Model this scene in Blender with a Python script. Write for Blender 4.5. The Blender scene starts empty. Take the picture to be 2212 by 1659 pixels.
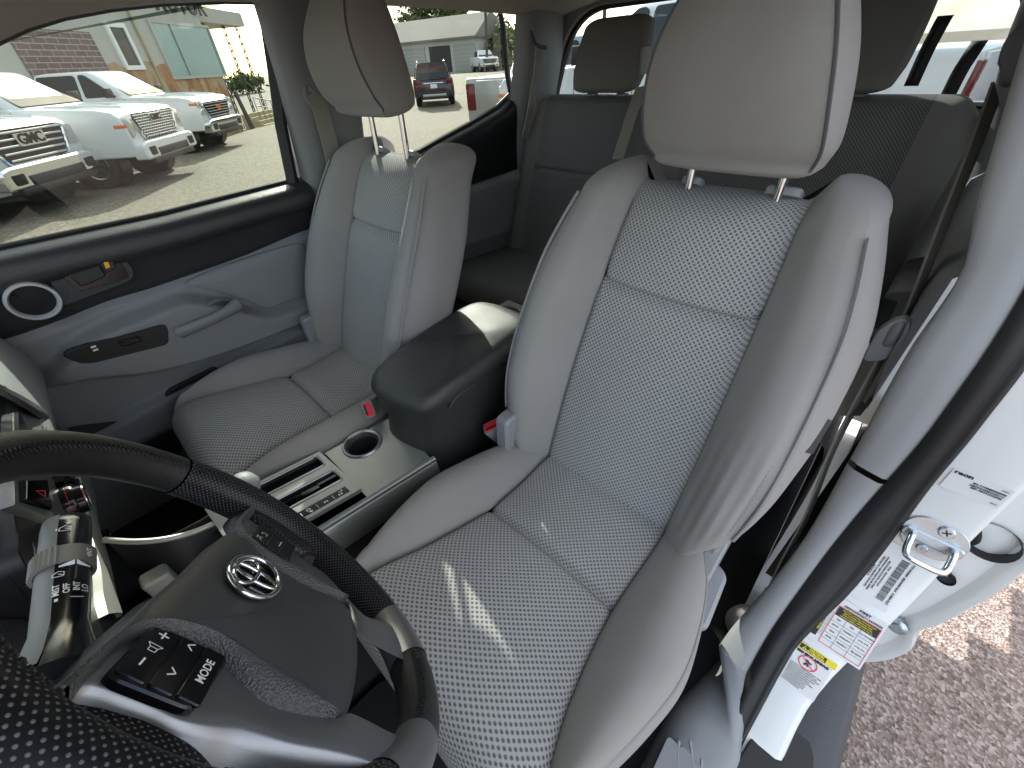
import bpy, bmesh, math, random
from mathutils import Vector as V, Matrix
from math import sin, cos, tan, pi, radians, sqrt, atan2, floor, exp
random.seed(7)
sc = bpy.context.scene
col = sc.collection

# ------------------------------------------------------------------ camera
CAM = V((.508, .634, 1.612)); FOC = .3992
_y, _p, _r = radians(225.54), radians(38.44), radians(-3.80)
DIR = V((cos(_y)*cos(_p), sin(_y)*cos(_p), -sin(_p)))
_rt = DIR.cross(V((0, 0, 1))).normalized(); _up = _rt.cross(DIR)
RGT = _rt*cos(_r) + _up*sin(_r); UPV = -_rt*sin(_r) + _up*cos(_r)
cd = bpy.data.cameras.new('camera'); cam = bpy.data.objects.new('camera', cd); col.objects.link(cam)
cam.matrix_world = Matrix(((RGT.x, UPV.x, -DIR.x, CAM.x), (RGT.y, UPV.y, -DIR.y, CAM.y), (RGT.z, UPV.z, -DIR.z, CAM.z), (0, 0, 0, 1)))
cd.sensor_width = 36; cd.lens = FOC*36; cd.clip_start = .02; cd.clip_end = 2000
sc.camera = cam

# ------------------------------------------------------------------ light
SUN = V((-.62, -1.0, .64)).normalized()          # towards the sun
SUN_EL = math.asin(SUN.z)
w = bpy.data.worlds.new('World'); sc.world = w; w.use_nodes = True
nt = w.node_tree; nt.nodes.clear()
o = nt.nodes.new('ShaderNodeOutputWorld'); b = nt.nodes.new('ShaderNodeBackground'); s = nt.nodes.new('ShaderNodeTexSky')
s.sky_type = 'NISHITA'; s.sun_disc = False; s.sun_elevation = SUN_EL; s.sun_rotation = atan2(SUN.x, SUN.y)
s.dust_density = 2.5; s.air_density = 1.0
b.inputs['Strength'].default_value = .15
nt.links.new(s.outputs[0], b.inputs[0]); nt.links.new(b.outputs[0], o.inputs[0])
ld = bpy.data.lights.new('sun', 'SUN'); ld.energy = 3.2; ld.angle = radians(.5); ld.color = (1, .96, .88)
lo = bpy.data.objects.new('sun', ld); col.objects.link(lo)
lo.rotation_euler = (-SUN).to_track_quat('-Z', 'Y').to_euler()
lo.location = SUN*30
sc.view_settings.view_transform = 'Standard'; sc.view_settings.look = 'None'
sc.view_settings.exposure = 1.95; sc.view_settings.gamma = 1
sc.view_settings.use_curve_mapping = False
sc.cycles.max_bounces = 10; sc.cycles.diffuse_bounces = 5; sc.cycles.transparent_max_bounces = 12
sc.cycles.glossy_bounces = 4; sc.cycles.caustics_reflective = False; sc.cycles.caustics_refractive = False

# ------------------------------------------------------------------ sight lines onto real planes (px in a 2212 wide frame)
def ray(u, v):
    return (DIR*(FOC*2212) + RGT*(u-1106) - UPV*(v-829.5)).normalized()
def at(u, v, ax, val):
    r = ray(u, v); i = 'xyz'.index(ax); t = (val-CAM[i])/r[i]; return CAM + r*t
def onf(u, v, fn, lo=.15, hi=4.0, n=300):
    r = ray(u, v); a = lo; fa = fn(CAM+r*a)
    for k in range(1, n+1):
        b_ = lo+(hi-lo)*k/n; fb = fn(CAM+r*b_)
        if fa*fb <= 0:
            for _ in range(30):
                m = (a+b_)/2; fm = fn(CAM+r*m)
                if fa*fm <= 0: b_ = m
                else: a = m; fa = fm
            return CAM+r*a
        a = b_; fa = fb
    return None

# ------------------------------------------------------------------ helpers
def lerp(a, b, t): return a+(b-a)*t
def smooth(t): t = max(0, min(1, t)); return t*t*(3-2*t)
def tab(pts, x):
    if x <= pts[0][0]: return pts[0][1]
    for (a, fa), (b, fb) in zip(pts, pts[1:]):
        if x <= b: return fa+(fb-fa)*smooth((x-a)/(b-a)) if False else fa+(fb-fa)*(x-a)/(b-a)
    return pts[-1][1]
def ctab(pts, x):
    'smooth interpolation through a table (catmull-rom)'
    n = len(pts)
    if x <= pts[0][0]: return pts[0][1]
    if x >= pts[-1][0]: return pts[-1][1]
    for i in range(n-1):
        if x <= pts[i+1][0]:
            x0, y0 = pts[i]; x1, y1 = pts[i+1]; h = x1-x0; t = (x-x0)/h
            m0 = (y1-pts[i-1][1])/(x1-pts[i-1][0]) if i > 0 else (y1-y0)/h
            m1 = (pts[i+2][1]-y0)/(pts[i+2][0]-x0) if i+2 < n else (y1-y0)/h
            return (2*t**3-3*t*t+1)*y0+(t**3-2*t*t+t)*h*m0+(-2*t**3+3*t*t)*y1+(t**3-t*t)*h*m1
def cr(P, n, closed=False):
    'catmull-rom through P, resampled to n points by arc length'
    P = [V(p) for p in P]; m = len(P); out = []
    segs = m if closed else m-1
    g = (lambda i: P[i % m]) if closed else (lambda i: P[max(0, min(m-1, i))])
    for i in range(segs):
        a, b, c, d = g(i-1), g(i), g(i+1), g(i+2)
        for k in range(12):
            t = k/12
            out.append(.5*((2*b)+(c-a)*t+(2*a-5*b+4*c-d)*t*t+(3*b-a-3*c+d)*t**3))
    out.append(g(segs) if not closed else out[0].copy())
    return resamp(out, n, closed)
def resamp(out, n, closed=False):
    L = [0]
    for a, b in zip(out, out[1:]): L.append(L[-1]+(b-a).length)
    res = []; N = n if closed else n-1; j = 0
    for i in range(n):
        t = L[-1]*i/N
        while j < len(L)-2 and L[j+1] < t: j += 1
        d = L[j+1]-L[j]; res.append(out[j].lerp(out[j+1], (t-L[j])/d if d > 1e-12 else 0))
    return res
def rpoly(pts, r, seg=5):
    'round the corners of a 2-D polygon'
    n = len(pts); out = []
    for i in range(n):
        p = V(pts[i]).to_2d(); a = V(pts[i-1]).to_2d(); b = V(pts[(i+1) % n]).to_2d()
        ri = r[i] if isinstance(r, (list, tuple)) else r
        da, db = (a-p), (b-p); la, lb = da.length, db.length
        k = min(ri, la*.48, lb*.48)
        if k < 1e-5: out.append((p.x, p.y)); continue
        s0 = p+da/la*k; s1 = p+db/lb*k
        for j in range(seg+1):
            t = j/seg; q = s0*(1-t)**2+p*2*t*(1-t)+s1*t*t; out.append((q.x, q.y))
    return out
ORG = {}
def root_of(o):
    while o.parent: o = o.parent
    return o
class MB:
    def __init__(s): s.v = []; s.f = []; s.uv = []; s.m = []
    def add(s, vs, fs, uvs=None, m=0):
        n = len(s.v); s.v += [V(x) for x in vs]; s.uv += (uvs or [(0, 0)]*len(vs))
        s.f += [tuple(i+n for i in f) for f in fs]; s.m += [m]*len(fs); return s
    def grid(s, rows, cu=False, cv=False, m=0, uoff=0, voff=0, flip=False):
        nr, nc = len(rows), len(rows[0]); mid = rows[nr//2]; mc = nc//2
        U = [0]; 
        for a, b in zip(mid, mid[1:]): U.append(U[-1]+(V(b)-V(a)).length)
        um = U[mc]; U = [x-um for x in U]; W = [0]
        for a, b in zip(rows, rows[1:]): W.append(W[-1]+(V(b[mc])-V(a[mc])).length)
        vs = []; uv = []
        for i, r in enumerate(rows):
            for j, p in enumerate(r): vs.append(p); uv.append((U[j]+uoff, W[i]+voff))
        fs = []
        for i in range(nr if cv else nr-1):
            for j in range(nc if cu else nc-1):
                a = i*nc+j; b = i*nc+(j+1) % nc; c = ((i+1) % nr)*nc+(j+1) % nc; d = ((i+1) % nr)*nc+j
                fs.append((a, d, c, b) if flip else (a, b, c, d))
        return s.add(vs, fs, uv, m)
    def poly(s, pts, m=0): return s.add(pts, [tuple(range(len(pts)))], None, m)
    def box(s, c, sz, M=None, m=0):
        vs = []
        for x in (-.5, .5):
            for y in (-.5, .5):
                for z in (-.5, .5):
                    p = V((x*sz[0], y*sz[1], z*sz[2]))
                    if M: p = M@p
                    vs.append(p+V(c))
        return s.add(vs, [(0, 1, 3, 2), (4, 6, 7, 5), (0, 4, 5, 1), (2, 3, 7, 6), (0, 2, 6, 4), (1, 5, 7, 3)], None, m)
    def tube(s, path, r, seg=10, closed=False, cap=True, m=0, sq=1.0):
        P = [V(p) for p in path]; n = len(P); rows = []; up = None
        for i in range(n):
            a = P[(i-1) % n] if closed or i else P[i]; b = P[(i+1) % n] if closed or i < n-1 else P[i]
            t = (b-a).normalized()
            if up is None: up = t.orthogonal().normalized()
            up = (up-t*up.dot(t)).normalized(); sd = t.cross(up); ri = r[i] if isinstance(r, (list, tuple)) else r
            rows.append([P[i]+up*cos(2*pi*k/seg)*ri+sd*sin(2*pi*k/seg)*ri*sq for k in range(seg)])
        s.grid(rows, cu=True, cv=closed, m=m)
        if cap and not closed:
            s.poly(list(reversed(rows[0])), m); s.poly(rows[-1], m)
        return s
    def prism(s, poly, o, ex, ey, h0, h1, m=0, ez=None, inset=0):
        o = V(o); ex = V(ex).normalized(); ey = V(ey).normalized(); ez = V(ez) if ez else ex.cross(ey).normalized()
        n = len(poly); A = [o+ex*p[0]+ey*p[1]+ez*h0 for p in poly]
        if inset:
            cx = sum(p[0] for p in poly)/n; cy = sum(p[1] for p in poly)/n
            P2 = inset_poly(poly, inset); B = [o+ex*p[0]+ey*p[1]+ez*(h1-inset) for p in poly]; C_ = [o+ex*p[0]+ey*p[1]+ez*h1 for p in P2]
            vs = A+B+C_; fs = [tuple(range(n))[::-1]]
            for L in (0, n):
                fs += [(L+i, L+(i+1) % n, L+n+(i+1) % n, L+n+i) for i in range(n)]
            fs.append(tuple(range(2*n, 3*n)))
            return s.add(vs, fs, None, m)
        B = [o+ex*p[0]+ey*p[1]+ez*h1 for p in poly]
        return s.add(A+B, [tuple(range(n))[::-1], tuple(range(n, 2*n))]+[(i, (i+1) % n, n+(i+1) % n, n+i) for i in range(n)], None, m)
    def cyl(s, a, b, r, r2=None, seg=20, m=0):
        a = V(a); b = V(b); return s.tube([a, b], [r, r if r2 is None else r2], seg, m=m)
    def lathe(s, prof, c, ax, seg=32, m=0, xa=None):
        ax = V(ax).normalized(); c = V(c); e = ax.orthogonal().normalized(); f = ax.cross(e)
        rows = [[c+ax*h+(e*cos(2*pi*k/seg)+f*sin(2*pi*k/seg))*r for k in range(seg)] for r, h in prof]
        return s.grid(rows, cu=True, m=m)
    def loft(s, rings, m=0, cap=True):
        s.grid(rings, cu=True, m=m)
        if cap: s.poly(list(reversed(rings[0])), m); s.poly(rings[-1], m)
        return s
    def build(s, name, mats, parent=None, sharp=38, bevel=0, bseg=2, sub=0, solid=0, smooth_=True, flip=False, weld=True):
        me = bpy.data.meshes.new(name); org = V((0, 0, 0))
        if parent is not None: org = ORG.get(root_of(parent).name, V((0, 0, 0)))
        me.from_pydata([tuple(v-org) for v in s.v], [], s.f)
        uvl = me.uv_layers.new(name='uv')
        for lp in me.loops: uvl.data[lp.index].uv = s.uv[lp.vertex_index]
        if not isinstance(mats, (list, tuple)): mats = [mats]
        for mm in mats: me.materials.append(mm)
        for p, k in zip(me.polygons, s.m): p.material_index = k
        bm = bmesh.new(); bm.from_mesh(me)
        if weld: bmesh.ops.remove_doubles(bm, verts=bm.verts, dist=1e-6)
        bmesh.ops.recalc_face_normals(bm, faces=bm.faces)
        if flip: bmesh.ops.reverse_faces(bm, faces=bm.faces)
        if bevel:
            es = [e for e in bm.edges if len(e.link_faces) == 2 and e.calc_face_angle(0) > radians(sharp)]
            bmesh.ops.bevel(bm, geom=es, offset=bevel, segments=bseg, profile=.6, affect='EDGES', clamp_overlap=True)
        bm.to_mesh(me); bm.free()
        if smooth_:
            me.shade_smooth(); me.set_sharp_from_angle(angle=radians(sharp))
        ob = bpy.data.objects.new(name, me); col.objects.link(ob)
        if parent is not None: ob.parent = parent
        if solid:
            md = ob.modifiers.new('solid', 'SOLIDIFY'); md.thickness = abs(solid); md.offset = -1 if solid > 0 else 1
        if sub:
            md = ob.modifiers.new('sub', 'SUBSURF'); md.levels = md.render_levels = sub
        return ob
def inset_poly(poly, d):
    n = len(poly); A = sum(poly[i][0]*poly[(i+1) % n][1]-poly[(i+1) % n][0]*poly[i][1] for i in range(n)); sg = 1 if A > 0 else -1
    out = []
    for i in range(n):
        p0 = V(poly[i-1]).to_2d(); p = V(poly[i]).to_2d(); p1 = V(poly[(i+1) % n]).to_2d()
        t = (p1-p0)
        if t.length < 1e-9: out.append((p.x, p.y)); continue
        t.normalize(); out.append((p.x-t.y*sg*d, p.y+t.x*sg*d))
    return out
def tag(o, label=None, cat=None, group=None, kind=None):
    if label: o['label'] = label
    if cat: o['category'] = cat
    if group: o['group'] = group
    if kind: o['kind'] = kind
    return o
def thing(name, label, cat, loc=(0, 0, 0), group=None, rz=0):
    o = bpy.data.objects.new(name, None); col.objects.link(o); o.location = loc; o.empty_display_size = .05
    o.rotation_euler = (0, 0, rz)
    ORG[o.name] = V(loc) if not rz else V((0, 0, 0)); return tag(o, label, cat, group)
def children(o): return [c for c in bpy.data.objects if c.parent == o]
def copy_tree(o, parent=None):
    c = o.copy(); col.objects.link(c); c.parent = parent
    for ch in children(o): copy_tree(ch, c)
    return c
def text_mesh(s, size=1.0, bold=0.0, align='CENTER', ext=0.0, res=3, spacing=1.0):
    cu = bpy.data.curves.new('lettering', 'FONT'); cu.body = s; cu.size = size; cu.align_x = align; cu.align_y = 'CENTER'
    cu.offset = bold; cu.extrude = ext; cu.resolution_u = res; cu.space_character = spacing
    ob = bpy.data.objects.new('lettering', cu); col.objects.link(ob)
    dg = bpy.context.evaluated_depsgraph_get(); me = bpy.data.meshes.new_from_object(ob.evaluated_get(dg))
    vs = [tuple(v.co) for v in me.vertices]; fs = [tuple(p.vertices) for p in me.polygons]
    bpy.data.objects.remove(ob); bpy.data.curves.remove(cu); bpy.data.meshes.remove(me)
    return vs, fs
def text_on(mb, s, o, ex, ey, size, bold=0, m=0, ext=0, align='CENTER', lift=0, stretch=1.0, spacing=1.0, fn=None):
    vs, fs = text_mesh(s, size, bold, align, ext, spacing=spacing); o = V(o); ex = V(ex).normalized(); ey = V(ey).normalized(); ez = ex.cross(ey)
    if fn: return mb.add([fn(a*stretch, b, c+lift) for a, b, c in vs], fs, None, m)
    return mb.add([o+ex*a*stretch+ey*b+ez*(c+lift) for a, b, c in vs], fs, None, m)

# ------------------------------------------------------------------ materials
class N:
    def __init__(s, name):
        s.mt = bpy.data.materials.new(name); s.mt.use_nodes = True; s.t = s.mt.node_tree; s.t.nodes.clear()
        s.out = s.t.nodes.new('ShaderNodeOutputMaterial')
    def n(s, typ, **k):
        x = s.t.nodes.new('ShaderNode'+typ)
        for a, v in k.items():
            if a.startswith('i_'):
                key = a[2:]; key = int(key) if key.isdigit() else key.replace('_', ' ')
                s.set(x, key, v)
            else: setattr(x, a, v)
        return x
    def set(s, x, key, v):
        if hasattr(v, 'is_linked') or hasattr(v, 'links'): s.t.links.new(v, x.inputs[key])
        else: x.inputs[key].default_value = v
    def m(s, op, a, b=None, c=None, clamp=False):
        x = s.t.nodes.new('ShaderNodeMath'); x.operation = op; x.use_clamp = clamp
        s.set(x, 0, a)
        if b is not None: s.set(x, 1, b)
        if c is not None: s.set(x, 2, c)
        return x.outputs[0]
    def vm(s, op, a, b=None, sc_=None):
        x = s.t.nodes.new('ShaderNodeVectorMath'); x.operation = op; s.set(x, 0, a)
        if b is not None: s.set(x, 1, b)
        if sc_ is not None: s.set(x, 'Scale', sc_)
        return x.outputs['Value'] if op in ('LENGTH', 'DOT_PRODUCT', 'DISTANCE') else x.outputs[0]
    def mix(s, f, a, b):
        x = s.t.nodes.new('ShaderNodeMix'); x.data_type = 'RGBA'; s.set(x, 0, f); s.set(x, 6, a); s.set(x, 7, b); return x.outputs[2]
    def noise(s, scale, detail=3, rough=.55, vec=None, out='Fac'):
        x = s.t.nodes.new('ShaderNodeTexNoise'); x.inputs['Scale'].default_value = scale; x.inputs['Detail'].default_value = detail; x.inputs['Roughness'].default_value = rough
        s.t.links.new(vec if vec is not None else s.obj(), x.inputs['Vector']); return x.outputs[out]
    def obj(s):
        if not hasattr(s, '_tc'): s._tc = s.t.nodes.new('ShaderNodeTexCoord')
        return s._tc.outputs['Object']
    def uv(s):
        s.obj(); return s._tc.outputs['UV']
    def ramp(s, f, stops):
        x = s.t.nodes.new('ShaderNodeValToRGB'); s.t.links.new(f, x.inputs[0]); cr_ = x.color_ramp
        while len(cr_.elements) < len(stops): cr_.elements.new(.5)
        for e, (p, c) in zip(cr_.elements, stops): e.position = p; e.color = (*c, 1) if len(c) == 3 else c
        return x.outputs[0]
    def bump(s, h, dist=.001, strength=1.0, nrm=None):
        x = s.t.nodes.new('ShaderNodeBump'); x.inputs['Distance'].default_value = dist; x.inputs['Strength'].default_value = strength
        s.t.links.new(h, x.inputs['Height'])
        if nrm is not None: s.t.links.new(nrm, x.inputs['Normal'])
        return x.outputs[0]
    def pbr(s, color, rough=.5, metal=0, nrm=None, spec=None, coat=0, sheen=0, emis=None, emis_s=0, alpha=None):
        x = s.t.nodes.new('ShaderNodeBsdfPrincipled')
        s.set(x, 'Base Color', color if hasattr(color, 'links') else (*color, 1)); s.set(x, 'Roughness', rough); s.set(x, 'Metallic', metal)
        if nrm is not None: s.set(x, 'Normal', nrm)
        if spec is not None: s.set(x, 'Specular IOR Level', spec)
        if coat: s.set(x, 'Coat Weight', coat); x.inputs['Coat Roughness'].default_value = .05
        if sheen: s.set(x, 'Sheen Weight', sheen); x.inputs['Sheen Roughness'].default_value = .4
        if emis: s.set(x, 'Emission Color', (*emis, 1)); s.set(x, 'Emission Strength', emis_s)
        s.t.links.new(x.outputs[0], s.out.inputs[0]); return s.mt
def c4(c): return (*c, 1)
def plain(name, color, rough=.5, metal=0, grain=0, gscale=900, var=.12, vscale=6, coat=0, spec=None, gd=.0004, rvar=0.0):
    'a solid material with slow colour variation and a fine moulded grain'
    q = N(name); f = q.noise(vscale, 4, .6)
    c = q.mix(f, c4([x*(1-var) for x in color]), c4([min(1, x*(1+var)) for x in color]))
    nr = None
    if grain:
        vo = q.n('TexVoronoi'); vo.inputs['Scale'].default_value = gscale; q.t.links.new(q.obj(), vo.inputs['Vector'])
        nr = q.bump(vo.outputs['Distance'], gd, grain)
    r = rough
    if rvar: r = q.m('ADD', rough-rvar/2, q.m('MULTIPLY', q.noise(vscale*2.3, 5, .65), rvar))
    return q.pbr(c, r, metal, nr, spec, coat)
def dots(name, base, hole, pitch, rad, soft=.05, weave=0, rough=.85, bumpd=.0012, sheen=.0, rows=1.0, invert=False, stain=0):
    'perforated or knitted cloth: staggered holes laid out on the uv in metres'
    q = N(name); mp = q.n('Mapping'); q.t.links.new(q.uv(), mp.inputs['Vector']); mp.inputs['Scale'].default_value = (1/pitch, 1/(pitch*rows), 0)
    wob = q.vm('SCALE', q.vm('SUBTRACT', q.noise(9, 2, .5, out='Color'), (.5, .5, .5)), sc_=.25)
    vec = q.vm('ADD', mp.outputs[0], wob)
    def cell(off):
        fr = q.vm('FRACTION', q.vm('ADD', vec, (off, off, 0))); d = q.vm('SUBTRACT', fr, (.5, .5, 0)); d = q.vm('MULTIPLY', d, (1, rows, 0)); return q.vm('LENGTH', d)
    d = q.m('MINIMUM', cell(0.), cell(.5))
    mr = q.n('MapRange'); mr.interpolation_type = 'SMOOTHSTEP'; q.t.links.new(d, mr.inputs[0]); mr.inputs[1].default_value = rad-soft; mr.inputs[2].default_value = rad+soft
    k = mr.outputs[0]
    nz = q.noise(5, 4, .6); b1 = q.mix(nz, c4([x*.9 for x in base]), c4([min(1, x*1.1) for x in base]))
    if stain:
        st = q.m('MULTIPLY', q.m('SUBTRACT', q.noise(3.1, 5, .7), .52, clamp=True), stain*4, clamp=True)
        b1 = q.mix(st, b1, c4((base[0]*.72, base[1]*.66, base[2]*.58)))
    th = q.noise(700, 2, .6); b1 = q.mix(q.m('MULTIPLY', th, .35), b1, c4([x*.6 for x in base]))
    cc = q.mix(k, c4(hole), b1)
    nr = q.bump(k, bumpd, .7)
    return q.pbr(cc, rough, 0, nr, .25, sheen=sheen)
def cloth(name, base, pitch=.0016, rough=.9, var=.1, stain=0.3, bd=.0004, sheen=.15):
    q = N(name); mp = q.n('Mapping'); q.t.links.new(q.uv(), mp.inputs['Vector']); mp.inputs['Scale'].default_value = (2*pi/pitch, 2*pi/pitch, 0)
    sx = q.n('SeparateXYZ'); q.t.links.new(mp.outputs[0], sx.inputs[0])
    h = q.m('MULTIPLY', q.m('SINE', q.m('ADD', sx.outputs[0], sx.outputs[1])), q.m('SINE', q.m('SUBTRACT', sx.outputs[0], sx.outputs[1])))
    f = q.noise(4, 5, .6); c = q.mix(f, c4([x*(1-var) for x in base]), c4([min(1, x*(1+var)) for x in base]))
    st = q.m('MULTIPLY', q.m('SUBTRACT', q.noise(2.3, 6, .7), .5, clamp=True), stain*4, clamp=True)
    c = q.mix(st, c, c4((base[0]*.78, base[1]*.72, base[2]*.66)))
    th = q.noise(1200, 2, .6); c = q.mix(q.m('MULTIPLY', th, .3), c, c4([x*.72 for x in base]))
    big = q.noise(14, 3, .5)
    nr = q.bump(h, bd, .6); nr = q.bump(big, .004, .35, nr)
    return q.pbr(c, rough, 0, nr, .2, sheen=sheen)
def glass(name, tint=(.8, .85, .84), refl=1.0, dirt=.0, rough=.02):
    q = N(name); tr = q.n('BsdfTransparent'); gl = q.n('BsdfGlossy'); gl.inputs['Roughness'].default_value = rough
    tr.inputs[0].default_value = c4(tint); lw = q.n('LayerWeight'); lw.inputs[0].default_value = .5; fres = q.m('ADD', .045, q.m('MULTIPLY', .9, q.m('POWER', lw.outputs['Facing'], 5)))
    mx = q.n('MixShader'); q.t.links.new(q.m('MULTIPLY', fres, refl, clamp=True), mx.inputs[0]); q.t.links.new(tr.outputs[0], mx.inputs[1]); q.t.links.new(gl.outputs[0], mx.inputs[2])
    last = mx.outputs[0]
    if dirt:
        df = q.n('BsdfDiffuse'); df.inputs[0].default_value = (.55, .53, .48, 1)
        f = q.ramp(q.noise(160, 6, .8), [(.60, (0, 0, 0)), (.80, (1, 1, 1))])
        f2 = q.ramp(q.noise(4, 5, .7), [(.35, (.2, .2, .2)), (.8, (1, 1, 1))])
        m2 = q.n('MixShader'); q.t.links.new(q.m('MULTIPLY', q.m('ADD', q.m('MULTIPLY', f, f2), .08), dirt), m2.inputs[0]); q.t.links.new(last, m2.inputs[1]); q.t.links.new(df.outputs[0], m2.inputs[2]); last = m2.outputs[0]
    q.t.links.new(last, q.out.inputs[0]); return q.mt

M = dict(
 knit=dots('seat_knit', (.42, .415, .40), (.13, .13, .135), .0088, .205, .07, stain=.25, bumpd=.0014),
 knit_shaded=dots('shaded_rear_knit', (.20, .197, .19), (.05, .052, .058), .0080, .22, .07, stain=.15),  # seat knit darkened for the bench, rear cab shade in the colour
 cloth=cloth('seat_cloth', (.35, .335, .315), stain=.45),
 cloth2=cloth('seat_side_cloth', (.34, .32, .305), stain=.3),
 thread=plain('thread', (.27, .265, .26), .8),
 bench=cloth('shaded_bench_cloth', (.21, .20, .19), stain=.2),  # seat cloth repeated darker, shade at the back put into the colour
 pillar=plain('pillar_trim_lit', (.34, .34, .345), .5, grain=.4, gscale=1400, var=.05),  # lighter copy of the grey trim, open door's light in the colour
 seam=plain('seam_dark', (.09, .09, .095), .9),  # dark grey for the headrest seam line
 trim=plain('grey_trim', (.215, .22, .225), .55, grain=.5, gscale=1400, var=.05),
 trim_l=plain('light_grey_trim', (.255, .265, .275), .5, grain=.4, gscale=1400, var=.05),
 darktrim=plain('black_door_trim', (.026, .026, .027), .36, grain=.8, gscale=420, var=.1, gd=.0006),
 black=plain('black_plastic', (.012, .012, .013), .38, grain=.4, gscale=1500),
 gloss=plain('gloss_black', (.006, .006, .007), .14, spec=.5),
 rubber=plain('rubber_seal', (.012, .012, .013), .55),
 lid=plain('armrest_vinyl', (.03, .033, .033), .42, grain=.8, gscale=700, rvar=.25, gd=.0005),
 carpet=plain('carpet', (.012, .012, .013), .95, grain=1, gscale=500, gd=.003),
 silver=plain('silver_paint', (.31, .31, .32), .33, metal=.85, var=.04, rvar=.08, grain=.15, gscale=2500),
 silver_d=plain('satin_console', (.30, .31, .295), .36, metal=.55, var=.05, rvar=.12, grain=.15, gscale=2500),
 chrome=plain('chrome', (.82, .83, .84), .07, metal=1, var=.02),
 steel=plain('zinc_plate', (.50, .56, .62), .3, metal=1, var=.15, vscale=60, rvar=.2),
 headliner=plain('headliner', (.36, .335, .30), .95, grain=.8, gscale=900),
 paint=plain('white_paint', (.74, .75, .74), .28, var=.02, coat=.6),
 red=plain('red_button', (.75, .04, .05), .35, var=.05),
 white=plain('white_print', (.85, .85, .85), .5, var=.02),
 ink=plain('black_print', (.02, .02, .02), .6),
 yellow=plain('yellow_print', (.85, .70, .02), .55, var=.03),
 paper=plain('sticker', (.74, .74, .73), .35, var=.02),
 orange=plain('orange_flag', (.9, .42, .02), .4),
 cyan=plain('blue_marks', (.08, .45, .70), .4),
 green=plain('green_mark', (.03, .6, .25), .4),
 belt=cloth('belt_webbing', (.34, .325, .28), .002, stain=.1, bd=.0005),
 lens=plain('clear_lamp', (.55, .56, .56), .12, metal=.6, var=.2, vscale=20),
 redlamp=plain('red_lamp', (.13, .006, .006), .15, var=.1),
 amber=plain('amber_lamp', (.75, .18, .02), .2),
 tire=plain('tyre', (.02, .02, .02), .85, grain=.5, gscale=60),
 rim=plain('alloy', (.45, .45, .46), .28, metal=.9, var=.05),
 tweeter=plain('tweeter_silver', (.62, .63, .64), .35, metal=.4, var=.03),
)
q = N('dark_car_glass'); df_ = q.n('BsdfDiffuse'); df_.inputs[0].default_value = (.03, .037, .035, 1); gl_ = q.n('BsdfGlossy'); gl_.inputs['Roughness'].default_value = .04
lw_ = q.n('LayerWeight'); lw_.inputs[0].default_value = .5; mx_ = q.n('MixShader'); q.t.links.new(q.m('ADD', .05, q.m('MULTIPLY', .35, q.m('POWER', lw_.outputs['Facing'], 3.5))), mx_.inputs[0]); q.t.links.new(df_.outputs[0], mx_.inputs[1]); q.t.links.new(gl_.outputs[0], mx_.inputs[2]); q.t.links.new(mx_.outputs[0], q.out.inputs[0]); M['dkglass'] = q.mt
M['glass_door'] = glass('door_glass', (.46, .51, .47), dirt=.10)
M['glass_rear'] = glass('rear_door_glass', (.46, .50, .47), dirt=.14)
M['glass_back'] = glass('back_glass', (.45, .50, .50), dirt=.05)
M['glass_ws'] = glass('windshield_glass', (.80, .85, .83))
# ------------------------------------------------------------------ sky with thin cloud
tc = nt.nodes.new('ShaderNodeTexCoord'); mpn = nt.nodes.new('ShaderNodeMapping'); mpn.inputs['Scale'].default_value = (1, 1, 3.5)
ns = nt.nodes.new('ShaderNodeTexNoise'); ns.inputs['Scale'].default_value = 2.2; ns.inputs['Detail'].default_value = 7; ns.inputs['Roughness'].default_value = .6
rp = nt.nodes.new('ShaderNodeValToRGB'); rp.color_ramp.elements[0].position = .40; rp.color_ramp.elements[1].position = .64
mxn = nt.nodes.new('ShaderNodeMix'); mxn.data_type = 'RGBA'
L = nt.links.new
L(tc.outputs['Generated'], mpn.inputs[0]); L(mpn.outputs[0], ns.inputs[0]); L(ns.outputs[0], rp.inputs[0]); L(rp.outputs[0], mxn.inputs[0])
L(s.outputs[0], mxn.inputs[6]); mxn.inputs[7].default_value = (5.2, 5.1, 4.85, 1); L(mxn.outputs[2], b.inputs[0])

# ------------------------------------------------------------------ ground
WP = V((-7.9, -26.5)); WA = radians(43); WD = V((cos(WA), sin(WA))); WN = V((sin(WA), -cos(WA)))   # shop wall: corner, direction, away side
def gz(x, y):
    m = (x-WP.x)*WN.x+(y-WP.y)*WN.y
    z = -.66*smooth((m+4.2)/4.0)*smooth((x+40)/20)
    d = sqrt(x*x+y*y)
    if x < -14: z += .62*smooth((d-24)/30)*smooth((-x-14)/8)
    return z
q = N('lot_gravel'); sxyz = q.n('SeparateXYZ'); q.t.links.new(q.obj(), sxyz.inputs[0])
vo = q.n('TexVoronoi'); vo.inputs['Scale'].default_value = 120; q.t.links.new(q.obj(), vo.inputs['Vector'])
vo2 = q.n('TexVoronoi'); vo2.inputs['Scale'].default_value = 30; q.t.links.new(q.obj(), vo2.inputs['Vector'])
near = q.ramp(vo.outputs['Color'], [(0, (.09, .068, .06)), (.3, (.22, .16, .135)), (.6, (.33, .25, .22)), (1, (.60, .52, .47))])
far = q.ramp(vo2.outputs['Color'], [(0, (.10, .085, .06)), (.5, (.21, .18, .125)), (1, (.36, .31, .23))])
fy = q.n('MapRange'); q.t.links.new(sxyz.outputs[1], fy.inputs[0]); fy.inputs[1].default_value = -2; fy.inputs[2].default_value = 0
cc = q.mix(fy.outputs[0], far, near)  # same gravel; near brightened for its shade, far yellowed by glass, in the colour
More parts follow.
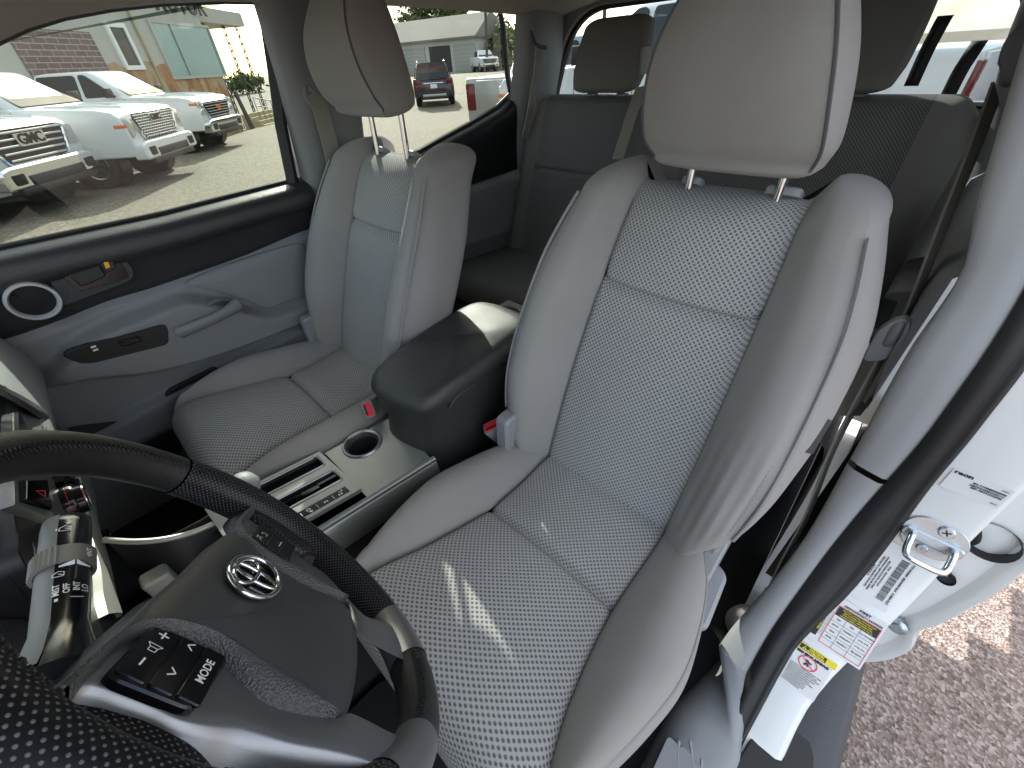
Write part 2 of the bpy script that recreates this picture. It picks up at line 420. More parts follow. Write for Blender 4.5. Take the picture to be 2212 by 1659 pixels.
cc = q.mix(q.m('MULTIPLY', q.noise(.6, 6, .7), .5), cc, c4((.09, .075, .06)))
nr = q.bump(vo.outputs['Distance'], .006, .8); nr = q.bump(q.noise(20, 5, .7), .02, .5, nr)
M['gravel'] = q.pbr(cc, .85, 0, nr, .4)
mb = MB(); n_ = 90
def sp(t): return (abs(t)**2.6)*(1 if t > 0 else -1)*420
rows = []
for i in range(n_+1):
    r_ = []
    for j in range(n_+1):
        x = sp(i/n_*2-1)-4; y = sp(j/n_*2-1)-4; r_.append((x, y, gz(x, y)))
    rows.append(r_)
mb.grid(rows); g = mb.build('ground', M['gravel']); tag(g, kind='structure')
# pale concrete strip along the shop, yellow kerb line
M['concrete'] = plain('concrete', (.42, .36, .22), .9, var=.2, vscale=1.5)
mb = MB()
def wpt(t, m, z): return (WP.x+WD.x*t+WN.x*m, WP.y+WD.y*t+WN.y*m, z)
rows = []
for i in range(13):
    t = -9+i*1.2; rows.append([wpt(t, m, gz(*wpt(t, m, 0)[:2])+.03) for m in (-2.1, -1.5, -.9, -.3, .3)])
mb.grid(rows); tag(mb.build('pavement', M['concrete']), kind='structure')

# ------------------------------------------------------------------ pickups parked outside
def make_wheel(root, x, y, sgn, R=.42, W=.27, nsp=6):
    mb = MB(); c = (x, y, R)
    prof = [(R*.60, -W*.46), (R*.72, -W*.5), (R*.93, -W*.49), (R*.99, -W*.38), (R, -W*.15), (R, W*.15), (R*.99, W*.38), (R*.93, W*.49), (R*.72, W*.5), (R*.60, W*.46)]
    mb.lathe(prof, c, (0, sgn, 0), 36); wh = mb.build('wheel', M['tire'], root)
    mb = MB(); mb.lathe([(R*.63, W*.42), (R*.60, W*.47), (R*.565, W*.42), (R*.55, -.02), (.001, -.03)], c, (0, sgn, 0), 36)
    for k in range(nsp):
        for dk in (-.13, .13):
            a = 2*pi*k/nsp+dk; d = V((cos(a), 0, sin(a))); sd = V((-sin(a), 0, cos(a)))
            p0 = V(c)+V((0, sgn*W*.28, 0))+d*.05; p1 = V(c)+V((0, sgn*W*.40, 0))+d*R*.585
            hw = .022
            mb.add([p0-sd*hw, p0+sd*hw, p1+sd*hw*.9, p1-sd*hw*.9, p0-sd*hw-V((0, sgn*.05, 0)), p0+sd*hw-V((0, sgn*.05, 0)), p1+sd*hw-V((0, sgn*.05, 0)), p1-sd*hw-V((0, sgn*.05, 0))],
                   [(0, 1, 2, 3), (0, 4, 5, 1), (1, 5, 6, 2), (2, 6, 7, 3), (3, 7, 4, 0)])
    mb.cyl(V(c)+V((0, sgn*W*.2, 0)), V(c)+V((0, sgn*W*.36, 0)), .075, .06, 20)
    mb.build('rim', M['rim'], wh)
    return wh
def side_shape(mb, prof, arches, y0, y1, R=.49, m=0, bev=0):
    'side outline with wheel arches, extruded between y0 and y1 (prof runs clockwise along the top; bottom edge gets the arches)'
    top, zb = prof; xs = [top[0][0], top[-1][0]]
    bot = []
    for ax in sorted(arches):
        ks = []
        for k in range(13):
            a = pi-pi*k/12; xx = ax+R*cos(a); zz = .42+R*sin(a)
            ks.append((xx, max(zb, zz)))
        bot += [(ax-R, zb)]+[p for p in ks if p[1] > zb+.001]+[(ax+R, zb)]
    poly = list(top)+list(reversed([p for p in bot if min(xs) < p[0] < max(xs)]))
    n = len(poly); A = [(p[0], y0, p[1]) for p in poly]; B = [(p[0], y1, p[1]) for p in poly]
    return mb.add(A+B, [tuple(range(n)), tuple(range(n, 2*n))[::-1]]+[(i, n+i, n+(i+1) % n, (i+1) % n) for i in range(n)], None, m)
def make_pickup(name, label, style, paint, group, cat='pickup truck'):
    root = thing(name, label, cat, (0, 0, 0), group)
    WB = 3.75; hw = 1.0
    hood = 1.27 if style != 'suv' else 1.05
    # body: tapered slabs so the flanks bulge at the waist
    top = [(.86, .50), (.93, .62), (.93, .98), (.90, 1.12), (.80, hood-.05), (.55, hood), (-.2, hood+.05), (-.78, hood+.08), (-.82, hood+.10), (-2.9, hood+.10), (-3.0, hood+.10), (-4.85, hood+.10), (-4.88, hood), (-4.88, .55)]
    zb = .5
    mb = MB(); prof = (top, zb)
    sec = [(-hw+.05, -.03), (-hw, 0), (hw, 0), (hw-.05, -.03)]
    side_shape(mb, prof, (0, -WB), -hw, hw)
    bd = mb.build('body', [paint], root, bevel=.045, bseg=3, sharp=50)
    # cut the wheel wells dark: liner
    mb = MB()
    for ax in (0, -WB):
        for sg in (-1, 1):
            mb.lathe([(.488, .0), (.488, -.30)], (ax, sg*(hw-.012), .42), (0, sg, 0), 30)
            mb.lathe([(.488, -.30), (.01, -.30)], (ax, sg*(hw-.012), .42), (0, sg, 0), 30)
    mb.box((-1.9, 0, .52), (5.2, 1.7, .12)); mb.build('wheel_liner', M['black'], root)
    # dark sill/rocker and flares
    mb = MB(); mb.box((-1.88, 0, .47), (2.7, 1.94, .10)); mb.build('rocker', M['black'], root, bevel=.02)
    # greenhouse
    zt = 1.93; bz = hood+.09; wb_, wt = .93, .74
    xf, xr, tf, tr_ = -.62, -3.02, -1.42, -2.85
    if style == 'suv': zt = 1.76; xr = -3.9; tr_ = -3.75; wt = .72
    def gp(x, s_, z):  # width at height
        return (x, s_*lerp(wb_, wt, (z-bz)/(zt-bz)), z)
    rings = []
    for k in range(9):
        t = k/8; z = lerp(bz-.06, zt-.05, t); a = lerp(xf, tf, t); c_ = lerp(xr, tr_, t); wv = lerp(wb_, wt, t)
        rings.append([(p[0], p[1], z) for p in rpoly([(a, -wv), (a, wv), (c_, wv), (c_, -wv)], [.22, .22, .08, .08], 4)])
    for dz, ds in ((.03, .10), (.05, .3), (.06, .7)):
        rings.append([(lerp(p[0], (tf+tr_)/2, ds), lerp(p[1], 0, ds), zt-.05+dz) for p in rings[8]])
    mb = MB(); mb.loft(rings); mb.build('cab', [paint], root, sharp=60)
    # panes
    def pane(nm, pts, out):
        ctr = sum((V(p) for p in pts), V())/len(pts); mb = MB(); o2 = V(out).normalized()*.016
        ex = (V(pts[1])-V(pts[0])).normalized(); nn = V(out).normalized(); ey = nn.cross(ex)
        pl = [((V(p)-V(pts[0])).dot(ex), (V(p)-V(pts[0])).dot(ey)) for p in pts]
        if sum(pl[i][0]*pl[(i+1) % 4][1]-pl[(i+1) % 4][0]*pl[i][1] for i in range(len(pl))) < 0: pl = pl[::-1]
        mb.prism(rpoly(pl, .05, 3), V(pts[0]), ex, ey, -.02, .018, ez=nn); mb.build(nm, M['dkglass'], root)
    z0, z1 = bz+.02, zt-.10
    def fx(z): return lerp(xf, tf, (z-bz+.06)/(zt-bz+.01))
    def rx(z): return lerp(xr, tr_, (z-bz+.06)/(zt-bz+.01))
    pane('windshield', [(fx(z0), -.80, z0), (fx(z0), .80, z0), (fx(z1), .64, z1), (fx(z1), -.64, z1)], (.52, 0, .85))
    pane('rear_window', [(rx(z0), -.72, z0), (rx(z0), .72, z0), (rx(z1), .6, z1), (rx(z1), -.6, z1)], (-1, 0, .22))
    for sg in (-1, 1):
        def sp_(x, z): return (x, sg*(lerp(wb_, wt, (z-bz+.06)/(zt-bz+.01))), z)
        nn = (0, sg, .28)
        zz0, zz1 = z0, z1+.02
        pane('door_window', [sp_(fx(zz0)-.26, zz0), sp_(-1.75, zz0), sp_(-1.75, zz1), sp_(fx(zz1)-.22, zz1)], nn)
        e = rx(zz0)+.18
        pane('door_window', [sp_(-1.85, zz0), sp_(e, zz0), sp_(e+.06, zz1), sp_(-1.85, zz1)], nn)
        mb = MB()
        mb.box((fx(z0)-.28, sg*(hw+.12), bz+.10), (.11, .22, .20)); mb.box((fx(z0)-.28, sg*(hw-.02), bz+.02), (.05, .12, .05))
        mb.build('side_mirror', M['black'], root, bevel=.02)
        for hx in (-1.72, -2.72):
            mb = MB(); mb.box((hx, sg*(hw+.012), 1.14), (.17, .03, .035)); mb.build('door_handle', [paint], root, bevel=.008)
        for hx in (-.80, -1.80, -2.86):
            mb = MB(); mb.box((hx, sg*(hw+.001), .95), (.008, .004, .74)); mb.build('door_gap', M['black'], root)
    for ax in (0, -WB):
        for sg in (-1, 1): make_wheel(root, ax, sg*(hw-.16), sg)
    # front end
    fxx = .93
    if style in ('bars', 'mesh', 'heavy'):
        chromeb = style in ('bars', 'heavy')
        mb = MB(); mb.prism(rpoly([(-.99, .44), (.99, .44), (1.0, .70), (.80, .74), (-.80, .74), (-1.0, .70)], .05, 3), (fxx-.10, 0, 0), (0, 1, 0), (0, 0, 1), 0, .24, inset=.03)
        bp = mb.build('front_bumper', M['chrome'] if chromeb else paint, root, sharp=30)
        mb = MB(); mb.box((fxx+.10, 0, .53), (.12, 1.15, .13)); mb.box((fxx+.02, 0, .40), (.2, 1.6, .10)); mb.build('air_intake', M['black'], bp, bevel=.015)
        for sg in (-1, 1):
            mb = MB(); mb.prism(rpoly([(-.10, -.07), (.10, -.07), (.12, .07), (-.10, .07)], .03, 3), (fxx+.13, sg*.76, .57), (0, 1, 0), (0, 0, 1), 0, .02); mb.build('fog_lamp', M['gloss'], bp)
        mb = MB(); gz0, gz1 = .76, 1.17 if style != 'heavy' else 1.12
        gpoly = rpoly([(-.60, gz0), (.60, gz0), (.76, gz1-.05), (.70, gz1), (-.70, gz1), (-.76, gz1-.05)], .04, 3)
        mb.prism(gpoly, (fxx-.03, 0, 0), (0, 1, 0), (0, 0, 1), 0, .045); gr = mb.build('grille', M['gloss'], root)
        mb = MB(); nb = {'bars': 5, 'mesh': 9, 'heavy': 6}[style]
        for k in range(nb):
            z = lerp(gz0+.03, gz1-.03, k/(nb-1)); hwid = lerp(.56, .70, k/(nb-1)); th = .028 if style == 'bars' else .014
            mb.box((fxx+.03, 0, z), (.035, hwid*2, th))
            if style == 'mesh':
                for j in range(-8, 9): mb.box((fxx+.028, j*.078+(.039 if k % 2 else 0), z), (.03, .01, .05))
        mb.build('grille_bar', M['chrome'] if style != 'heavy' else M['rim'], gr, bevel=.004)
        mb = MB(); o = inset_poly(gpoly, -.03); n = len(o)
        A = [(fxx+.02, p[0], p[1]) for p in o]; B = [(fxx+.045, p[0], p[1]) for p in inset_poly(gpoly, -.012)]; C_ = [(fxx+.02, p[0], p[1]) for p in gpoly]
        mb.grid([A, B, C_], cu=True); mb.build('grille_frame', M['chrome'], gr)
        if style in ('bars', 'mesh'):
            sc_ = 1.0 if style == 'bars' else .72; zc = 1.03 if style == 'bars' else 1.07
            mb = MB(); mb.prism(rpoly([(-.26*sc_, -.085*sc_), (.26*sc_, -.085*sc_), (.29*sc_, .085*sc_), (-.29*sc_, .085*sc_)], .02, 3), (fxx+.045, 0, zc), (0, 1, 0), (0, 0, 1), 0, .02); bg = mb.build('badge', M['chrome'], gr)
            mb = MB(); text_on(mb, 'GMC', (fxx+.069, 0, zc), (0, 1, 0), (0, 0, 1), .19*sc_, bold=.006, ext=.004, stretch=1.15); mb.build('lettering', M['gloss'], bg)
        if style == 'heavy':
            mb = MB(); mb.prism([(-.16, -.02), (-.07, -.02), (-.06, -.05), (.08, -.05), (.07, -.02), (.16, -.02), (.15, .02), (.07, .02), (.06, .05), (-.08, .05), (-.07, .02), (-.15, .02)], (fxx+.05, 0, .98), (0, 1, 0), (0, 0, 1), 0, .02); mb.build('badge', M['amber'], gr)
        for sg in (-1, 1):
            mb = MB()
            pl = [(.66, .93), (.955, .80), (.965, 1.12), (.80, 1.18), (.745, 1.16)] if style == 'mesh' else [(.74, .86), (.965, .86), (.965, 1.12), (.78, 1.16)]
            if style == 'heavy': pl = [(.74, 1.06), (.975, 1.03), (.975, 1.16), (.78, 1.18)]
            pl = [(sg*a, z) for a, z in pl]
            if sg < 0: pl = pl[::-1]
            mb.prism(rpoly(pl, .02, 3), (fxx-.06, 0, 0), (0, 1, 0), (0, 0, 1), 0, .085); hl = mb.build('headlight', M['lens'], root, bevel=.012, sharp=30)
            mb = MB(); mb.box((fxx-.10, sg*.985, 1.0 if style != 'heavy' else 1.10), (.20, .035, .06)); mb.box((fxx-.02, sg*.95, 1.0 if style != 'heavy' else 1.10), (.06, .06, .03)); mb.build('marker_lamp', M['amber'], hl, bevel=.01)
            if style == 'heavy':
                mb = MB(); mb.box((fxx, sg*.86, .93), (.05, .2, .15)); mb.build('headlight', M['lens'], root, bevel=.02)
        for sg in (-1, 1):
            mb = MB(); mb.tube([(.75, sg*.55, hood+.012), (.2, sg*.50, hood+.055), (-.6, sg*.48, hood+.075)], .022, 6); mb.build('hood_crease', [paint], root)
    # tail end
    mb = MB(); mb.box((-4.95, 0, .62), (.20, 1.9, .20)); mb.build('rear_bumper', M['chrome'], root, bevel=.03)
    mb = MB(); mb.box((-4.885, 0, 1.02), (.03, 1.55, .62)); tg = mb.build('tailgate', [paint], root, bevel=.012)
    mb = MB(); mb.box((-4.91, 0, 1.22), (.02, .22, .09)); mb.build('handle', M['black'], tg, bevel=.01)
    for sg in (-1, 1):
        mb = MB(); mb.box((-4.86, sg*.90, 1.08), (.10, .17, .42)); mb.build('tail_lamp', M['redlamp'], root, bevel=.02)
    return root
HEAD = radians(141)
def place(o, x, y, h, z=None): o.location = (x, y, gz(x, y) if z is None else z); o.rotation_euler = (0, 0, h); return o
G = 'white pickups parked nose out beside the shop'
t1 = make_pickup('pickup_truck', 'white pickup with wide chrome bar grille, cut by the left edge of the window', 'bars', M['paint'], G)
t2 = make_pickup('pickup_truck', 'white pickup with fine chrome mesh grille, in the middle of the row', 'mesh', M['paint'], G)
t3 = make_pickup('pickup_truck', 'white heavy-duty pickup with orange marker lamps, nearest the shop wall', 'heavy', M['paint'], G)
HP = None
def wheel_to(o, px, py, h, lat=.84):
    'put the truck so that the tyre on its right side stands where the sight line meets the lot'
    p = at(px, py, 'z', 0); hd = V((cos(h), sin(h), 0)); rt = V((sin(h), -cos(h), 0)); q_ = p-rt*lat; return place(o, q_.x, q_.y, h, 0)
wheel_to(t1, -60, 490, HEAD-.02); wheel_to(t2, 243, 405, HEAD); wheel_to(t3, 402, 331, HEAD-.04)

# ------------------------------------------------------------------ shop building
wl = thing('shop_building', 'cream stucco and brick shop with a large window, behind the white pickups', 'building', (WP.x, WP.y, 0))
q = N('stucco'); cst = q.mix(q.noise(1.2, 5, .7), c4((.42, .41, .36)), c4((.58, .57, .52))); M['stucco'] = q.pbr(cst, .95, 0, q.bump(q.noise(60, 4, .7), .01, .6))
q = N('brick'); bk = q.n('TexBrick'); mp_ = q.n('Mapping'); q.t.links.new(q.uv(), mp_.inputs[0]); q.t.links.new(mp_.outputs[0], bk.inputs['Vector']); mp_.inputs['Scale'].default_value = (1, 1, 1)
bk.inputs['Color1'].default_value = (.16, .105, .10, 1); bk.inputs['Color2'].default_value = (.21, .145, .13, 1); bk.inputs['Mortar'].default_value = (.40, .38, .35, 1); bk.inputs['Scale'].default_value = 1; bk.inputs['Brick Width'].default_value = .42; bk.inputs['Row Height'].default_value = .15; bk.inputs['Mortar Size'].default_value = .012
M['brick'] = q.pbr(bk.outputs[0], .9, 0, q.bump(bk.outputs['Fac'], -.01, .6))
q = N('flagstone'); vs_ = q.n('TexVoronoi'); vs_.inputs['Scale'].default_value = 1.6; mp_ = q.n('Mapping'); mp_.inputs['Scale'].default_value = (2.3, 2.3, .9); mp_.inputs['Rotation'].default_value = (0, .3, 0); q.t.links.new(q.obj(), mp_.inputs[0]); q.t.links.new(q.vm('ADD', mp_.outputs[0], q.vm('SCALE', q.noise(2, 3, .6, out='Color'), sc_=.5)), vs_.inputs['Vector'])
cst = q.ramp(vs_.outputs['Color'], [(0, (.26, .12, .05)), (.45, (.40, .22, .10)), (.7, (.46, .36, .24)), (1, (.30, .2, .12))]); M['stone'] = q.pbr(cst, .9, 0, q.bump(vs_.outputs['Distance'], .03, .7))
S_ = 1.38   # the wall stands further off than the parked row: traced heights are scaled about the eye
def onw(px, py):
    r = ray(px, py); n3 = V((WN.x, WN.y, 0)); t = ((V((WP.x, WP.y, 0))-CAM).dot(n3))/r.dot(n3); p = CAM+r*t
    return ((p.x-WP.x)*WD.x+(p.y-WP.y)*WD.y, p.z)
def q1(x, y): return (x/3.0243, y/3.0243)
def wq(x, y): return onw(*q1(x, y))
W3 = V((WD.x, WD.y, 0)); O3 = V((WP.x, WP.y, 0)); NZ = V((-WN.x, -WN.y, 0))   # NZ faces the lot
def wbox(nm, t0, t1_, z0, z1, d0, d1, mt, par=wl, bev=0):
    mb = MB(); mb.prism([(t0, z0), (t1_, z0), (t1_, z1), (t0, z1)], O3, W3, (0, 0, 1), d0, d1, ez=NZ); return mb.build(nm, mt, par, bevel=bev, smooth_=False)
ztop = wq(1360, 30)[1]+.9
body = wbox('wall', 0, 24, -1.2, ztop, -7, 0, M['stucco'])
sh = wq(930, 400)[1]
mb = MB(); pts = [(0.01, -1.1), (wq(720, 420)[0], -1.1)]+[wq(*p) for p in ((690, 430), (740, 405), (830, 455), (905, 440), (930, 400), (990, 405), (1010, 440), (1060, 415), (1110, 425), (1180, 505), (1475, 492), (1480, 478))]
pts = [(max(.01, a), z) for a, z in pts]; pts.append((.01, pts[-1][1]+.3))
mb.prism(pts, O3, W3, (0, 0, 1), 0, .03, ez=NZ); mb.build('stone_facing', M['stone'], body, smooth_=False)
b0 = wq(80, 260); b1_ = wq(400, 180)
mb = MB(); t0, t1_ = wq(640, 330)[0], wq(110, 350)[0]; zz0, zz1 = wq(400, 460)[1]-2, wq(420, 200)[1]
vs = [O3+W3*t+V((0, 0, z))+NZ*.04 for t, z in ((t0, zz0), (t1_, zz0), (t1_, zz1), (t0, zz1))]
mb.add(vs, [(0, 1, 2, 3)], [(t0, zz0), (t1_, zz0), (t1_, zz1), (t0, zz1)]); mb.build('brick_panel', M['brick'], body, smooth_=False, solid=.02)
def wwin(nm, c0, c1, mt_frame, bars=(), fr=.09):
    (ta, zb_), (tb, zt_) = c0, c1; t0, t1_ = min(ta, tb), max(ta, tb); z0, z1 = min(zb_, zt_), max(zb_, zt_)
    f = MB()
    for (a, b_, c, d_) in ((t0, t1_, z0-fr, z0), (t0, t1_, z1, z1+fr), (t0-fr, t0, z0-fr, z1+fr), (t1_, t1_+fr, z0-fr, z1+fr)):
        f.prism([(a, c), (b_, c), (b_, d_), (a, d_)], O3, W3, (0, 0, 1), .0, .09, ez=NZ)
    for bt in bars: f.prism([(bt-.03, z0), (bt+.03, z0), (bt+.03, z1), (bt-.03, z1)], O3, W3, (0, 0, 1), .045, .085, ez=NZ)
    fo = f.build(nm, mt_frame, body, smooth_=False)
    p = MB(); p.prism([(t0, z0), (t1_, z0), (t1_, z1), (t0, z1)], O3, W3, (0, 0, 1), .02, .04, ez=NZ); return fo, p
M['winref'] = plain('shop_glass', (.16, .30, .31), .06, spec=1.0, var=.35, vscale=.5)
wa = wq(1180, 498); wb2 = wq(1350, 200)
fo, p = wwin('window', (wq(1130, 500)[0], wa[1]), (wq(1430, 400)[0], wq(1200, 170)[1]), M['stucco'], bars=(wq(1180, 350)[0],), fr=.10); p.build('pane', M['winref'], fo, smooth_=False)
fo, p = wwin('window', (wq(760, 300)[0], wq(850, 428)[1]), (wq(850, 300)[0]+.0, wq(730, 178)[1]), M['white'], fr=.13); p.build('pane', M['dkglass'], fo, smooth_=False)
t_ = wq(950, 330)[0]; mb = MB(); mb.tube([O3+W3*t_+NZ*.06+V((0, 0, z)) for z in (-1, 1, 3, ztop)], .045, 8); mb.build('drain_pipe', M['concrete'], wl)
tv = wq(1545, 790)[0]; wbox('foundation_vent', tv-.2, tv+.2, -.35, .2, .03, .05, M['black'], wl)
mb = MB()
ctr = (wq(1260, 50)[0]+.9, wq(1260, 62)[1]+.12)
text_on(mb, 'MOTOR', O3+W3*ctr[0]+V((0, 0, ctr[1]))+NZ*.03, -W3, (0, 0, 1), .95, bold=.02, ext=.02); mb.build('sign_lettering', M['black'], wl, smooth_=False)
# porch canopy beyond the corner, posts and railing
cz = wq(1450, 90)[1]
mb = MB(); mb.prism([(-4.6, -.1), (0.3, -.1), (0.3, .45), (-4.6, .45)], O3+V((0, 0, cz-.25)), W3, (0, 0, 1), -5.5, -.3, ez=NZ); mb.build('porch_roof', M['stucco'], wl, smooth_=False)
M['iron'] = plain('black_iron', (.02, .02, .02), .5)
for (t, d) in ((-1.2, -.6), (-2.9, -.6), (-4.2, -.6), (-4.3, -2.5)):
    mb = MB(); b_ = O3+W3*t+NZ*d
    for k in (-.09, .09): mb.tube([b_+W3*k+V((0, 0, z)) for z in (-.6, cz-.3)], .028, 6)
    for k in range(14):
        z = -.5+k*(cz+.2)/14; mb.tube([b_+W3*(-.09 if k % 2 else .09)+V((0, 0, z)), b_+W3*(.09 if k % 2 else -.09)+V((0, 0, z+(cz+.2)/14))], .016, 5)
    mb.build('porch_post', M['iron'], wl)
rl = thing('stair_railing', 'black iron stair railing beside the shop porch', 'railing', (WP.x, WP.y, 0))
mb = MB(); p0 = O3+W3*-1.0+NZ*.6+V((0, 0, .75)); p1 = O3+W3*-5.5+NZ*.6+V((0, 0, .1))
for dz in (0, -.35): mb.tube([p0+V((0, 0, dz)), p1+V((0, 0, dz))], .022, 6)
mb.build('rail', M['iron'], rl); mb = MB()
for k in range(9):
    p = p0.lerp(p1, k/8); mb.tube([p, p-V((0, 0, .95))], .014, 6)
mb.build('baluster', M['iron'], rl)
st = thing('concrete_steps', 'low concrete steps beside the shop corner', 'steps', (WP.x, WP.y, 0))
mb = MB()
for k in range(4): mb.prism([(-5.0+k*.0, 0), (-1.4, 0), (-1.4, .17), (-5.0, .17)], O3+V((0, 0, -.66+k*.17)), W3, (0, 0, 1), -.6, .55-k*.28, ez=NZ)
mb.build('step', M['concrete'], st, smooth_=False)
bd_ = thing('leaning_board', 'dark weathered board leaning on the shop corner', 'board', (WP.x, WP.y, 0))
mb = MB(); mb.prism([(-.5, 0), (-.12, 0), (.18, 1.7), (-.05, 1.75)], O3+V((0, 0, -.64)), W3, (0, 0, 1), .35, .40, ez=(NZ-V((0, 0, .0)))); mb.build('panel', M['iron'], bd_, smooth_=False)

# ------------------------------------------------------------------ far garage
def q2(x, y): return (603.5+x/3.0243, y/3.0243)
GP = CAM+ray(*q2(1292, 420)).xy.to_3d().normalized()*62; GP.z = 0; GA = radians(102)
GD = V((-cos(GA), -sin(GA), 0)); GN = V((0, 0, 1)).cross(GD); 
if GN.dot(CAM-GP) < 0: GN = -GN
def ong(px, py):
    r = ray(px, py); t = (GP-CAM).dot(GN)/r.dot(GN); p = CAM+r*t; return ((p-GP).dot(GD), p.z)
if ong(*q2(800, 300))[0] < 0: GD = -GD
ga = thing('garage_building', 'long low grey garage with a row of bay doors, far across the lot', 'building', (GP.x, GP.y, 0))
zg = ong(*q2(1292, 425))[1]; ze = ong(*q2(1295, 222))[1]; zr = ong(*q2(1255, 142))[1]; GL = 30
M['gwall'] = plain('garage_wall', (.52, .52, .47), .9, var=.08); M['groof'] = plain('garage_roof', (.20, .19, .165), .9, var=.15); M['gdoor'] = plain('bay_door', (.36, .36, .32), .8, var=.06)
O4 = V((GP.x, GP.y, 0))
mb = MB(); mb.prism([(0, zg-1), (GL, zg-1), (GL, ze), (0, ze)], O4, GD, (0, 0, 1), -9, 0, ez=GN); gw = mb.build('wall', M['gwall'], ga, smooth_=False)
mb = MB(); a = O4+GN*.5; e1 = -.4; e2 = GL+.4
P = lambda t, d, z: O4+GD*t+GN*d+V((0, 0, z))
mb.add([P(e1, .5, ze-.1), P(e2, .5, ze-.1), P(e2, -4.5, zr+1.1), P(e1+1, -4.5, zr+1.1), P(e1, -9.5, ze-.1), P(e2, -9.5, ze-.1), P(e1, .5, ze-.28), P(e2, .5, ze-.28), P(e1, -9.5, ze-.28)], [(0, 1, 2, 3), (3, 2, 5, 4), (0, 3, 4), (6, 7, 1, 0), (6, 0, 4, 8)])
mb.build('roof', M['groof'], ga, smooth_=False)
for (xa, xb_, mt) in ((1135, 1280, M['gdoor']), (975, 1112, M['iron']), (803, 945, M['gdoor']), (640, 775, M['iron']), (480, 610, M['gdoor'])):
    ta = ong(*q2(xa, 300))[0]; tb = ong(*q2(xb_, 290))[0]; mb = MB(); mb.prism([(min(ta, tb), zg-.5), (max(ta, tb), zg-.5), (max(ta, tb), ze-.75), (min(ta, tb), ze-.75)], O4, GD, (0, 0, 1), .03, .09, ez=GN)
    dr = mb.build('bay_door', mt, ga, smooth_=False)
    mb = MB()
    if mt is M['gdoor']:
        for k in range(1, 6):
            z = lerp(zg-.2, ze-.75, k/6); mb.prism([(min(ta, tb), z), (max(ta, tb), z), (max(ta, tb), z+.04), (min(ta, tb), z+.04)], O4, GD, (0, 0, 1), .09, .10, ez=GN)
        mb.build('panel_line', M['gwall'], dr, smooth_=False)

# ------------------------------------------------------------------ foliage
M['leaf'] = (lambda q: q.pbr(q.mix(q.noise(1.5, 4, .7), c4((.045, .07, .02)), c4((.15, .18, .06))), .7))(N('leaves'))
M['bark'] = plain('bark', (.09, .07, .055), .9, grain=.4, gscale=8)
def tree(name, label, cat, c, r, h, n=2600, leaf=.28, trunk=True, seed=1, group=None):
    rnd = random.Random(seed); root = thing(name, label, cat, c, group); c = V(c)
    if trunk:
        mb = MB(); mb.tube([c, c+V((.1, 0, h*.3)), c+V((0, .1, h*.6))], [.28, .2, .1], 8)
        for k in range(7):
            a = rnd.uniform(0, 6.28); p = c+V((0, 0, h*rnd.uniform(.25, .5))); mb.tube([p, p+V((cos(a)*r*.35, sin(a)*r*.35, h*.15)), p+V((cos(a)*r*.7, sin(a)*r*.7, h*.3))], [.1, .06, .02], 6)
        mb.build('trunk', M['bark'], root)
    bl = []
    for k in range(26):
        a = rnd.uniform(0, 6.28); el = rnd.uniform(-.2, 1); rr = r*rnd.uniform(.2, .8); bl.append((c+V((cos(a)*rr, sin(a)*rr, h*(.45 if trunk else .3)+el*h*.42*(1-rr/r*.5))), rnd.uniform(.18, .38)*r))
    mb = MB()
    for k in range(n):
        p0, br = rnd.choice(bl); d = V((rnd.gauss(0, 1), rnd.gauss(0, 1), rnd.gauss(0, 1))).normalized(); p = p0+d*br*rnd.uniform(.5, 1.1)
        e = V((rnd.gauss(0, 1), rnd.gauss(0, 1), rnd.gauss(0, 1))).normalized(); f = e.cross(d).normalized(); s_ = leaf*rnd.uniform(.5, 1.2)
        mb.add([p-e*s_, p+f*s_*.5, p+e*s_, p-f*s_*.5], [(0, 1, 2, 3)])
    mb.build('crown', M['leaf'], root, smooth_=False, weld=False)
    return root
def far_pt(px, py, D, z): r = ray(px, py); h = V((r.x, r.y, 0)).normalized(); p = CAM+h*D; return (p.x, p.y, z)
tp = far_pt(*q2(1000, 100), 88, 0); tree('tree', 'round green tree rising behind the garage roof', 'tree', tp, 6.6, 11.6, 5600, .42, seed=3)
tp = far_pt(*q2(1420, 300), 66, .2); tree('bush', 'tall green bush to the right of the garage', 'bush', tp, 4.5, 6.2, 2600, .35, trunk=False, seed=5)
tp = far_pt(521, 165, 70, -.3); tree('bush', 'dark green bush past the shop porch', 'bush', tp, 2.6, 2.9, 1100, .28, trunk=False, seed=8)
# power poles with their wires
def pole(px, D, h, label, lean=0):
    p = V(far_pt(px, 120, D, 0)); t = thing('power_pole', label, 'pole', p, 'power poles')
    mb = MB(); mb.tube([p, p+V((lean, 0, h))], [.16, .11], 8); mb.build('pole', M['bark'], t)
    d = ray(px, 120).cross(V((0, 0, 1))).normalized()
    mb = MB(); mb.tube([p+V((lean, 0, h-.5))-d*1.1, p+V((lean, 0, h-.5))+d*1.1], .06, 6); mb.build('crossarm', M['bark'], t)
    mb = MB()
    for k in (-1, 0, 1):
        a = p+V((lean, 0, h-.45))+d*k; mb.tube([a-d*60+V((0, 0, 1)), a-d*30-V((0, 0, .6)), a, a+d*30-V((0, 0, .6)), a+d*60+V((0, 0, 1))], .025, 5)
    mb.build('wire', M['iron'], t); return t
pole(1050, 58, 11, 'leaning wooden power pole at the right end of the garage', -.7)
pole(1240, 50, 12, 'thin power pole seen above the rear headrest')
pole(1300, 42, 13, 'thicker pale pole right of the thin one, above the rear headrest')

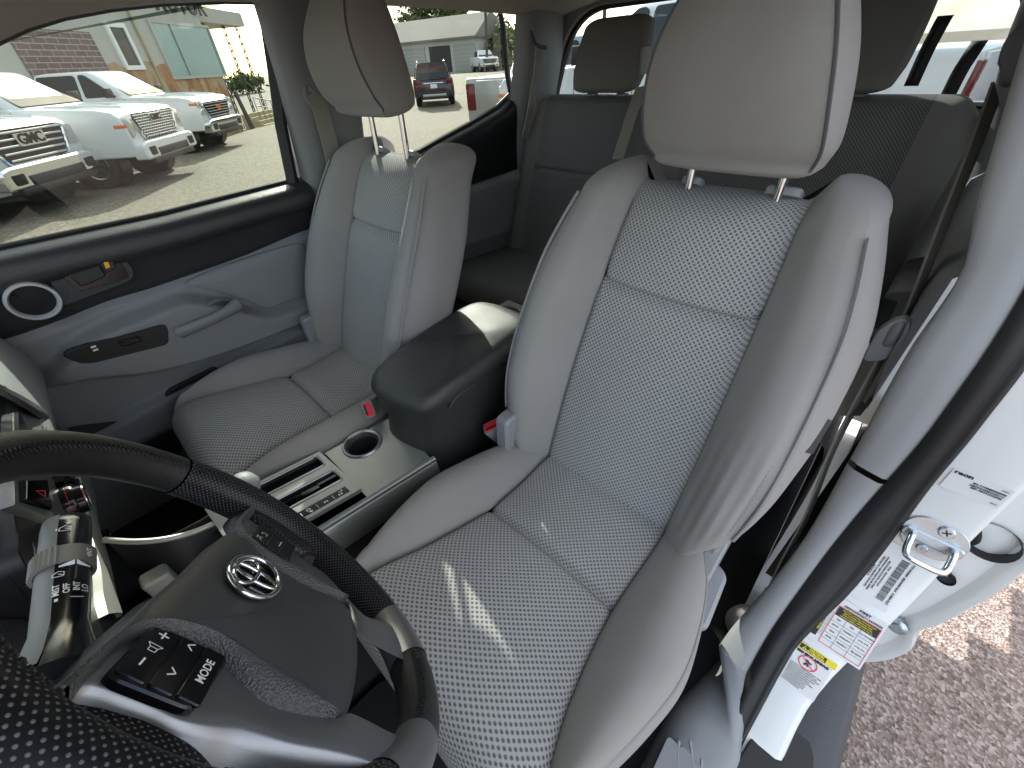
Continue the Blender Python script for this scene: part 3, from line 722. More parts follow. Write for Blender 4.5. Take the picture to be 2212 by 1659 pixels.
# ------------------------------------------------------------------ more vehicles on the lot
M['maroon'] = plain('dark_red_paint', (.035, .008, .010), .18, var=.02, coat=.6); M['silverp'] = plain('silver_car_paint', (.42, .42, .40), .3, metal=.6, coat=.5)
M['navy'] = plain('grey_car_paint', (.10, .12, .16), .22, metal=.3, coat=.6)
def make_suv():
    root = thing('suv', 'dark red SUV facing away with its tailgate towards the truck window', 'suv', (0, 0, 0))
    # origin under the rear axle, x towards the nose
    def ring(x, w0, zlo, zhi): return [(x, p[0], p[1]) for p in rpoly([(-w0, zlo), (w0, zlo), (w0, zhi), (-w0, zhi)], [.10, .10, .16, .16], 3)]
    mb = MB(); mb.loft([ring(-.98, .80, .42, .98), ring(-.94, .90, .36, 1.06), ring(-.80, .95, .34, 1.10), ring(0, .97, .34, 1.10), ring(2.5, .97, .34, 1.08), ring(3.4, .93, .36, .98), ring(3.75, .82, .40, .85)])
    mb.build('body', M['maroon'], root, sharp=60)
    mb = MB(); mb.loft([[(x, p[0]*k, p[1]) for p in rpoly([(-.84, 1.02), (.84, 1.02), (.66, 1.68), (-.66, 1.68)], [.05, .05, .14, .14], 3)] for x, k in ((-.92, .96), (-.70, 1), (1.5, 1))]+[[(2.4, p[0], p[1]) for p in rpoly([(-.84, 1.0), (.84, 1.0), (.80, 1.06), (-.80, 1.06)], [.02]*4, 3)]])
    cb = mb.build('cab', M['maroon'], root, sharp=60)
    mb = MB(); mb.prism(rpoly([(-.68, 0), (.68, 0), (.56, .46), (-.56, .46)], .07, 4), (-.945, 0, 1.10), (0, -1, 0), (.22, 0, 1), 0, .02, ez=(-1, 0, .2)); mb.build('rear_window', M['dkglass'], root)
    for sg in (-1, 1):
        mb = MB(); mb.prism(rpoly([(-.55, 0), (1.75, 0), (1.3, .46), (-.40, .46)], .06, 4), (0, sg*.845, 1.10), (1, 0, 0), (0, -sg*.27, 1), 0, .02, ez=(0, sg, .27)); mb.build('side_window', M['dkglass'], root)
        mb = MB(); mb.prism(rpoly([(0, 0), (.30, .02), (.34, .24), (.02, .22)], .04, 3) if sg > 0 else rpoly([(0, 0), (-.30, .02), (-.34, .24), (-.02, .22)][::-1], .04, 3), (-.99, sg*.58, .86), (0, 1, 0), (0, 0, 1), -.03, .09); mb.build('tail_lamp', M['redlamp'], root, bevel=.01)
        mb = MB(); mb.tube([(-.6, sg*.62, 1.70), (-.4, sg*.62, 1.75), (1.2, sg*.62, 1.75), (1.4, sg*.62, 1.70)], .02, 6); mb.build('roof_rail', M['chrome'], root)
        for ax in (0, 2.75): make_wheel(root, ax, sg*.82, sg, R=.37, W=.24)
    mb = MB(); mb.box((-1.0, 0, .92), (.03, .92, .045)); mb.build('chrome_strip', M['chrome'], root, bevel=.012)
    mb = MB(); mb.box((-1.0, 0, .80), (.02, .31, .155)); mb.build('licence_plate', M['white'], root, bevel=.008)
    mb = MB(); mb.box((-1.0, 0, .50), (.10, 1.66, .20)); mb.box((-.99, 0, .36), (.1, 1.3, .12)); mb.build('rear_bumper', M['black'], root, bevel=.03)
    mb = MB(); mb.box((-1.05, 0, .46), (.03, 1.1, .10)); mb.build('skid_plate', M['silverp'], root, bevel=.02)
    return root
sv = make_suv(); a = at(903, 232, 'z', 0); b_ = at(984, 229, 'z', 0); mid = (a+b_)/2; vd = V((mid.x-CAM.x, mid.y-CAM.y, 0)).normalized(); hs = atan2(vd.y, vd.x)
p = mid+vd*.9; place(sv, p.x, p.y, hs, 0)
FG = 'white pickups parked in front of the far garage'
for i, (px, D, h, lab) in enumerate(((985, 66, 3.14, 'distant white pickup right of the dark red SUV'), (880, 70, 3.14, 'distant white pickup partly behind the front headrest'), (932, 74, 3.14, 'distant white pickup peeking over the dark red SUV'), (1055, 58, 3.14, 'distant white pickup above the silver tailgate'))):
    o = copy_tree(t3 if i % 2 else t2); o['label'] = lab; o['group'] = FG
    r = ray(px, 150); hh = V((r.x, r.y, 0)).normalized(); p = CAM+hh*D; ang = atan2(-hh.y, -hh.x); place(o, p.x, p.y, ang+.12*(i-1), gz(p.x, p.y))
slv = make_pickup('pickup_truck', 'silver pickup seen from behind at the right edge of the rear door window', 'plain', M['silverp'], 'nearby parked pickups')
def gp2(u, v): p = at(u, v, 'z', 0); return V((p.x, p.y, 0))
e = far_pt(1003, 200, 9.5, 0); hv = (V(e)-V((CAM.x, CAM.y, 0))).normalized(); hx = atan2(hv.y, hv.x)-.50
p = V(e)+V((sin(hx), -cos(hx), 0))*-1.0*-1+V((cos(hx), sin(hx), 0))*4.95+V((-sin(hx), cos(hx), 0))*2.0*0
place(slv, p.x, p.y, hx, 0)
o = copy_tree(t2); o['label'] = 'tall white crew cab pickup right behind the back window'; o['group'] = 'nearby parked pickups'
e = far_pt(1395, 60, 6.6, 0); o.location = (e[0]+.2, e[1]-2.4, .12); o.rotation_euler = (0, 0, radians(-98)); o.location = (e[0]-1.0, e[1]-1.6, .14)
o = copy_tree(sv); o['label'] = 'dark SUV behind the truck, glimpsed between the rear headrest and the pillar'
o.location = (-7.6, 1.9, .1); o.rotation_euler = (0, 0, radians(96))
for r_, y_ in ((0, 0),): pass
# ================================================================== front seats
XB = (-.30, .245, .0698)                                   # placeholder, replaced below by the traced profile
def _quad():
    (z1, x1), (z2, x2), (z3, x3) = (.93, .038), (1.28, -.113), (1.447, -.205)
    a = ((x3-x1)/(z3-z1)-(x2-x1)/(z2-z1))/(z3-z2); b_ = (x2-x1)/(z2-z1)-a*(z1+z2); return a, b_, x1-a*z1*z1-b_*z1
XB = _quad()
def xb(z): return XB[0]*z*z+XB[1]*z+XB[2]
PIP = [(.90, .225), (.97, .240), (1.04, .247), (1.17, .246), (1.26, .238), (1.33, .225), (1.40, .206), (1.47, .190)]
PIH = [(.90, .045), (1.04, .062), (1.17, .062), (1.30, .052), (1.40, .042), (1.47, .030)]
SID = [(.90, .235), (.97, .256), (1.04, .266), (1.14, .272), (1.24, .264), (1.32, .244), (1.40, .218), (1.47, .200)]
CRH = [(.90, .050), (1.04, .078), (1.17, .078), (1.30, .062), (1.40, .048), (1.47, .034)]
def back_xf(sg, yc, dx, tilt):
    ct, st_ = cos(tilt), sin(tilt)
    def f(s, h, z):
        x = xb(z)+h; X = x-.03; Z = z-.93
        return V((.03+X*ct+Z*st_+dx, yc+sg*s, .93-X*st_+Z*ct))
    return f
def horn(s): return .032*smooth((abs(s)-.124)/.026)
def dome(s, h, w, a, top):
    'w 0..1 along the height, a 0..1 round the end'
    z0 = .935+.085*smooth((abs(s)-.15)/.10); zt = 1.388+horn(s)
    z = z0+(zt-z0)*w
    if a > 0:
        sk = max(-.15, min(.15, s)); c_, sn = cos(a*pi/2), sin(a*pi/2)
        s2 = sk+(s-sk)*c_; h2 = -.035+(h+.035)*c_
        z += (.044 if top else -.030)*sn; return s2, h2, z
    return s, h, z
ROWS = [(0, 1-k/6, False) for k in range(6)]+[(k/40, 0, False) for k in range(41)]+[(1, (k+1)/9, True) for k in range(9)]
def zof(w): return .935+(1.388-.935)*w
def seat_back(root, f, sg, folds=0):
    def col_pt(s, h, w, a, top):
        return f(*dome(s, h, w, a, top))
    # insert -------------------------------------------------
    def seam_s(z): return ctab([(.90, .137), (1.1, .139), (1.30, .135), (1.42, .128), (1.47, .122)], z)
    nI = 41
    rows = []
    ZS = 1.281
    ROWS2 = [(0, 1-k/6, False) for k in range(6)]+[(k/120, 0, False) for k in range(121)]+[(1, (k+1)/9, True) for k in range(9)]
    for (w, a, top) in ROWS2:
        z = zof(w); ss = seam_s(z); r_ = []
        gr = exp(-((z-ZS)/.006)**2)*.011+exp(-((z-ZS)/.02)**2)*.004 if a == 0 else 0
        for j in range(nI):
            u = -1+2*j/(nI-1); s = u*ss; e = 1-abs(u)
            h = .015*(1-u*u)-.009*exp(-(e/.035)**2)-gr+.006*sin(z*9+1)*(1-u*u)
            r_.append(col_pt(s, h, w, a, top))
        rows.append(r_)
    mb = MB(); mb.grid(rows); ins = mb.build('back_insert', M['knit'], root, sharp=80)
    # bolsters and side panels -------------------------------
    for d in (-1, 1):
        rb, rs = [], []
        for (w, a, top) in ROWS:
            z = zof(w); ss = seam_s(z); pp = ctab(PIP, z); ph = ctab(PIH, z); ch = ctab(CRH, z); sd = ctab(SID, z)
            prof = cr([(ss, -.009), (ss+.006, .006), (lerp(ss, pp, .45), ch*.86), (lerp(ss, pp, .78), ch), (pp, ph)], 31)
            if folds and d*sg > 0 and a == 0:
                am = .0034*smooth((1.20-z)/.16)*smooth((z-.94)/.05)
                prof = [V((p.x, p.y-am*(sin((p.x-ss)*170+(1.15-z)*9)**2+.5*sin((p.x-ss)*90+z*30)), 0)) for p in prof]
            rb.append([col_pt(d*p.x, p.y, w, a, top) for p in prof])
            prof = cr([(pp, ph), (pp+.004, ph-.006), (lerp(pp, sd, .9), .02), (sd, -.03), (sd-.006, -.085), (.20, -.118)], 15)
            rs.append([col_pt(d*p[0], p[1], w, a, top) for p in prof])
        mb = MB(); mb.grid(rb); mb.build('back_bolster', M['cloth'], root, sharp=80)
        mb = MB(); mb.grid(rs); sp_ = mb.build('back_side_panel', M['cloth2'], root, sharp=80)
        # piping along the crease, from hip to shoulder
        path = []
        for k in range(1, 45):
            w = k/44; z = zof(w); path.append(col_pt(d*(ctab(PIP, z)+.0022+.0035*smooth((z-1.18)/.12)), ctab(PIH, z)+.0016+.001*smooth((z-1.18)/.12), w, 0, False))
        mb = MB(); mb.tube(path, .0030, 6); mb.build('piping', M['thread'], sp_)
        path = []
        for k in range(2, 45):
            w = k/44; z = zof(w); path.append(col_pt(d*(ctab(PIP, z)-.011), lerp(ctab(PIH, z), ctab(CRH, z), .42)+.0015, w, 0, False))
        mb = MB()
        pts = resamp(path, 110)
        for k in range(0, 108, 2): mb.tube([pts[k], pts[k+1]], .0007, 4)
        st_ = mb.build('stitching', M['thread'], sp_)
    # rear shell
    rows = [[col_pt(-.20+.40*j/14, -.118, w, a, top) for j in range(15)] for (w, a, top) in ROWS]
    mb = MB(); mb.grid(rows); mb.build('back_shell', M['cloth2'], root, sharp=80)
def head_rest(root, f, raise_, sg, sc_=1.0):
    # built in seat space: centre behind the insert top
    zc = 1.465+raise_; hh = .245*sc_; hw = .112*sc_
    FR = M['cloth']; 
    def prof_w(t): return hw*ctab([(0, .96), (.10, 1.02), (.3, 1.0), (.6, .90), (.85, .74), (1, .60)], t)
    def prof_f(t): return ctab([(0, .072), (.12, .090), (.4, .104), (.7, .098), (1, .070)], t)   # front offset
    nR = 26; front, side, back = [], [[], []], []
    for i in range(-6, nR+7):
        t = max(0, min(nR, i))/nR; a = 0
        if i < 0: a = -i/6
        if i > nR: a = (i-nR)/6
        c_, sn = cos(a*pi/2), sin(a*pi/2)
        W_, F_ = prof_w(t), prof_f(t); z = zc+.018+(hh-.05)*t+(-.020 if i < 0 else .034)*sn
        def P_(s, h):
            OFS = .019
            sk = max(-hw*.55, min(hw*.55, s)); s2 = sk+(s-sk)*c_; h2 = .0+(h-.0)*c_; return f(s2+OFS, h2-.02+HRX, z)
        HRX = (.032+.170*t) if sg > 0 else (.072+.140*t)
        front.append([P_(-W_+2*W_*j/24, F_-.018*abs(-1+j/12)**2.4) for j in range(25)])
        for k, d in enumerate((-1, 1)):
            pr_ = cr([(W_, F_-.018), (W_+.006, F_-.030), (W_+.004, -.01), (W_-.02, -.045), (W_-.06, -.055)], 12)
            side[k].append([P_(d*p[0], p[1]) for p in pr_])
        back.append([P_((W_-.06)*(-1+2*j/10), -.055) for j in range(11)])
    mb = MB(); mb.grid(front); hr = mb.build('headrest', FR, root, sharp=80)
    for k in (0, 1):
        mb = MB(); mb.grid(side[k]); mb.build('side_cover', M['cloth2'], hr, sharp=80)
        path = [r_[0] for r_ in side[k]][5:-5]; mb = MB(); mb.tube(path, .0022, 6); mb.build('seam', M['seam'], hr)
    mb = MB(); mb.grid(back); mb.build('rear_cover', M['cloth2'], hr, sharp=80)
    for d in (-1, 1):
        s = d*.067+.019
        mb = MB(); mb.tube([f(s, -.040+(xb(1.40)-xb(1.40+(zc+.08-1.40)*k/5))*.92, 1.40+(zc+.08-1.40)*k/5) for k in range(6)], .0068, 14); mb.build('headrest_post', M['chrome'], hr)
        b_ = f(s, -.036, 1.435); up = (f(s, -.036, 1.48)-b_).normalized(); ex = V((0, 1, 0)); ey = up.cross(ex)
        mb = MB(); wd = .021 if d > 0 else .017
        mb.prism(rpoly([(-wd, -.015), (wd+(.008 if d*sg > 0 else 0), -.015), (wd+(.008 if d*sg > 0 else 0), .015), (-wd, .015)], .012, 5), b_-up*.006, ex, ey, 0, .013, ez=up, inset=.003); mb.build('post_guide', M['trim_l'], root, sharp=30)
def cushion(root, yc, dx, sg):
    def f(s, x, z): return V((x+dx, yc+sg*s, z))
    XF = .485                                              # front end of the straight part
    def seam_s(x): return ctab([(-.03, .135), (.05, .139), (.22, .142), (.36, .165), (.44, .190), (.50, .205)], x)
    def zc(x): return ctab([(-.04, .925), (.05, .928), (.12, .922), (.22, .926), (.33, .942), (.42, .952), (.50, .946)], x)
    def pip(x): return ctab([(-.04, .175), (.03, .205), (.10, .235), (.2, .255), (.3, .262), (.38, .250), (.44, .232), (.50, .212)], x)
    def xmax(s): return .452-.10*max(0, (abs(s)-.19)/.09)**1.3 if abs(s) > .19 else .452
    NX = 60
    def P_(s, z, t, a):
        x = lerp(-.045, xmax(s), t); c_, sn = cos(a*pi/2), sin(a*pi/2)
        if a > 0:
            zk = .865; z2 = zk+(z-zk)*c_; return f(s, x+.062*sn, z2)
        return f(s, x, z)
    RW = [(k/NX, 0) for k in range(NX+1)]+[(1, (k+1)/10) for k in range(10)]
    def crease(x): return exp(-((x-(.212))/.0065)**2)*.012+exp(-((x-.212)/.022)**2)*.004
    rows = []
    RW2 = [(k/150, 0) for k in range(151)]+[(1, (k+1)/12) for k in range(12)]
    for t, a in RW2:
        x = lerp(-.045, .452, t); ss = seam_s(x+.03*a); r_ = []
        for j in range(41):
            u = -1+2*j/40; e = 1-abs(u); z = zc(x)+.016*(1-u*u)-.012*exp(-(e/.035)**2)-(crease(x) if a == 0 else 0)
            r_.append(P_(u*ss, z, t, a))
        rows.append(r_)
    mb = MB(); mb.grid(rows); mb.build('cushion_insert', M['knit'], root, sharp=80)
    for d in (-1, 1):
        rb, rs, pth = [], [], []
        for t, a in RW:
            x = lerp(-.045, .452, t); ss = seam_s(x+.03*a); pp = pip(x); z0 = zc(x); bh = ctab([(-.04, .0), (.05, .018), (.15, .038), (.3, .040), (.42, .022), (.5, .005)], x)
            pr_ = cr([(ss, z0-.012), (ss+.008, z0+.004), (lerp(ss, pp, .5), z0+bh), (lerp(ss, pp, .82), z0+bh*.92), (pp, z0+bh*.45-.006)], 15)
            rb.append([P_(d*p[0], p[1], t, a) for p in pr_])
            pr_ = cr([(pp, z0+bh*.45-.006), (pp+.006, z0-.02), (pp+.008, z0-.055), (pp-.008, z0-.10)], 9)
            rs.append([P_(d*p[0], p[1], t, a) for p in pr_])
            pth.append(P_(d*(pp-.012), z0+bh*.66+.0015, t, a))
        mb = MB(); mb.grid(rb); mb.build('cushion_bolster', M['cloth'], root, sharp=80)
        mb = MB(); mb.grid(rs); sd = mb.build('cushion_side', M['cloth2'], root, sharp=80)
        mb = MB(); mb.tube([r_[0] for r_ in rs][3:], .0025, 6); mb.build('piping', M['thread'], sd)
        mb = MB(); pts = resamp(pth[4:-4], 130)
        for k in range(0, 128, 2): mb.tube([pts[k], pts[k+1]], .0007, 4)
        mb.build('stitching', M['thread'], sd)
    # plinth and seat frame under the cushion
    mb = MB(); mb.box((.20+dx, yc, .80), (.50, .36, .14)); mb.build('seat_pan', M['black'], root, bevel=.03)
    mb = MB()
    for d in (-1, 1): mb.box((.18+dx, yc+d*.20, .665), (.50, .04, .05))
    mb.build('seat_rail', M['black'], root, bevel=.004)
def side_plastics(root, yc, dx, sg, out):
    # moulded side shield, with lever and height knob on the outboard side
    s = out*.222
    mb = MB(); pl = rpoly([(-.10, .80), (.36, .80), (.40, .86), (.30, .885), (.06, .90), (.015, .955), (-.09, .965), (-.13, .88)], .03, 4)
    y = yc+sg*s
    mb.prism(pl, (dx, y, 0), (1, 0, 0), (0, 0, 1), -.012, .012, ez=(0, sg*out, 0), inset=.004); mb.build('side_shield', M['trim_l'], root, sharp=30)
    mb = MB(); mb.prism(rpoly([(-.035, -.05), (.03, -.05), (.035, .045), (-.03, .05)], .02, 4), (-.0+dx, y-sg*out*.03, .955), (1, 0, 0), (0, 0, 1), -.0, .035, ez=(0, sg*out, 0), inset=.006); mb.build('recliner_cover', M['trim_l'], root, sharp=30)
DY, PY = .388, -.388
ds = thing('front_seat', 'grey cloth front seat nearest the open door, with the airbag tag on its side', 'seat', (.2, DY, .64), 'front seats')
f = back_xf(1, DY, 0, 0)
seat_back(ds, f, 1, folds=1); head_rest(ds, f, .002, 1); cushion(ds, DY, 0, 1); side_plastics(ds, DY, 0, 1, 1)
ps = thing('front_seat', 'grey cloth front seat beyond the console, its headrest raised on long chrome posts', 'seat', (.27, PY, .64), 'front seats')
f2 = back_xf(-1, PY, .074, .012)
seat_back(ps, f2, -1); head_rest(ps, f2, .056, -1); cushion(ps, PY, .074, -1); side_plastics(ps, PY, .074, -1, -1)
# recliner lever, height knob and airbag tag of the driver seat (traced on the seat's flank)
pl = rpoly([(-.055, -.021), (.045, -.017), (.055, .004), (.045, .020), (-.050, .020), (-.062, .0)], .012, 4)
mb = MB(); mb.prism(pl, (.066, .628, .855), (1, .10, -.28), (0, 1, 0), 0, .026, inset=.006); mb.build('recliner_lever', M['trim_l'], ds, sharp=30)
kc = V((.190, .634, .852)); mb = MB(); kp = []
for k in range(60):
    a = 2*pi*k/60; r_ = .040*(1+.055*(1 if (k//3) % 2 else -1)); kp.append((r_*cos(a), r_*sin(a)))
mb.prism(kp, kc, (1, 0, 0), (0, 0, 1), -.012, .018, ez=(0, 1, 0), inset=.003); mb.build('height_knob', M['trim_l'], ds, sharp=40)
tgp = [f(.252, .052, z) for z in (1.205, 1.165)]
mb = MB(); a = f(.249, .050, 1.222); b_ = f(.249, .055, 1.182); dn = (b_-a).normalized(); ot = V((-.62, .50, -.1)).normalized(); ot = (ot-dn*ot.dot(dn)).normalized()
mb.prism([(0, 0), (.052, 0), (.052, .034), (0, .034)], b_, -dn, ot, 0, .0012); tg_ = mb.build('airbag_tag', M['ink'], ds, smooth_=False)
mb = MB(); text_on(mb, 'SRS', b_+(-dn)*.026+ot*.013+(-dn).cross(ot)*.0018, -dn, ot, .0105, bold=.0002); text_on(mb, 'AIRBAG', b_+(-dn)*.026+ot*.025+(-dn).cross(ot)*.0018, -dn, ot, .0105, bold=.0002)
mb.prism([(-.015, -.0004), (.015, -.0004), (.015, .0004), (-.015, .0004)], b_+(-dn)*.026+ot*.019+(-dn).cross(ot)*.0018, -dn, ot, 0, .0003)
mb.build('lettering', M['white'], tg_, smooth_=False)
# ================================================================== cab shell
cab = thing('truck_cab', 'white crew cab shell with grey pillar trim round the open doorway', 'truck cab', (0, 0, .5))
# door-jamb surface: follows the doorway edge down the pillar and forward into the sill
FZ = [(.60, .155), (.62, .130), (.70, .050), (.78, -.025), (.88, -.096), (.95, -.132), (1.05, -.163), (1.2, -.178), (1.3, -.188), (1.5, -.235), (1.7, -.32), (1.8, -.37)]
def fz(z): return ctab(FZ, z)
def jamb(u, v, off=0): return onf(u, v, lambda P: P.x-(fz(P.z)+off), .5, 2.4)
ZL = [.622+.0*k for k in range(0)]
ZS_ = [1.78-(1.78-.625)*(k/44) for k in range(45)]
def yv(t, z): return ctab(t, z)
SEALR = [(.62, .782), (.71, .780), (.76, .780), (.81, .790), (.88, .804), (.97, .809), (1.1, .805), (1.2, .803), (1.4, .79), (1.6, .745), (1.78, .69)]
SEALL = [(.62, .748), (.70, .742), (.76, .742), (.84, .748), (.95, .756), (1.1, .766), (1.2, .767), (1.4, .755), (1.6, .712), (1.78, .655)]
OUTER = [(.62, .842), (.70, .836), (.76, .844), (.81, .856), (.89, .872), (1.01, .880), (1.15, .880), (1.4, .868), (1.6, .83), (1.78, .77)]
TRIML = [(.56, .685), (.64, .684), (.72, .688), (.80, .705), (.90, .718), (1.02, .716), (1.13, .708), (1.27, .700), (1.38, .702), (1.44, .684), (1.5, .669), (1.55, .657), (1.60, .645), (1.78, .605)]
def nrm2(z):
    d = V((fz(z+.01)-fz(z-.01), 0, .02)).normalized(); return V((d.z, 0, -d.x))      # faces forward/up
def J(z, y, off=0): n_ = nrm2(z); return V((fz(z), y, z))+n_*off
# white painted jamb: runs on forward as the door sill
rows = []
for z in ZS_:
    a = yv(SEALR, z)-.02; c_ = yv(OUTER, z); rows.append([J(z, a, -.004), J(z, lerp(a, c_, .5), 0), J(z, c_-.012, 0), J(z, c_-.003, -.003), J(z, c_, -.012), J(z, c_+.004, -.05), J(z, c_-.01, -.12)])
sx = [.155+.12*k for k in range(1, 10)]
for k, x in enumerate(sx): rows.append([V((x, y_, z_)) for y_, z_ in ((.765, .612), (.80, .612), (.832, .612), (.840, .608), (.845, .595), (.85, .54), (.84, .46))])
mb = MB(); mb.grid(rows); jm = mb.build('door_jamb', M['paint'], cab, sharp=70)
# dark scuff step at the front end of the sill
mb = MB(); pts = [at(*p, 'z', .618) for p in ((1655, 1534), (1745, 1610), (1753, 1640), (1740, 1800), (1500, 1800))]
o_ = pts[0]; mb.prism([(p.x, p.y) for p in pts][::-1], (0, 0, .598), (1, 0, 0), (0, 1, 0), 0, .034, inset=.002); mb.build('sill_pad', M['black'], cab, sharp=30)
# rubber weatherstrip: bulb plus black flange
rows = []; rows2 = []
def seal_pt(z, t, off):
    return J(z, lerp(yv(SEALL, z)-.002, yv(SEALR, z)+.001, t), off)
for z in ZS_+[None]*7:
    if z is None: continue
    r_ = []
    for k in range(13):
        t = k/12; off = .003+.009*max(0, sin(pi*min(1, t*1.35)))**.8 if t < .74 else .002+.006*sin(pi*(t-.70)/.30)
        r_.append(seal_pt(z, t, off))
    rows.append(r_)
zb_ = rows[-1]
for k in range(1, 9):
    x = .13+.10*k; rows.append([V((x, p.y, p.z-.003)) for p in zb_])
mb = MB(); mb.grid(rows); mb.build('weatherstrip', M['rubber'], cab, sharp=80)
# pillar trim, its grey lifted for the open door's light
def trim_row(z):
    a = yv(TRIML, z); b_ = yv(SEALL, z)+.004
    return [J(z, a+.05, -.30), J(z, a+.012, -.10), J(z, a, -.024), J(z, a+.0015, -.013), J(z, a+.007, -.0075), J(z, lerp(a, b_, .45), -.001), J(z, lerp(a, b_, .80), .0035), J(z, lerp(a, b_, .90), .004), J(z, lerp(a, b_, .97), .002), J(z, b_, -.004)]
rows = [[p for p in cr(trim_row(z), 22)] for z in ZS_ if z > 1.065]
mb = MB(); mb.grid(rows); mb.build('pillar_trim', M['pillar'], cab, sharp=60)
rows = [[p for p in cr(trim_row(z), 22)] for z in [1.062-(1.062-.70)*k/24 for k in range(25)]]
rows = [[p+V((.0015, -.001, 0)) for p in r_] for r_ in rows]
mb = MB(); mb.grid(rows); mb.build('lower_pillar_trim', M['pillar'], cab, sharp=60)
# scuff plate: wide grey sill cover with raised ribs, fills inboard towards the carpet
z0 = .70; base = rows[-1]
rr = [[V((p.x, p.y, p.z)) for p in base]]
def scuff(x):
    prof = [(.655, .565), (.672, .62), (.700, .642), (.74, .645), (.775, .640), (.790, .625), (.792, .605)]
    return [V((x, y_, z_)) for y_, z_ in prof]
tgt = cr(scuff(.16), 22)
for k in range(1, 7):
    t = k/7; rr.append([a.lerp(b_, smooth(t)) for a, b_ in zip(base, tgt)])
for x in (.16, .2, .3, .45, .6, .8, 1.0): rr.append(cr(scuff(x), 22))
mb = MB(); mb.grid(rr); sp = mb.build('scuff_plate', M['trim_l'], cab, sharp=60)
mb = MB()
for (u0, v0, u1, v1) in ((1466, 1600, 1462, 1690), (1490, 1600, 1500, 1690), (1515, 1640, 1512, 1720)):
    a = at(u0, v0, 'z', .643); b_ = at(u1, v1, 'z', .643); mb.tube([a, b_], .0035, 6)
for q_ in ((1457, 1600), (1485, 1620), (1510, 1650)):
    a = at(*q_, 'z', .646); mb.prism(rpoly([(0, -.012), (.25, -.012), (.25, .012), (0, .012)], .008, 4), a+V((0, 0, -.004)), (1, .03, 0), (0, 1, 0), 0, .004, inset=.001)
mb.build('rib', M['trim_l'], sp, sharp=30)
# outer body side below the sill and the running board
mb = MB(); mb.grid([[V((x, y_, z_)) for y_, z_ in ((.835, .60), (.850, .56), (.855, .45), (.85, .40), (.70, .40))] for x in (-1.3, -.6, .0, .6, 1.3)]); mb.build('rocker_panel', M['paint'], cab, sharp=60)
rb = thing('running_board', 'dark grey running board along the driver side sill', 'running board', (0, .95, .42))
M['board'] = plain('board_plastic', (.055, .057, .062), .6, grain=.8, gscale=500, gd=.0008)
P0, P1 = at(1790, 1545, 'z', .47), at(1865, 1432, 'z', .47)
rows = [[V((x, y_, z_)) for y_, z_ in ((.80, .43), (.86, .465), (.90, .475), (.945, .470), (.965, .45), (.965, .42), (.94, .40), (.80, .40))] for x in [-1.6+.2*k for k in range(16)]]
mb = MB(); mb.grid(rows); mb.build('tread', M['board'], rb, sharp=60)

# floor, tunnel, firewall, roof, body sides seen through the glass
def slab(nm, pts, th, mt, par=cab, axis=V((0, 0, -1)), **k):
    mb = MB(); n = len(pts); A = [V(p) for p in pts]; B = [V(p)+axis*th for p in pts]
    mb.add(A+B, [tuple(range(n)), tuple(range(n, 2*n))[::-1]]+[(i, (i+1) % n, n+(i+1) % n, n+i) for i in range(n)]); return mb.build(nm, mt, par, smooth_=False, **k)
slab('floor', [(-1.15, -.79, .60), (1.3, -.79, .60), (1.3, .70, .60), (-1.15, .70, .60)], .06, M['carpet'])
mb = MB(); rows = []
for x in [-.6+.05*k for k in range(38)]:
    rows.append([V((x, p.x, p.y)) for p in cr([(-.19, .60, 0), (-.14, .70, 0), (-.08, .735, 0), (.08, .735, 0), (.14, .70, 0), (.19, .60, 0)], 15)])
mb.grid(rows); mb.build('tunnel', M['carpet'], cab)
# ribbed rubber floor mat in the driver footwell
mt_ = thing('floor_mat', 'black rubber floor mat with moulded grooves below the steering wheel', 'floor mat', (.75, .38, .61))
mb = MB(); mb.prism(rpoly([(.50, .20), (1.12, .20), (1.12, .58), (.50, .58)], .05, 5), (0, 0, .606), (1, 0, 0), (0, 1, 0), 0, .010, inset=.003); mm = mb.build('mat', M['rubber'], mt_, sharp=30)
mb = MB()
for k in range(5): mb.prism(rpoly([(.60, -.006), (.74, -.006), (.74, .006), (.60, .006)], .005, 3), (0, .30+k*.05, .616), (1, 0, 0), (0, 1, 0), 0, .006, inset=.002)
for d in (-1, 1): mb.prism([(0, 0), (.20, 0), (.20, .010), (0, .010)], (.76, .39, .616), (1, d*.9, 0), (-d*.9, 1, 0), 0, .006)
mb.build('groove_rib', M['black'], mm, sharp=30)
slab('firewall', [(1.32, -.80, .5), (1.32, .80, .5), (1.32, .80, 1.25), (1.32, -.80, 1.25)], .03, M['carpet'], axis=V((1, 0, 0)))
# roof: curved headliner + outer skin
def roof_rows(dz, ex=0):
    rows = []
    for k in range(13):
        x = lerp(.72+ex, -1.20-ex, k/12); zc_ = 1.80-.030*((x+.2)/1.0)**2+dz; r_ = []
        for j in range(17):
            y = lerp(-.66-ex*.5, .66+ex*.5, j/16); r_.append(V((x, y, zc_-.055*abs(y/.66)**3.2)))
        rows.append(r_)
    return rows
mb = MB(); mb.grid(roof_rows(0)); mb.build('headliner', M['headliner'], cab, sharp=80)
mb = MB(); mb.grid(roof_rows(.045, .03)); mb.build('roof_panel', M['paint'], cab, sharp=80)
# right-hand side structure: roof rail, a/b/c pillars round the two door windows
def side_patch(nm, pxs, y, th, mt, par=cab, dy=V((0, -1, 0)), bevel=.006):
    mb = MB(); pl = []
    for p in pxs:
        q_ = at(p[0], p[1], 'y', y) if len(p) == 2 else V((p[1], y, p[2])); pl.append((q_.x, q_.z))
    mb.prism(pl, (0, y, 0), (1, 0, 0), (0, 0, 1), 0, th, ez=dy); return mb.build(nm, mt, par, bevel=bevel, sharp=30)
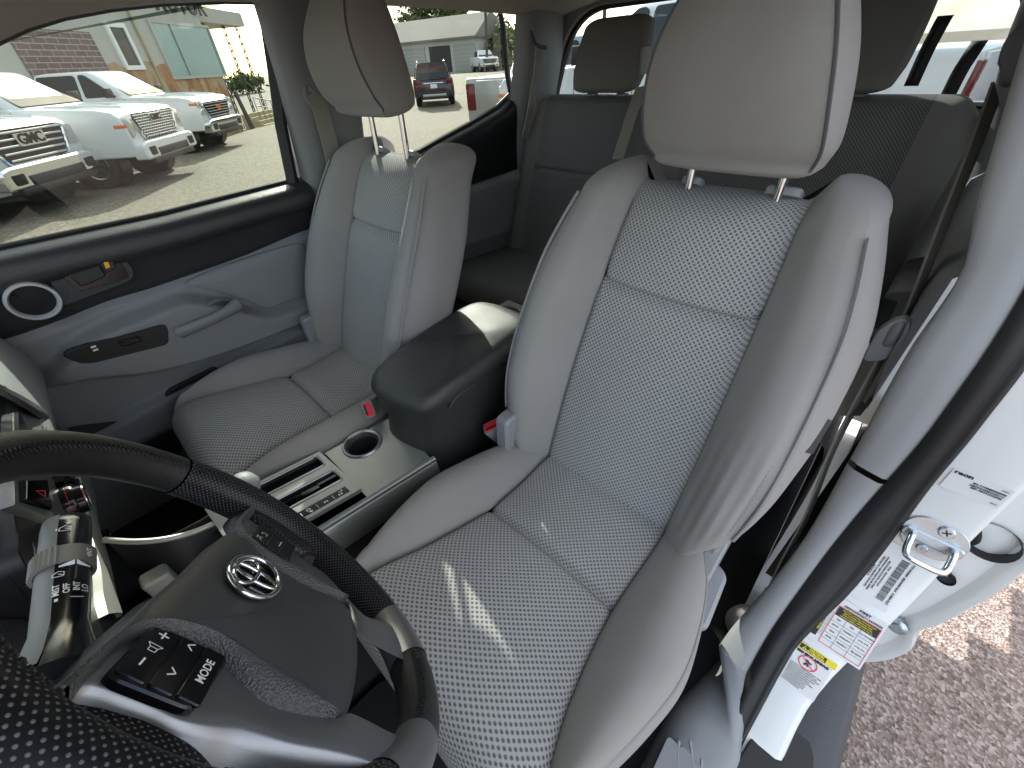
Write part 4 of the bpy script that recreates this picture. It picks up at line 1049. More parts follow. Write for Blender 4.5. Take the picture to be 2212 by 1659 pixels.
# front window opening (traced): headliner edge curve at the left, seal at the right
arc = [(-40, 108), (0, 88), (60, 60), (140, 36), (240, 18), (350, 6), (480, 1), (556, 3)]
A = [at(u, v, 'y', -.715) for u, v in arc]
mb = MB(); rows = []
for p in A+[V((-.03-.1*k, -.715, A[-1].z+.003)) for k in range(1, 12)]:
    rows.append([p+V((0, 0, 0)), p+V((0, .012, .004)), p+V((0, .03, .020)), p+V((0, .075, .06)), V((p.x, -.56, max(p.z+.07, 1.775)))])
rows = [[V((.95, p.y, p.z-.28+(.0))) for p in rows[0]]]+rows
mb.grid(rows); mb.build('roof_rail_trim', M['headliner'], cab, sharp=80)
mb = MB(); mb.tube([V((p.x, -.726, p.z-.001)) for p in A], .0045, 8); mb.build('window_seal', M['rubber'], cab)
# right b-pillar (between the doors), wrapped in grey trim
def pil(nm, rowsd, mt, par=cab, sharp=60):
    mb = MB(); mb.grid([cr(r_, 14) for r_ in rowsd]); return mb.build(nm, mt, par, sharp=sharp)
rowsb = []
for z, xf_, xr_ in ((1.79, -.030, -.27), (1.60, -.030, -.24), (1.40, -.022, -.225), (1.20, -.005, -.21), (1.05, .04, -.19), (.85, .10, -.15), (.62, .16, -.10)):
    yi = -.655-.05*(1-max(0, (z-1.2)/.6)) if z > 1.2 else -.705
    yi = lerp(-.70, -.63, smooth((z-1.15)/.65))
    rowsb.append([V((xf_, yi-.055, z)), V((xf_-.004, yi-.02, z)), V((xf_-.02, yi, z)), V(((xf_+xr_)/2, yi+.006, z)), V((xr_+.02, yi, z)), V((xr_, yi-.02, z)), V((xr_-.004, yi-.06, z))])
pil('pillar_trim', rowsb, M['trim'])
# c-pillar right, between rear door window and back window
rowsc = []
for z, xf_ in ((1.80, -.93), (1.60, -.925), (1.45, -.925), (1.25, -.925), (1.0, -.95), (.7, -.98)):
    yi = lerp(-.70, -.60, smooth((z-1.2)/.6)); rowsc.append([V((xf_+.02, yi-.06, z)), V((xf_+.005, yi-.02, z)), V((xf_-.02, yi, z)), V((xf_-.12, yi+.004, z)), V((-1.10, yi-.004, z)), V((-1.135, yi-.012, z))])
pil('rear_pillar_trim', rowsc, M['trim'])
# left c-pillar and roof rail (driver side), behind the seat
rowsl = [[V((p.x, -p.y, p.z)) for p in r_] for r_ in rowsc]
pil('rear_pillar_trim', rowsl, M['trim'])
mb = MB(); rows = []
for k in range(14):
    x = lerp(.60, -1.2, k/13); z = 1.775-.03*((x+.2)/1.0)**2; rows.append([V((x, .56, z+.004)), V((x, .60, z-.015)), V((x, .635, z-.04)), V((x, .655, z-.03)), V((x, .66, z+.03))])
mb.grid(rows); mb.build('roof_rail_trim', M['headliner'], cab, sharp=80)
# back wall and back window frame
gl0 = -1.13
Zb = 1.47
slab('back_wall', [(gl0-.02, -.78, .55), (gl0-.02, .78, .55), (gl0-.02, .78, Zb), (gl0-.02, -.78, Zb)], .04, M['trim'], axis=V((-1, 0, 0)))
slab('outer_back_panel', [(gl0-.07, -.84, .45), (gl0-.07, .84, .45), (gl0-.07, .84, Zb-.01), (gl0-.07, -.84, Zb-.01)], .02, M['paint'], axis=V((-1, 0, 0)))
ow = rpoly([(-.70, Zb-.02), (.70, Zb-.02), (.60, 1.745), (-.60, 1.745)], [.06, .06, .16, .16], 8)
ou = [(-.80, Zb-.06), (.80, Zb-.06), (.70, 1.83), (-.70, 1.83)]
def ringframe(nm, inner, outer_, x, th, mt, par=cab):
    n = len(inner); cx = sum(p[0] for p in inner)/n; cz_ = sum(p[1] for p in inner)/n; out = []
    for p in inner:
        d = V((p[0]-cx, p[1]-cz_)); k = 1e9
        for i in range(len(outer_)):
            a = V(outer_[i]); b_ = V(outer_[(i+1) % len(outer_)]); e = b_-a; den = d.x*e.y-d.y*e.x
            if abs(den) < 1e-9: continue
            t = ((a.x-cx)*e.y-(a.y-cz_)*e.x)/den; s_ = ((a.x-cx)*d.y-(a.y-cz_)*d.x)/den
            if t > 0 and -.001 <= s_ <= 1.001: k = min(k, t)
        out.append((cx+d.x*k, cz_+d.y*k))
    mb = MB(); mb.grid([[V((x-th, p[0], p[1])) for p in inner], [V((x, p[0], p[1])) for p in inner], [V((x, p[0], p[1])) for p in out], [V((x-th, p[0], p[1])) for p in out]], cu=True); return mb.build(nm, mt, par, sharp=40)
ringframe('back_window_frame', ow, ou, gl0, .05, M['trim'])
ringframe('back_window_seal', inset_poly(ow, .012), ow, gl0-.02, .02, M['rubber'])
mb = MB(); mb.add([V((gl0-.035, p[0], p[1])) for p in ow], [tuple(range(len(ow)))]); bw = mb.build('back_window', M['glass_back'], cab, smooth_=False)
for y_ in (-.165, .20):
    mb = MB(); mb.box((gl0-.03, y_, 1.61), (.03, .026, .32)); mb.build('window_divider', M['rubber'], bw)
# windshield, cowl and left a-pillar (behind the camera, they shade the dashboard)
mb = MB(); mb.add([V((1.45, -.72, 1.22)), V((1.45, .72, 1.22)), V((.74, .60, 1.76)), V((.74, -.60, 1.76))], [(0, 1, 2, 3)]); mb.build('windshield', M['glass_ws'], cab, smooth_=False)
for sgn in (-1, 1):
    mb = MB(); mb.tube([V((1.46, sgn*.76, 1.22)), V((1.1, sgn*.70, 1.50)), V((.76, sgn*.625, 1.765))], .045, 8, sq=1.2); mb.build('windshield_pillar', M['trim'], cab)
slab('hood', [(1.45, -.85, 1.21), (2.6, -.80, 1.10), (2.6, .80, 1.10), (1.45, .85, 1.21)], .04, M['paint'])

# ------------------------------------------------------------------ stickers on the jamb
def ymap(y, s_, off=.0006):
    'y across, s_ metres up the jamb from z .62'
    z = .62; acc = 0; dz = .004
    while acc < s_:
        x0 = fz(z); x1 = fz(z+dz); acc += sqrt((x1-x0)**2+dz*dz); z += dz
    return J(z, y, off)
STAB = []
z = .60; acc = 0
while z < 1.5:
    STAB.append((acc, z)); x0 = fz(z); x1 = fz(z+.004); acc += sqrt((x1-x0)**2+.004**2); z += .004
def zs(s_): return tab(STAB, s_)
def JS(y, s_, off=.0006): return J(zs(s_), y, off)
def inv(u, v):
    p = jamb(u, v); 
    return (p.y, next(a for a, z in STAB if z >= p.z))
def js_patch(mb, y0, y1, s0, s1, off=.0005, m=0, fn=None):
    n = max(2, int(abs(s1-s0)/.008)); fn = fn or (lambda a, b_, o: JS(a, b_, o))
    rows = [[fn(lerp(y0, y1, j/2), lerp(s0, s1, i/n), off) for j in range(3)] for i in range(n+1)]
    return mb.grid(rows, m=m)
def rot(cy, cs, ang):
    ca, sa = cos(ang), sin(ang)
    return lambda a, b_, o: JS(cy+a*ca-b_*sa, cs+a*sa+b_*ca, o)
def jt(mb, txt, cy, cs, size, ang=0, off=.0011, bold=.0, stretch=1.0, align='CENTER', m=0):
    F_ = rot(cy, cs, ang); vs, fs = text_mesh(txt, size, bold, align, 0, res=2); mb.add([F_(a*stretch, b_, off) for a, b_, c_ in vs], fs, None, m)
def barcode(mb, F_, x0, x1, y0, y1, off=.0011, m=0, seed=3):
    rnd = random.Random(seed); x = x0
    while x < x1:
        wd = rnd.choice((.0004, .0007, .0011)); mb.add([F_(x, y0, off), F_(x+wd, y0, off), F_(x+wd, y1, off), F_(x, y1, off)], [(0, 1, 2, 3)], None, m); x += wd+rnd.choice((.0006, .0009))
def qs(x, y): return ((3024+x/2.1944)/1.8228, (1900+y/2.1944)/1.8228)
lab = [M['paper'], M['ink'], M['yellow'], M['red']]
def words(rnd, n):
    return ' '.join(''.join(rnd.choice('ABCDEFGHILMNOPRSTUV') for _ in range(rnd.randint(2, 8))) for _ in range(n))
# tyre pressure placard
c = [inv(*qs(*p)) for p in ((730, 1110), (925, 1215), (635, 1540), (460, 1430))]
cy = sum(p[0] for p in c)/4; cs = sum(p[1] for p in c)/4; hw_, hh_ = .031, .0375
tl = thing('tyre_placard', 'tyre and loading sticker with a red outlined table and black and yellow heading', 'sticker', tuple(J(zs(cs), cy)))
mb = MB(); F_ = lambda a, b_, o=.0006: JS(cy+a, cs+b_, o)
js_patch(mb, cy-hw_-.022, cy+hw_+.003, cs-hh_-.004, cs+hh_+.014, .0004)
mb.build('backing', M['paper'], tl, smooth_=False)
mb = MB()
def fr(mb, x0, x1, y0, y1, w_, off=.0012, m=0):
    for (a0, a1, b0, b1) in ((x0, x1, y0, y0+w_), (x0, x1, y1-w_, y1), (x0, x0+w_, y0, y1), (x1-w_, x1, y0, y1)):
        n = max(1, int((b1-b0)/.008)); mb.grid([[F_(a0, lerp(b0, b1, k/n), off), F_(a1, lerp(b0, b1, k/n), off)] for k in range(n+1)], m=m)
fr(mb, -.028, .031, -hh_, hh_, .0009); mb.build('red_frame', M['red'], tl, smooth_=False)
mb = MB(); mb.grid([[F_(a, b_, .0009) for a in (-.0268, .030)] for b_ in (.0195, .0245, .03, .0362)]); mb.build('heading', M['ink'], tl, smooth_=False)
mb = MB()
for k, (t_, sz_) in enumerate((('TIRE AND LOADING INFORMATION', .0027), ('SEE OWNERS MANUAL FOR', .0030), ('ADDITIONAL INFORMATION', .0030), ('RENSEIGNEMENTS SUR LES PNEUS', .0028))): jt(mb, t_, cy+.0016, cs+.0335-k*.0037, sz_, bold=.00005, off=.0016, stretch=1.05)
for k, t_ in enumerate(('TIRE AND LOADING INFORMATION', 'RENSEIGNEMENTS SUR LES PNEUS ET LE CHARGEMENT')): jt(mb, t_, cy-.0405-k*.0062+.004, cs+.010, .0036, ang=pi/2, bold=.00008, off=.0016)
mb.build('yellow_lettering', M['yellow'], tl, smooth_=False)
mb = MB(); mb.grid([[F_(a, b_, .0009) for a in (-.0475, -.0345)] for b_ in [-.032+.0105*k for k in range(9)]]); mb.build('side_heading', M['ink'], tl, smooth_=False)
mb = MB()
for x in (-.010, .010): mb.grid([[F_(x-.0002, b_, .0012), F_(x+.0002, b_, .0012)] for b_ in (-hh_, -.02, 0, .0195)])
for y_ in (.008, -.004, -.016, -.027): mb.grid([[F_(-.0275, y_-.0002, .0012), F_(.0305, y_-.0002, .0012)], [F_(-.0275, y_+.0002, .0012), F_(.0305, y_+.0002, .0012)]])
rows_t = [('TIRE', 'SIZE', 'COLD TIRE PRESSURE'), ('FRONT', 'P265/65R17', '210 kPa, 30 PSI'), ('REAR', 'P265/65R17', '210 kPa, 30 PSI'), ('SPARE', 'P265/65R17', 'SEE ABOVE')]
for k, y_ in enumerate((.0138, .002, -.010, -.0215)):
    for x, t_ in zip((-.019, 0, .0205), rows_t[k]): jt(mb, t_, cy+x, cs+y_, .0030 if len(t_) < 12 else .0022, bold=.00012, off=.0014)
for k in range(3): jt(mb, 'The combined weight of occupants and cargo should never exceed', cy-.0325+k*.0022-.0015, cs-.002, .0018, ang=pi/2, off=.0014)
jt(mb, '77P5T', cy+.004, cs+hh_+.0095, .0062, bold=.0003, off=.0014)
barcode(mb, lambda a, b_, o: F_(a, b_, o), -.022, .030, hh_+.0015, hh_+.0055); mb.build('lettering', M['ink'], tl, smooth_=False)
# certification label above it
c0, c1 = inv(*qs(1010, 1110)), inv(*qs(1100, 540)); c2, c3 = inv(*qs(1330, 760)), inv(*qs(750, 960))
vy = (inv(*qs(1080, 870))[0]+.0); vs0 = inv(*qs(900, 1050))[1]; vs1 = inv(*qs(1160, 640))[1]
vl = thing('certification_label', 'white certification sticker with rows of small print and a tall barcode below the striker', 'sticker', tuple(JS(vy, (vs0+vs1)/2)))
L0 = vs1-vs0; cs2 = (vs0+vs1)/2; Fv = rot(.822, cs2, pi/2)
mb = MB(); js_patch(mb, .794, .852, vs0-.006, vs1+.012, .0004); mb.build('backing', M['paper'], vl, smooth_=False)
mb = MB(); lines = ['MFD. BY MOTOR MFG., U.S.A.   DATE 02/12', 'GVWR 2449 KG (5400 LB)   GAWR FRT 1261 KG', 'GAWR RR 1441 KG WITH P265/65R17 TIRES, 17X7.5J RIMS,', 'AT 210 kPa COLD', 'THIS VEHICLE CONFORMS TO ALL APPLICABLE', 'FEDERAL MOTOR VEHICLE SAFETY STANDARDS IN', 'EFFECT ON THE DATE OF MANUFACTURE', '5TFTX4CN3CX012685   TRUCK']
for k, t_ in enumerate(lines): vsm, fsm = text_mesh(t_, .0030, .00012, 'CENTER', 0, res=2); yy = .0245-k*.0042; mb.add([Fv(a, b_+yy, .0012) for a, b_, c_ in vsm], fsm)
barcode(mb, Fv, -.040, .040, -.0205, -.0105, seed=9)
vsm, fsm = text_mesh('C/TR: 040/FL13   A/TM: A04A/A750E   MADE IN U.S.A.', .0036, .00018, 'CENTER', 0, res=2); mb.add([Fv(a, b_-.0255, .0012) for a, b_, c_ in vsm], fsm)
mb.build('lettering', M['ink'], vl, smooth_=False)
# airbag caution label
ca = inv(*qs(430, 1500)); cb = inv(*qs(350, 1570)); cc_ = inv(*qs(230, 1680))
al = thing('airbag_label', 'side airbag caution sticker with yellow strip and red crossed-out circle, lowest on the jamb', 'sticker', tuple(JS(*ca)))
ay, as_ = ca
mb = MB(); js_patch(mb, ay-.030, ay+.024, as_-.072, as_+.0065, .0004); mb.build('backing', M['paper'], al, smooth_=False)
mb = MB(); js_patch(mb, ay-.031, ay+.027, as_-.0055, as_+.0060, .0009); mb.build('yellow_strip', M['yellow'], al, smooth_=False)
mb = MB(); js_patch(mb, ay-.027, ay+.012, as_-.0042, as_+.0047, .0013); mb.build('black_strip', M['ink'], al, smooth_=False)
mb = MB(); jt(mb, 'CAUTION', ay-.003, as_+.0023, .0042, bold=.0003, off=.0018, stretch=1.15); jt(mb, 'ATTENTION', ay-.003, as_-.0020, .0042, bold=.0003, off=.0018, stretch=1.1)
Fa = lambda a, b_, o: JS(ay+a, as_+b_, o)
mb.add([Fa(-.0235, -.003, .0018), Fa(-.0165, -.003, .0018), Fa(-.020, .0035, .0018)], [(0, 1, 2)]); mb.build('yellow_lettering', M['yellow'], al, smooth_=False)
mb = MB(); jt(mb, 'SRS SIDE AIRBAG', ay-.004, as_-.0095, .0056, bold=.0005, off=.0012, stretch=1.12)
para = ['DO NOT LEAN AGAINST THE', 'FRONT DOOR. DEATH OR', 'SERIOUS INJURY MAY OCCUR', 'FROM AIRBAG INFLATION.', 'SEE OWNERS MANUAL.', 'NE PAS APPUYER CONTRE', 'LA PORTIERE AVANT.', 'VOIR LE MANUEL DU', 'PROPRIETAIRE POUR', 'PLUS DE DETAILS.']
for k, t_ in enumerate(para): jt(mb, t_, ay-.028, as_-.0345-k*.0037, .0027, bold=.00010, off=.0012, align='LEFT', stretch=1.3)
jt(mb, '!', ay-.020, as_-.0005, .005, bold=.0003, off=.0022)
mb.add([Fa(*p, .0014) for p in ((-.012, -.026), (-.009, -.022), (-.012, -.0175), (-.008, -.0155), (-.005, -.0185), (-.0015, -.018), (-.001, -.0205), (-.005, -.0215), (-.0035, -.026), (-.006, -.0275), (-.0075, -.0245), (-.0095, -.0275))], [tuple(range(12))])
mb.build('lettering', M['ink'], al, smooth_=False)
mb = MB(); n = 40; R1, R2 = .0118, .0103; cx0, cs0 = -.0065, -.0215
mb.grid([[Fa(cx0+r_*1.2*cos(2*pi*k/n), cs0+r_*sin(2*pi*k/n), .0016) for k in range(n)] for r_ in (R1, R2)], cu=True)
mb.add([Fa(cx0-.0095, cs0+.0068, .0017), Fa(cx0-.0102, cs0+.0055, .0017), Fa(cx0+.0095, cs0-.0068, .0017), Fa(cx0+.0102, cs0-.0055, .0017)], [(0, 1, 2, 3)]); mb.build('prohibition_ring', M['red'], al, smooth_=False)
# paper tag high on the jamb (its machine-readable square is left out)
hc = inv(*qs(1750, 50)); ht = thing('stock_label', 'white stock sticker with black print above the striker', 'sticker', tuple(JS(*hc)))
mb = MB(); js_patch(mb, .812, .872, hc[1]-.016, hc[1]+.020, .0004); mb.build('backing', M['paper'], ht, smooth_=False)
mb = MB(); jt(mb, 'reon', .824, hc[1]+.0165, .0085, bold=.0004, stretch=1.2)
jt(mb, 'SN: C1V02822220392', .853, hc[1]+.009, .0036, bold=.0002); jt(mb, 'REF: 1351315124720', .853, hc[1]+.001, .0036, bold=.0002); jt(mb, '0001', .866, hc[1]+.0145, .0038); jt(mb, '0002', .866, hc[1]-.010, .0036)
barcode(mb, lambda a, b_, o: JS(.853+a, hc[1]+.005+b_, o), -.018, .016, -.0018, .0018); mb.build('lettering', M['ink'], ht, smooth_=False)

# ------------------------------------------------------------------ door striker
sc0 = jamb(*qs(1430, 480)); zc_ = sc0.z; nn = nrm2(zc_); upj = V((0, 1, 0)).cross(nn); upj = -upj if upj.z < 0 else upj; ey_ = V((0, 1, 0))
sk = thing('door_striker', 'zinc door striker plate with bent steel loop on the white jamb', 'striker', tuple(sc0))
mb = MB(); pl = rpoly([(-.037, -.012), (-.020, -.032), (.020, -.032), (.037, -.012), (.037, .014), (.020, .030), (-.022, .030), (-.037, .014)], .012, 4)
mb.prism(pl, sc0, ey_, upj, 0, .003, ez=nn, inset=.0008); mb.build('plate', M['steel'], sk, sharp=25)
mb = MB(); mb.prism(rpoly([(-.036, -.012), (.036, -.012), (.036, .006), (-.036, .006)], .008, 5), sc0+nn*.003+upj*-.002, ey_, upj, 0, .0035, ez=nn, inset=.002); mb.build('raised_rib', M['steel'], sk, sharp=25)
a = sc0+ey_*-.024+upj*-.003+nn*.005; b_ = sc0+ey_*.024+upj*-.003+nn*.005; dn = (nn*.8-upj*.55).normalized()
mb = MB(); mb.tube(cr([a, a+nn*.010, a+dn*.034+ey_*.001, a+dn*.042+ey_*.009, b_+dn*.042-ey_*.009, b_+dn*.034-ey_*.001, b_+nn*.010, b_], 40), .0048, 12); mb.build('loop', M['chrome'], sk)
for (yy, uu, rr_) in ((-.004, -.022, .007), (.006, .019, .0095)):
    mb = MB(); mb.lathe([(rr_, 0), (rr_, .002), (rr_*.8, .0035), (.001, .0035)], sc0+ey_*yy+upj*uu+nn*.003, nn, 20); scw = mb.build('screw', M['steel'], sk, sharp=25)
mb = MB()
for an in (0, pi/2): mb.prism([(-.005, -.001), (.005, -.001), (.005, .001), (-.005, .001)], sc0+ey_*.006+upj*.019+nn*.0064, ey_*cos(an+.5)+upj*sin(an+.5), -ey_*sin(an+.5)+upj*cos(an+.5), 0, .0004, ez=nn)
mb.build('slot', M['ink'], scw, smooth_=False)
# small plug hole low on the jamb
ph = jamb(*qs(905, 750)); mb = MB(); mb.lathe([(.008, .0006), (.006, -.004), (.001, -.008)], ph, nrm2(ph.z), 18); mb.build('jamb_plug', M['ink'], cab)

def xs3(a, b_, n): return [lerp(a, b_, k/n) for k in range(n+1)]
# ------------------------------------------------------------------ rear left door, its front edge seen past the jamb
rd = thing('rear_door', 'white rear left door standing slightly open, its inner edge with black wiring boot', 'door', (-.3, .93, .6))
X_ = -.27
def dq(x, y, X=X_): return at(*qs(x, y), 'x', X)
edge = [dq(*p) for p in ((2500, 560), (2212, 745), (1900, 975), (1500, 1195), (1385, 1240), (1300, 1252), (1262, 1300), (1245, 1380), (1180, 1460), (1000, 1520), (750, 1535), (640, 1500))]
edge = [edge[0]+V((0, -.02, .75)), edge[0]+V((0, .0, .35))]+edge
E_ = cr(edge, 60)
rows = []
inn = []
for p in E_:
    rows.append([V((X_-.015, p.y-.17, p.z+.03)), V((X_-.008, p.y-.10, p.z+.02)), V((X_-.004, p.y-.04, p.z+.012)), V((X_-.010, p.y-.022, p.z+.006)), V((X_+.004, p.y-.012, p.z+.002)), V((X_+.006, p.y, p.z)), V((X_-.004, p.y+.006, p.z-.003)), V((X_-.05, p.y+.012, p.z-.004)), V((X_-.45, p.y+.06, p.z-.004))])
mb = MB(); mb.grid(rows); mb.build('door_shell', M['paint'], rd, sharp=60)
mb = MB(); mb.grid([[V((X_-.020-.02*k, y_, z_)) for y_ in (.72, .8, .9, 1.0)] for k, z_ in enumerate((1.3, 1.0, .7, .45))]); mb.build('inner_panel', M['ink'], rd)
h = dq(1925, 495); mb = MB(); mb.lathe([(.034, .001), (.031, -.004), (.030, -.03), (.001, -.03)], h+V((.006, 0, 0)), (1, -.25, .2), 24); mb.build('boot_recess', M['ink'], rd)
mb = MB(); prof = []
for k in range(14): prof.append((.019+.0035*(k % 2), k*.005))
hb = h+V((.0, -.015, -.006)); mb.lathe(prof, hb+V((-.01, 0, 0)), (.35, -1, -.25), 20); mb.build('wiring_boot', M['rubber'], rd)
h2 = dq(1545, 800); mb = MB(); mb.lathe([(.013, .002), (.012, -.004), (.001, -.006)], h2+V((.008, 0, 0)), (1, -.2, .2), 18); mb.build('drain_hole', M['ink'], rd)
h3 = dq(1130, 1212); mb = MB(); mb.lathe([(.016, .0), (.016, .010), (.009, .012), (.009, .018), (.001, .018)], h3+V((.004, 0, 0)), (1, -.2, .3), 18); mb.build('hinge_bolt', M['steel'], rd)

# grey trim on the inside of that door, with its sill ledge, and the dark quarter panel behind the seat
mb = MB(); rows = []
for x in xs3(-1.10, -.24, 16):
    rows.append([V((x, p.x, p.y)) for p in cr([(.745, 1.375, 0), (.70, 1.365, 0), (.685, 1.32, 0), (.690, 1.20, 0), (.700, 1.12, 0), (.655, 1.09, 0), (.648, 1.05, 0), (.690, .98, 0), (.700, .62, 0)], 26)])
mb.grid(rows); it = mb.build('inner_trim', M['trim'], rd, sharp=60)
mb = MB(); mb.box((-.62, .672, 1.10), (.30, .05, .012)); mb.build('window_switch_panel', M['black'], it, bevel=.004)

mb = MB(); mb.add([V((-1.05, .80, 1.36)), V((-.30, .80, 1.36)), V((-.36, .70, 1.76)), V((-1.0, .70, 1.76))], [(0, 1, 2, 3)]); mb.build('window_glass', glass('added_rear_glass', (.35, .38, .36)), rd, smooth_=False)  # pane added and tinted to cut the sun spilling past this door
# ================================================================== passenger front door
def q4(x, y): return (x/3.0243, 493.7+y/3.0243)
pd = thing('passenger_door', 'grey and black front door panel below the big side window, with chrome-ringed tweeter', 'door', (.3, -.76, .7), 'doors on the far side')
YD = -.71
def dp(x, y, yy=YD): p = at(*q4(x, y), 'y', yy); return (p.x, p.z)
def dpd(u, v, yy=YD): p = at(u, v, 'y', yy); return (p.x, p.z)
XR_ = .012       # rear edge of the front door near the b-pillar
# key horizontal lines, as z tables over x (rear ... front)
def ztab(pts, yy=YD):
    t = sorted([dp(*p, yy) for p in pts]); return [(t[0][0]-.3, t[0][1])]+t+[(t[-1][0]+.4, t[-1][1])]
BELT = [(-.4, 1.372), (-.003, 1.364), (.35, 1.352), (.63, 1.355), (1.1, 1.36)]
DARK = ztab([(2000, 5), (1600, 170), (1000, 380), (700, 470), (400, 590), (90, 700)])
GREYB = ztab([(1960, 90), (1180, 350), (640, 580), (360, 780)])   # crease under the plain band
ARMB = ztab([(2020, 560), (1500, 760), (1000, 900), (430, 975)])
def xs_(a, b_, n): return [lerp(a, b_, k/n) for k in range(n+1)]
X0, X1 = -.02, 1.0
# upper: belt ledge -> black panel
rows = []
for x in xs_(X0, X1, 60):
    zb = tab(BELT, x); zd = ctab(DARK, x)
    rows.append([V((x, p.x, p.y)) for p in cr([(-.742, zb+.002, 0), (-.730, zb+.002, 0), (-.705, zb-.002, 0), (-.682, zb-.012, 0), (-.672, zb-.034, 0), (-.674, zb-.06, 0), (-.688, lerp(zb, zd, .5), 0), (-.700, lerp(zb, zd, .8), 0), (-.706, zd+.002, 0), (-.714, zd-.004, 0)], 22)])
mb = MB(); mb.grid(rows); up = mb.build('upper_panel', M['darktrim'], pd, sharp=50)
mb = MB(); mb.tube([V((x, -.736, tab(BELT, x)+.005)) for x in xs_(-.02, 1.0, 20)], .006, 8); mb.build('window_seal', M['rubber'], up)
# grey lower moulding with relief
def relief(x, z):
    'how far the moulding stands into the cab beyond the base plane'
    zd = ctab(DARK, x); za = ctab(ARMB, x); y = -.712
    # armrest shelf: swells between the crease and the armrest underside
    cx0, cz0 = .50, 1.085
    y += .012*smooth((zd-z)/.02)
    t = smooth((ARMT(x)-z)/.03)*smooth((z-za+.004)/.012)
    y += .050*t*smooth((.78-x)/.10)
    y += .010*smooth((za-z)/.05)*0
    # lower pocket swell
    zp = .93+.08*(.75-x); y += .022*smooth((zp-z)/.03)*smooth((z-.80)/.05)
    return y
at_pts = [dp(*p) for p in ((330, 830), (420, 720), (640, 590), (900, 490), (1180, 400), (1500, 460), (1700, 500), (2000, 420))]
at_pts = sorted(at_pts); ART = [(at_pts[0][0]-.3, at_pts[0][1]-.0)]+at_pts+[(at_pts[-1][0]+.3, at_pts[-1][1]-.05)]
def ARMT(x): return ctab(ART, x)
rows = []
zz = xs_(0, 1, 110)
for x in xs_(X0, X1, 110):
    zd = ctab(DARK, x)-.002; rows.append([V((x, relief(x, lerp(zd, .59, t)), lerp(zd, .59, t))) for t in zz])
mb = MB(); mb.grid(rows); lp = mb.build('lower_panel', M['trim'], pd, sharp=80)
# raised cloth-like inset behind the handle (rounded outline)
def onpanel(pts, lift, yy=None): return [V((p[0], relief(p[0], p[1])+lift, p[1])) for p in pts]
def padded(nm, outline, lift, mt, par, edge=.006, rings=6, th=None):
    n = len(outline); cx = sum(p[0] for p in outline)/n; cz_ = sum(p[1] for p in outline)/n
    R_ = []
    for k, (s_, l) in enumerate(((1.0, -.004), (1.0, lift*.5), (.985, lift*.9), (.96, lift), (.7, lift*1.02), (.35, lift*1.03), (.03, lift*1.03))):
        pts = [(cx+(p[0]-cx)*s_, cz_+(p[1]-cz_)*s_) for p in outline]; R_.append(onpanel(pts, l))
    mb = MB(); mb.grid(R_, cu=True); mb.poly(R_[-1]); return mb.build(nm, mt, par, sharp=60)
o_ = [dp(*p) for p in ((1180, 352), (1400, 255), (1700, 155), (1900, 92), (1960, 92), (1985, 130), (2000, 190), (1995, 420), (1740, 508), (1690, 503), (1600, 460), (1400, 400))]
pad = padded('upholstered_insert', rpoly(o_, .012, 3), .008, M['trim'], pd)
# tweeter
c_ = dp(212, 445); cx, cz_ = c_; yy = -.694
mb = MB(); mb.lathe([(.042, -.004), (.043, .004), (.041, .008), (.037, .008), (.034, .003), (.033, -.006)], (cx, -.678, cz_), (0, 1, -.12), 40); rg = mb.build('tweeter_ring', M['tweeter'], pd, sharp=40)
M['mesh'] = dots('speaker_mesh', (.03, .03, .032), (.004, .004, .004), .0026, .3, .08, bumpd=.0005, rough=.5)
mb = MB(); mb.lathe([(.035, -.001), (.02, .003), (.0005, .004)], (cx, -.678, cz_), (0, 1, -.12), 40); mb.build('tweeter_grille', M['mesh'], rg)
# inner release handle in its bezel
def Yb(): return -.690
bz_ = [dp(*p, -.69) for p in ((215, 335), (330, 295), (740, 155), (790, 165), (870, 265), (860, 330), (760, 370), (420, 505), (385, 520), (385, 450), (300, 345))]
def flatp(nm, pts, y0, y1, mt, par, inset=.002, sharp=30):
    mb = MB(); mb.prism(pts, (0, 0, 0), (1, 0, 0), (0, 0, 1), y0, y1, ez=(0, 1, 0), inset=inset); return mb.build(nm, mt, par, sharp=sharp)
hb = [dp(*p, -.69) for p in ((390, 300), (700, 190), (765, 190), (845, 310), (800, 330), (530, 402), (500, 395))]
bzl = flatp('handle_bezel', rpoly([dp(*p, -.69) for p in ((310, 300), (740, 152), (795, 165), (878, 268), (866, 335), (420, 505), (370, 480))], .012, 4), -.700, -.684, M['darktrim'], pd)
rec = flatp('recess', rpoly(hb, .008, 4), -.690, -.6825, M['gloss'], bzl, inset=.001)
hd = [dp(*p, -.685) for p in ((440, 292), (640, 222), (690, 300), (560, 360), (520, 368))]
flatp('release_handle', rpoly(hd, .006, 4), -.684, -.668, M['black'], bzl, inset=.003)
lk = [dp(*p, -.68) for p in ((640, 225), (735, 200), (760, 255), (690, 290))]
lo_ = flatp('lock_lever', rpoly(lk, .004, 3), -.684, -.672, M['black'], bzl, inset=.002)
flatp('orange_flag', rpoly([dp(*p, -.672) for p in ((675, 222), (705, 215), (720, 252), (692, 262))], .001, 2), -.6722, -.6712, M['orange'], lo_, inset=.0002)
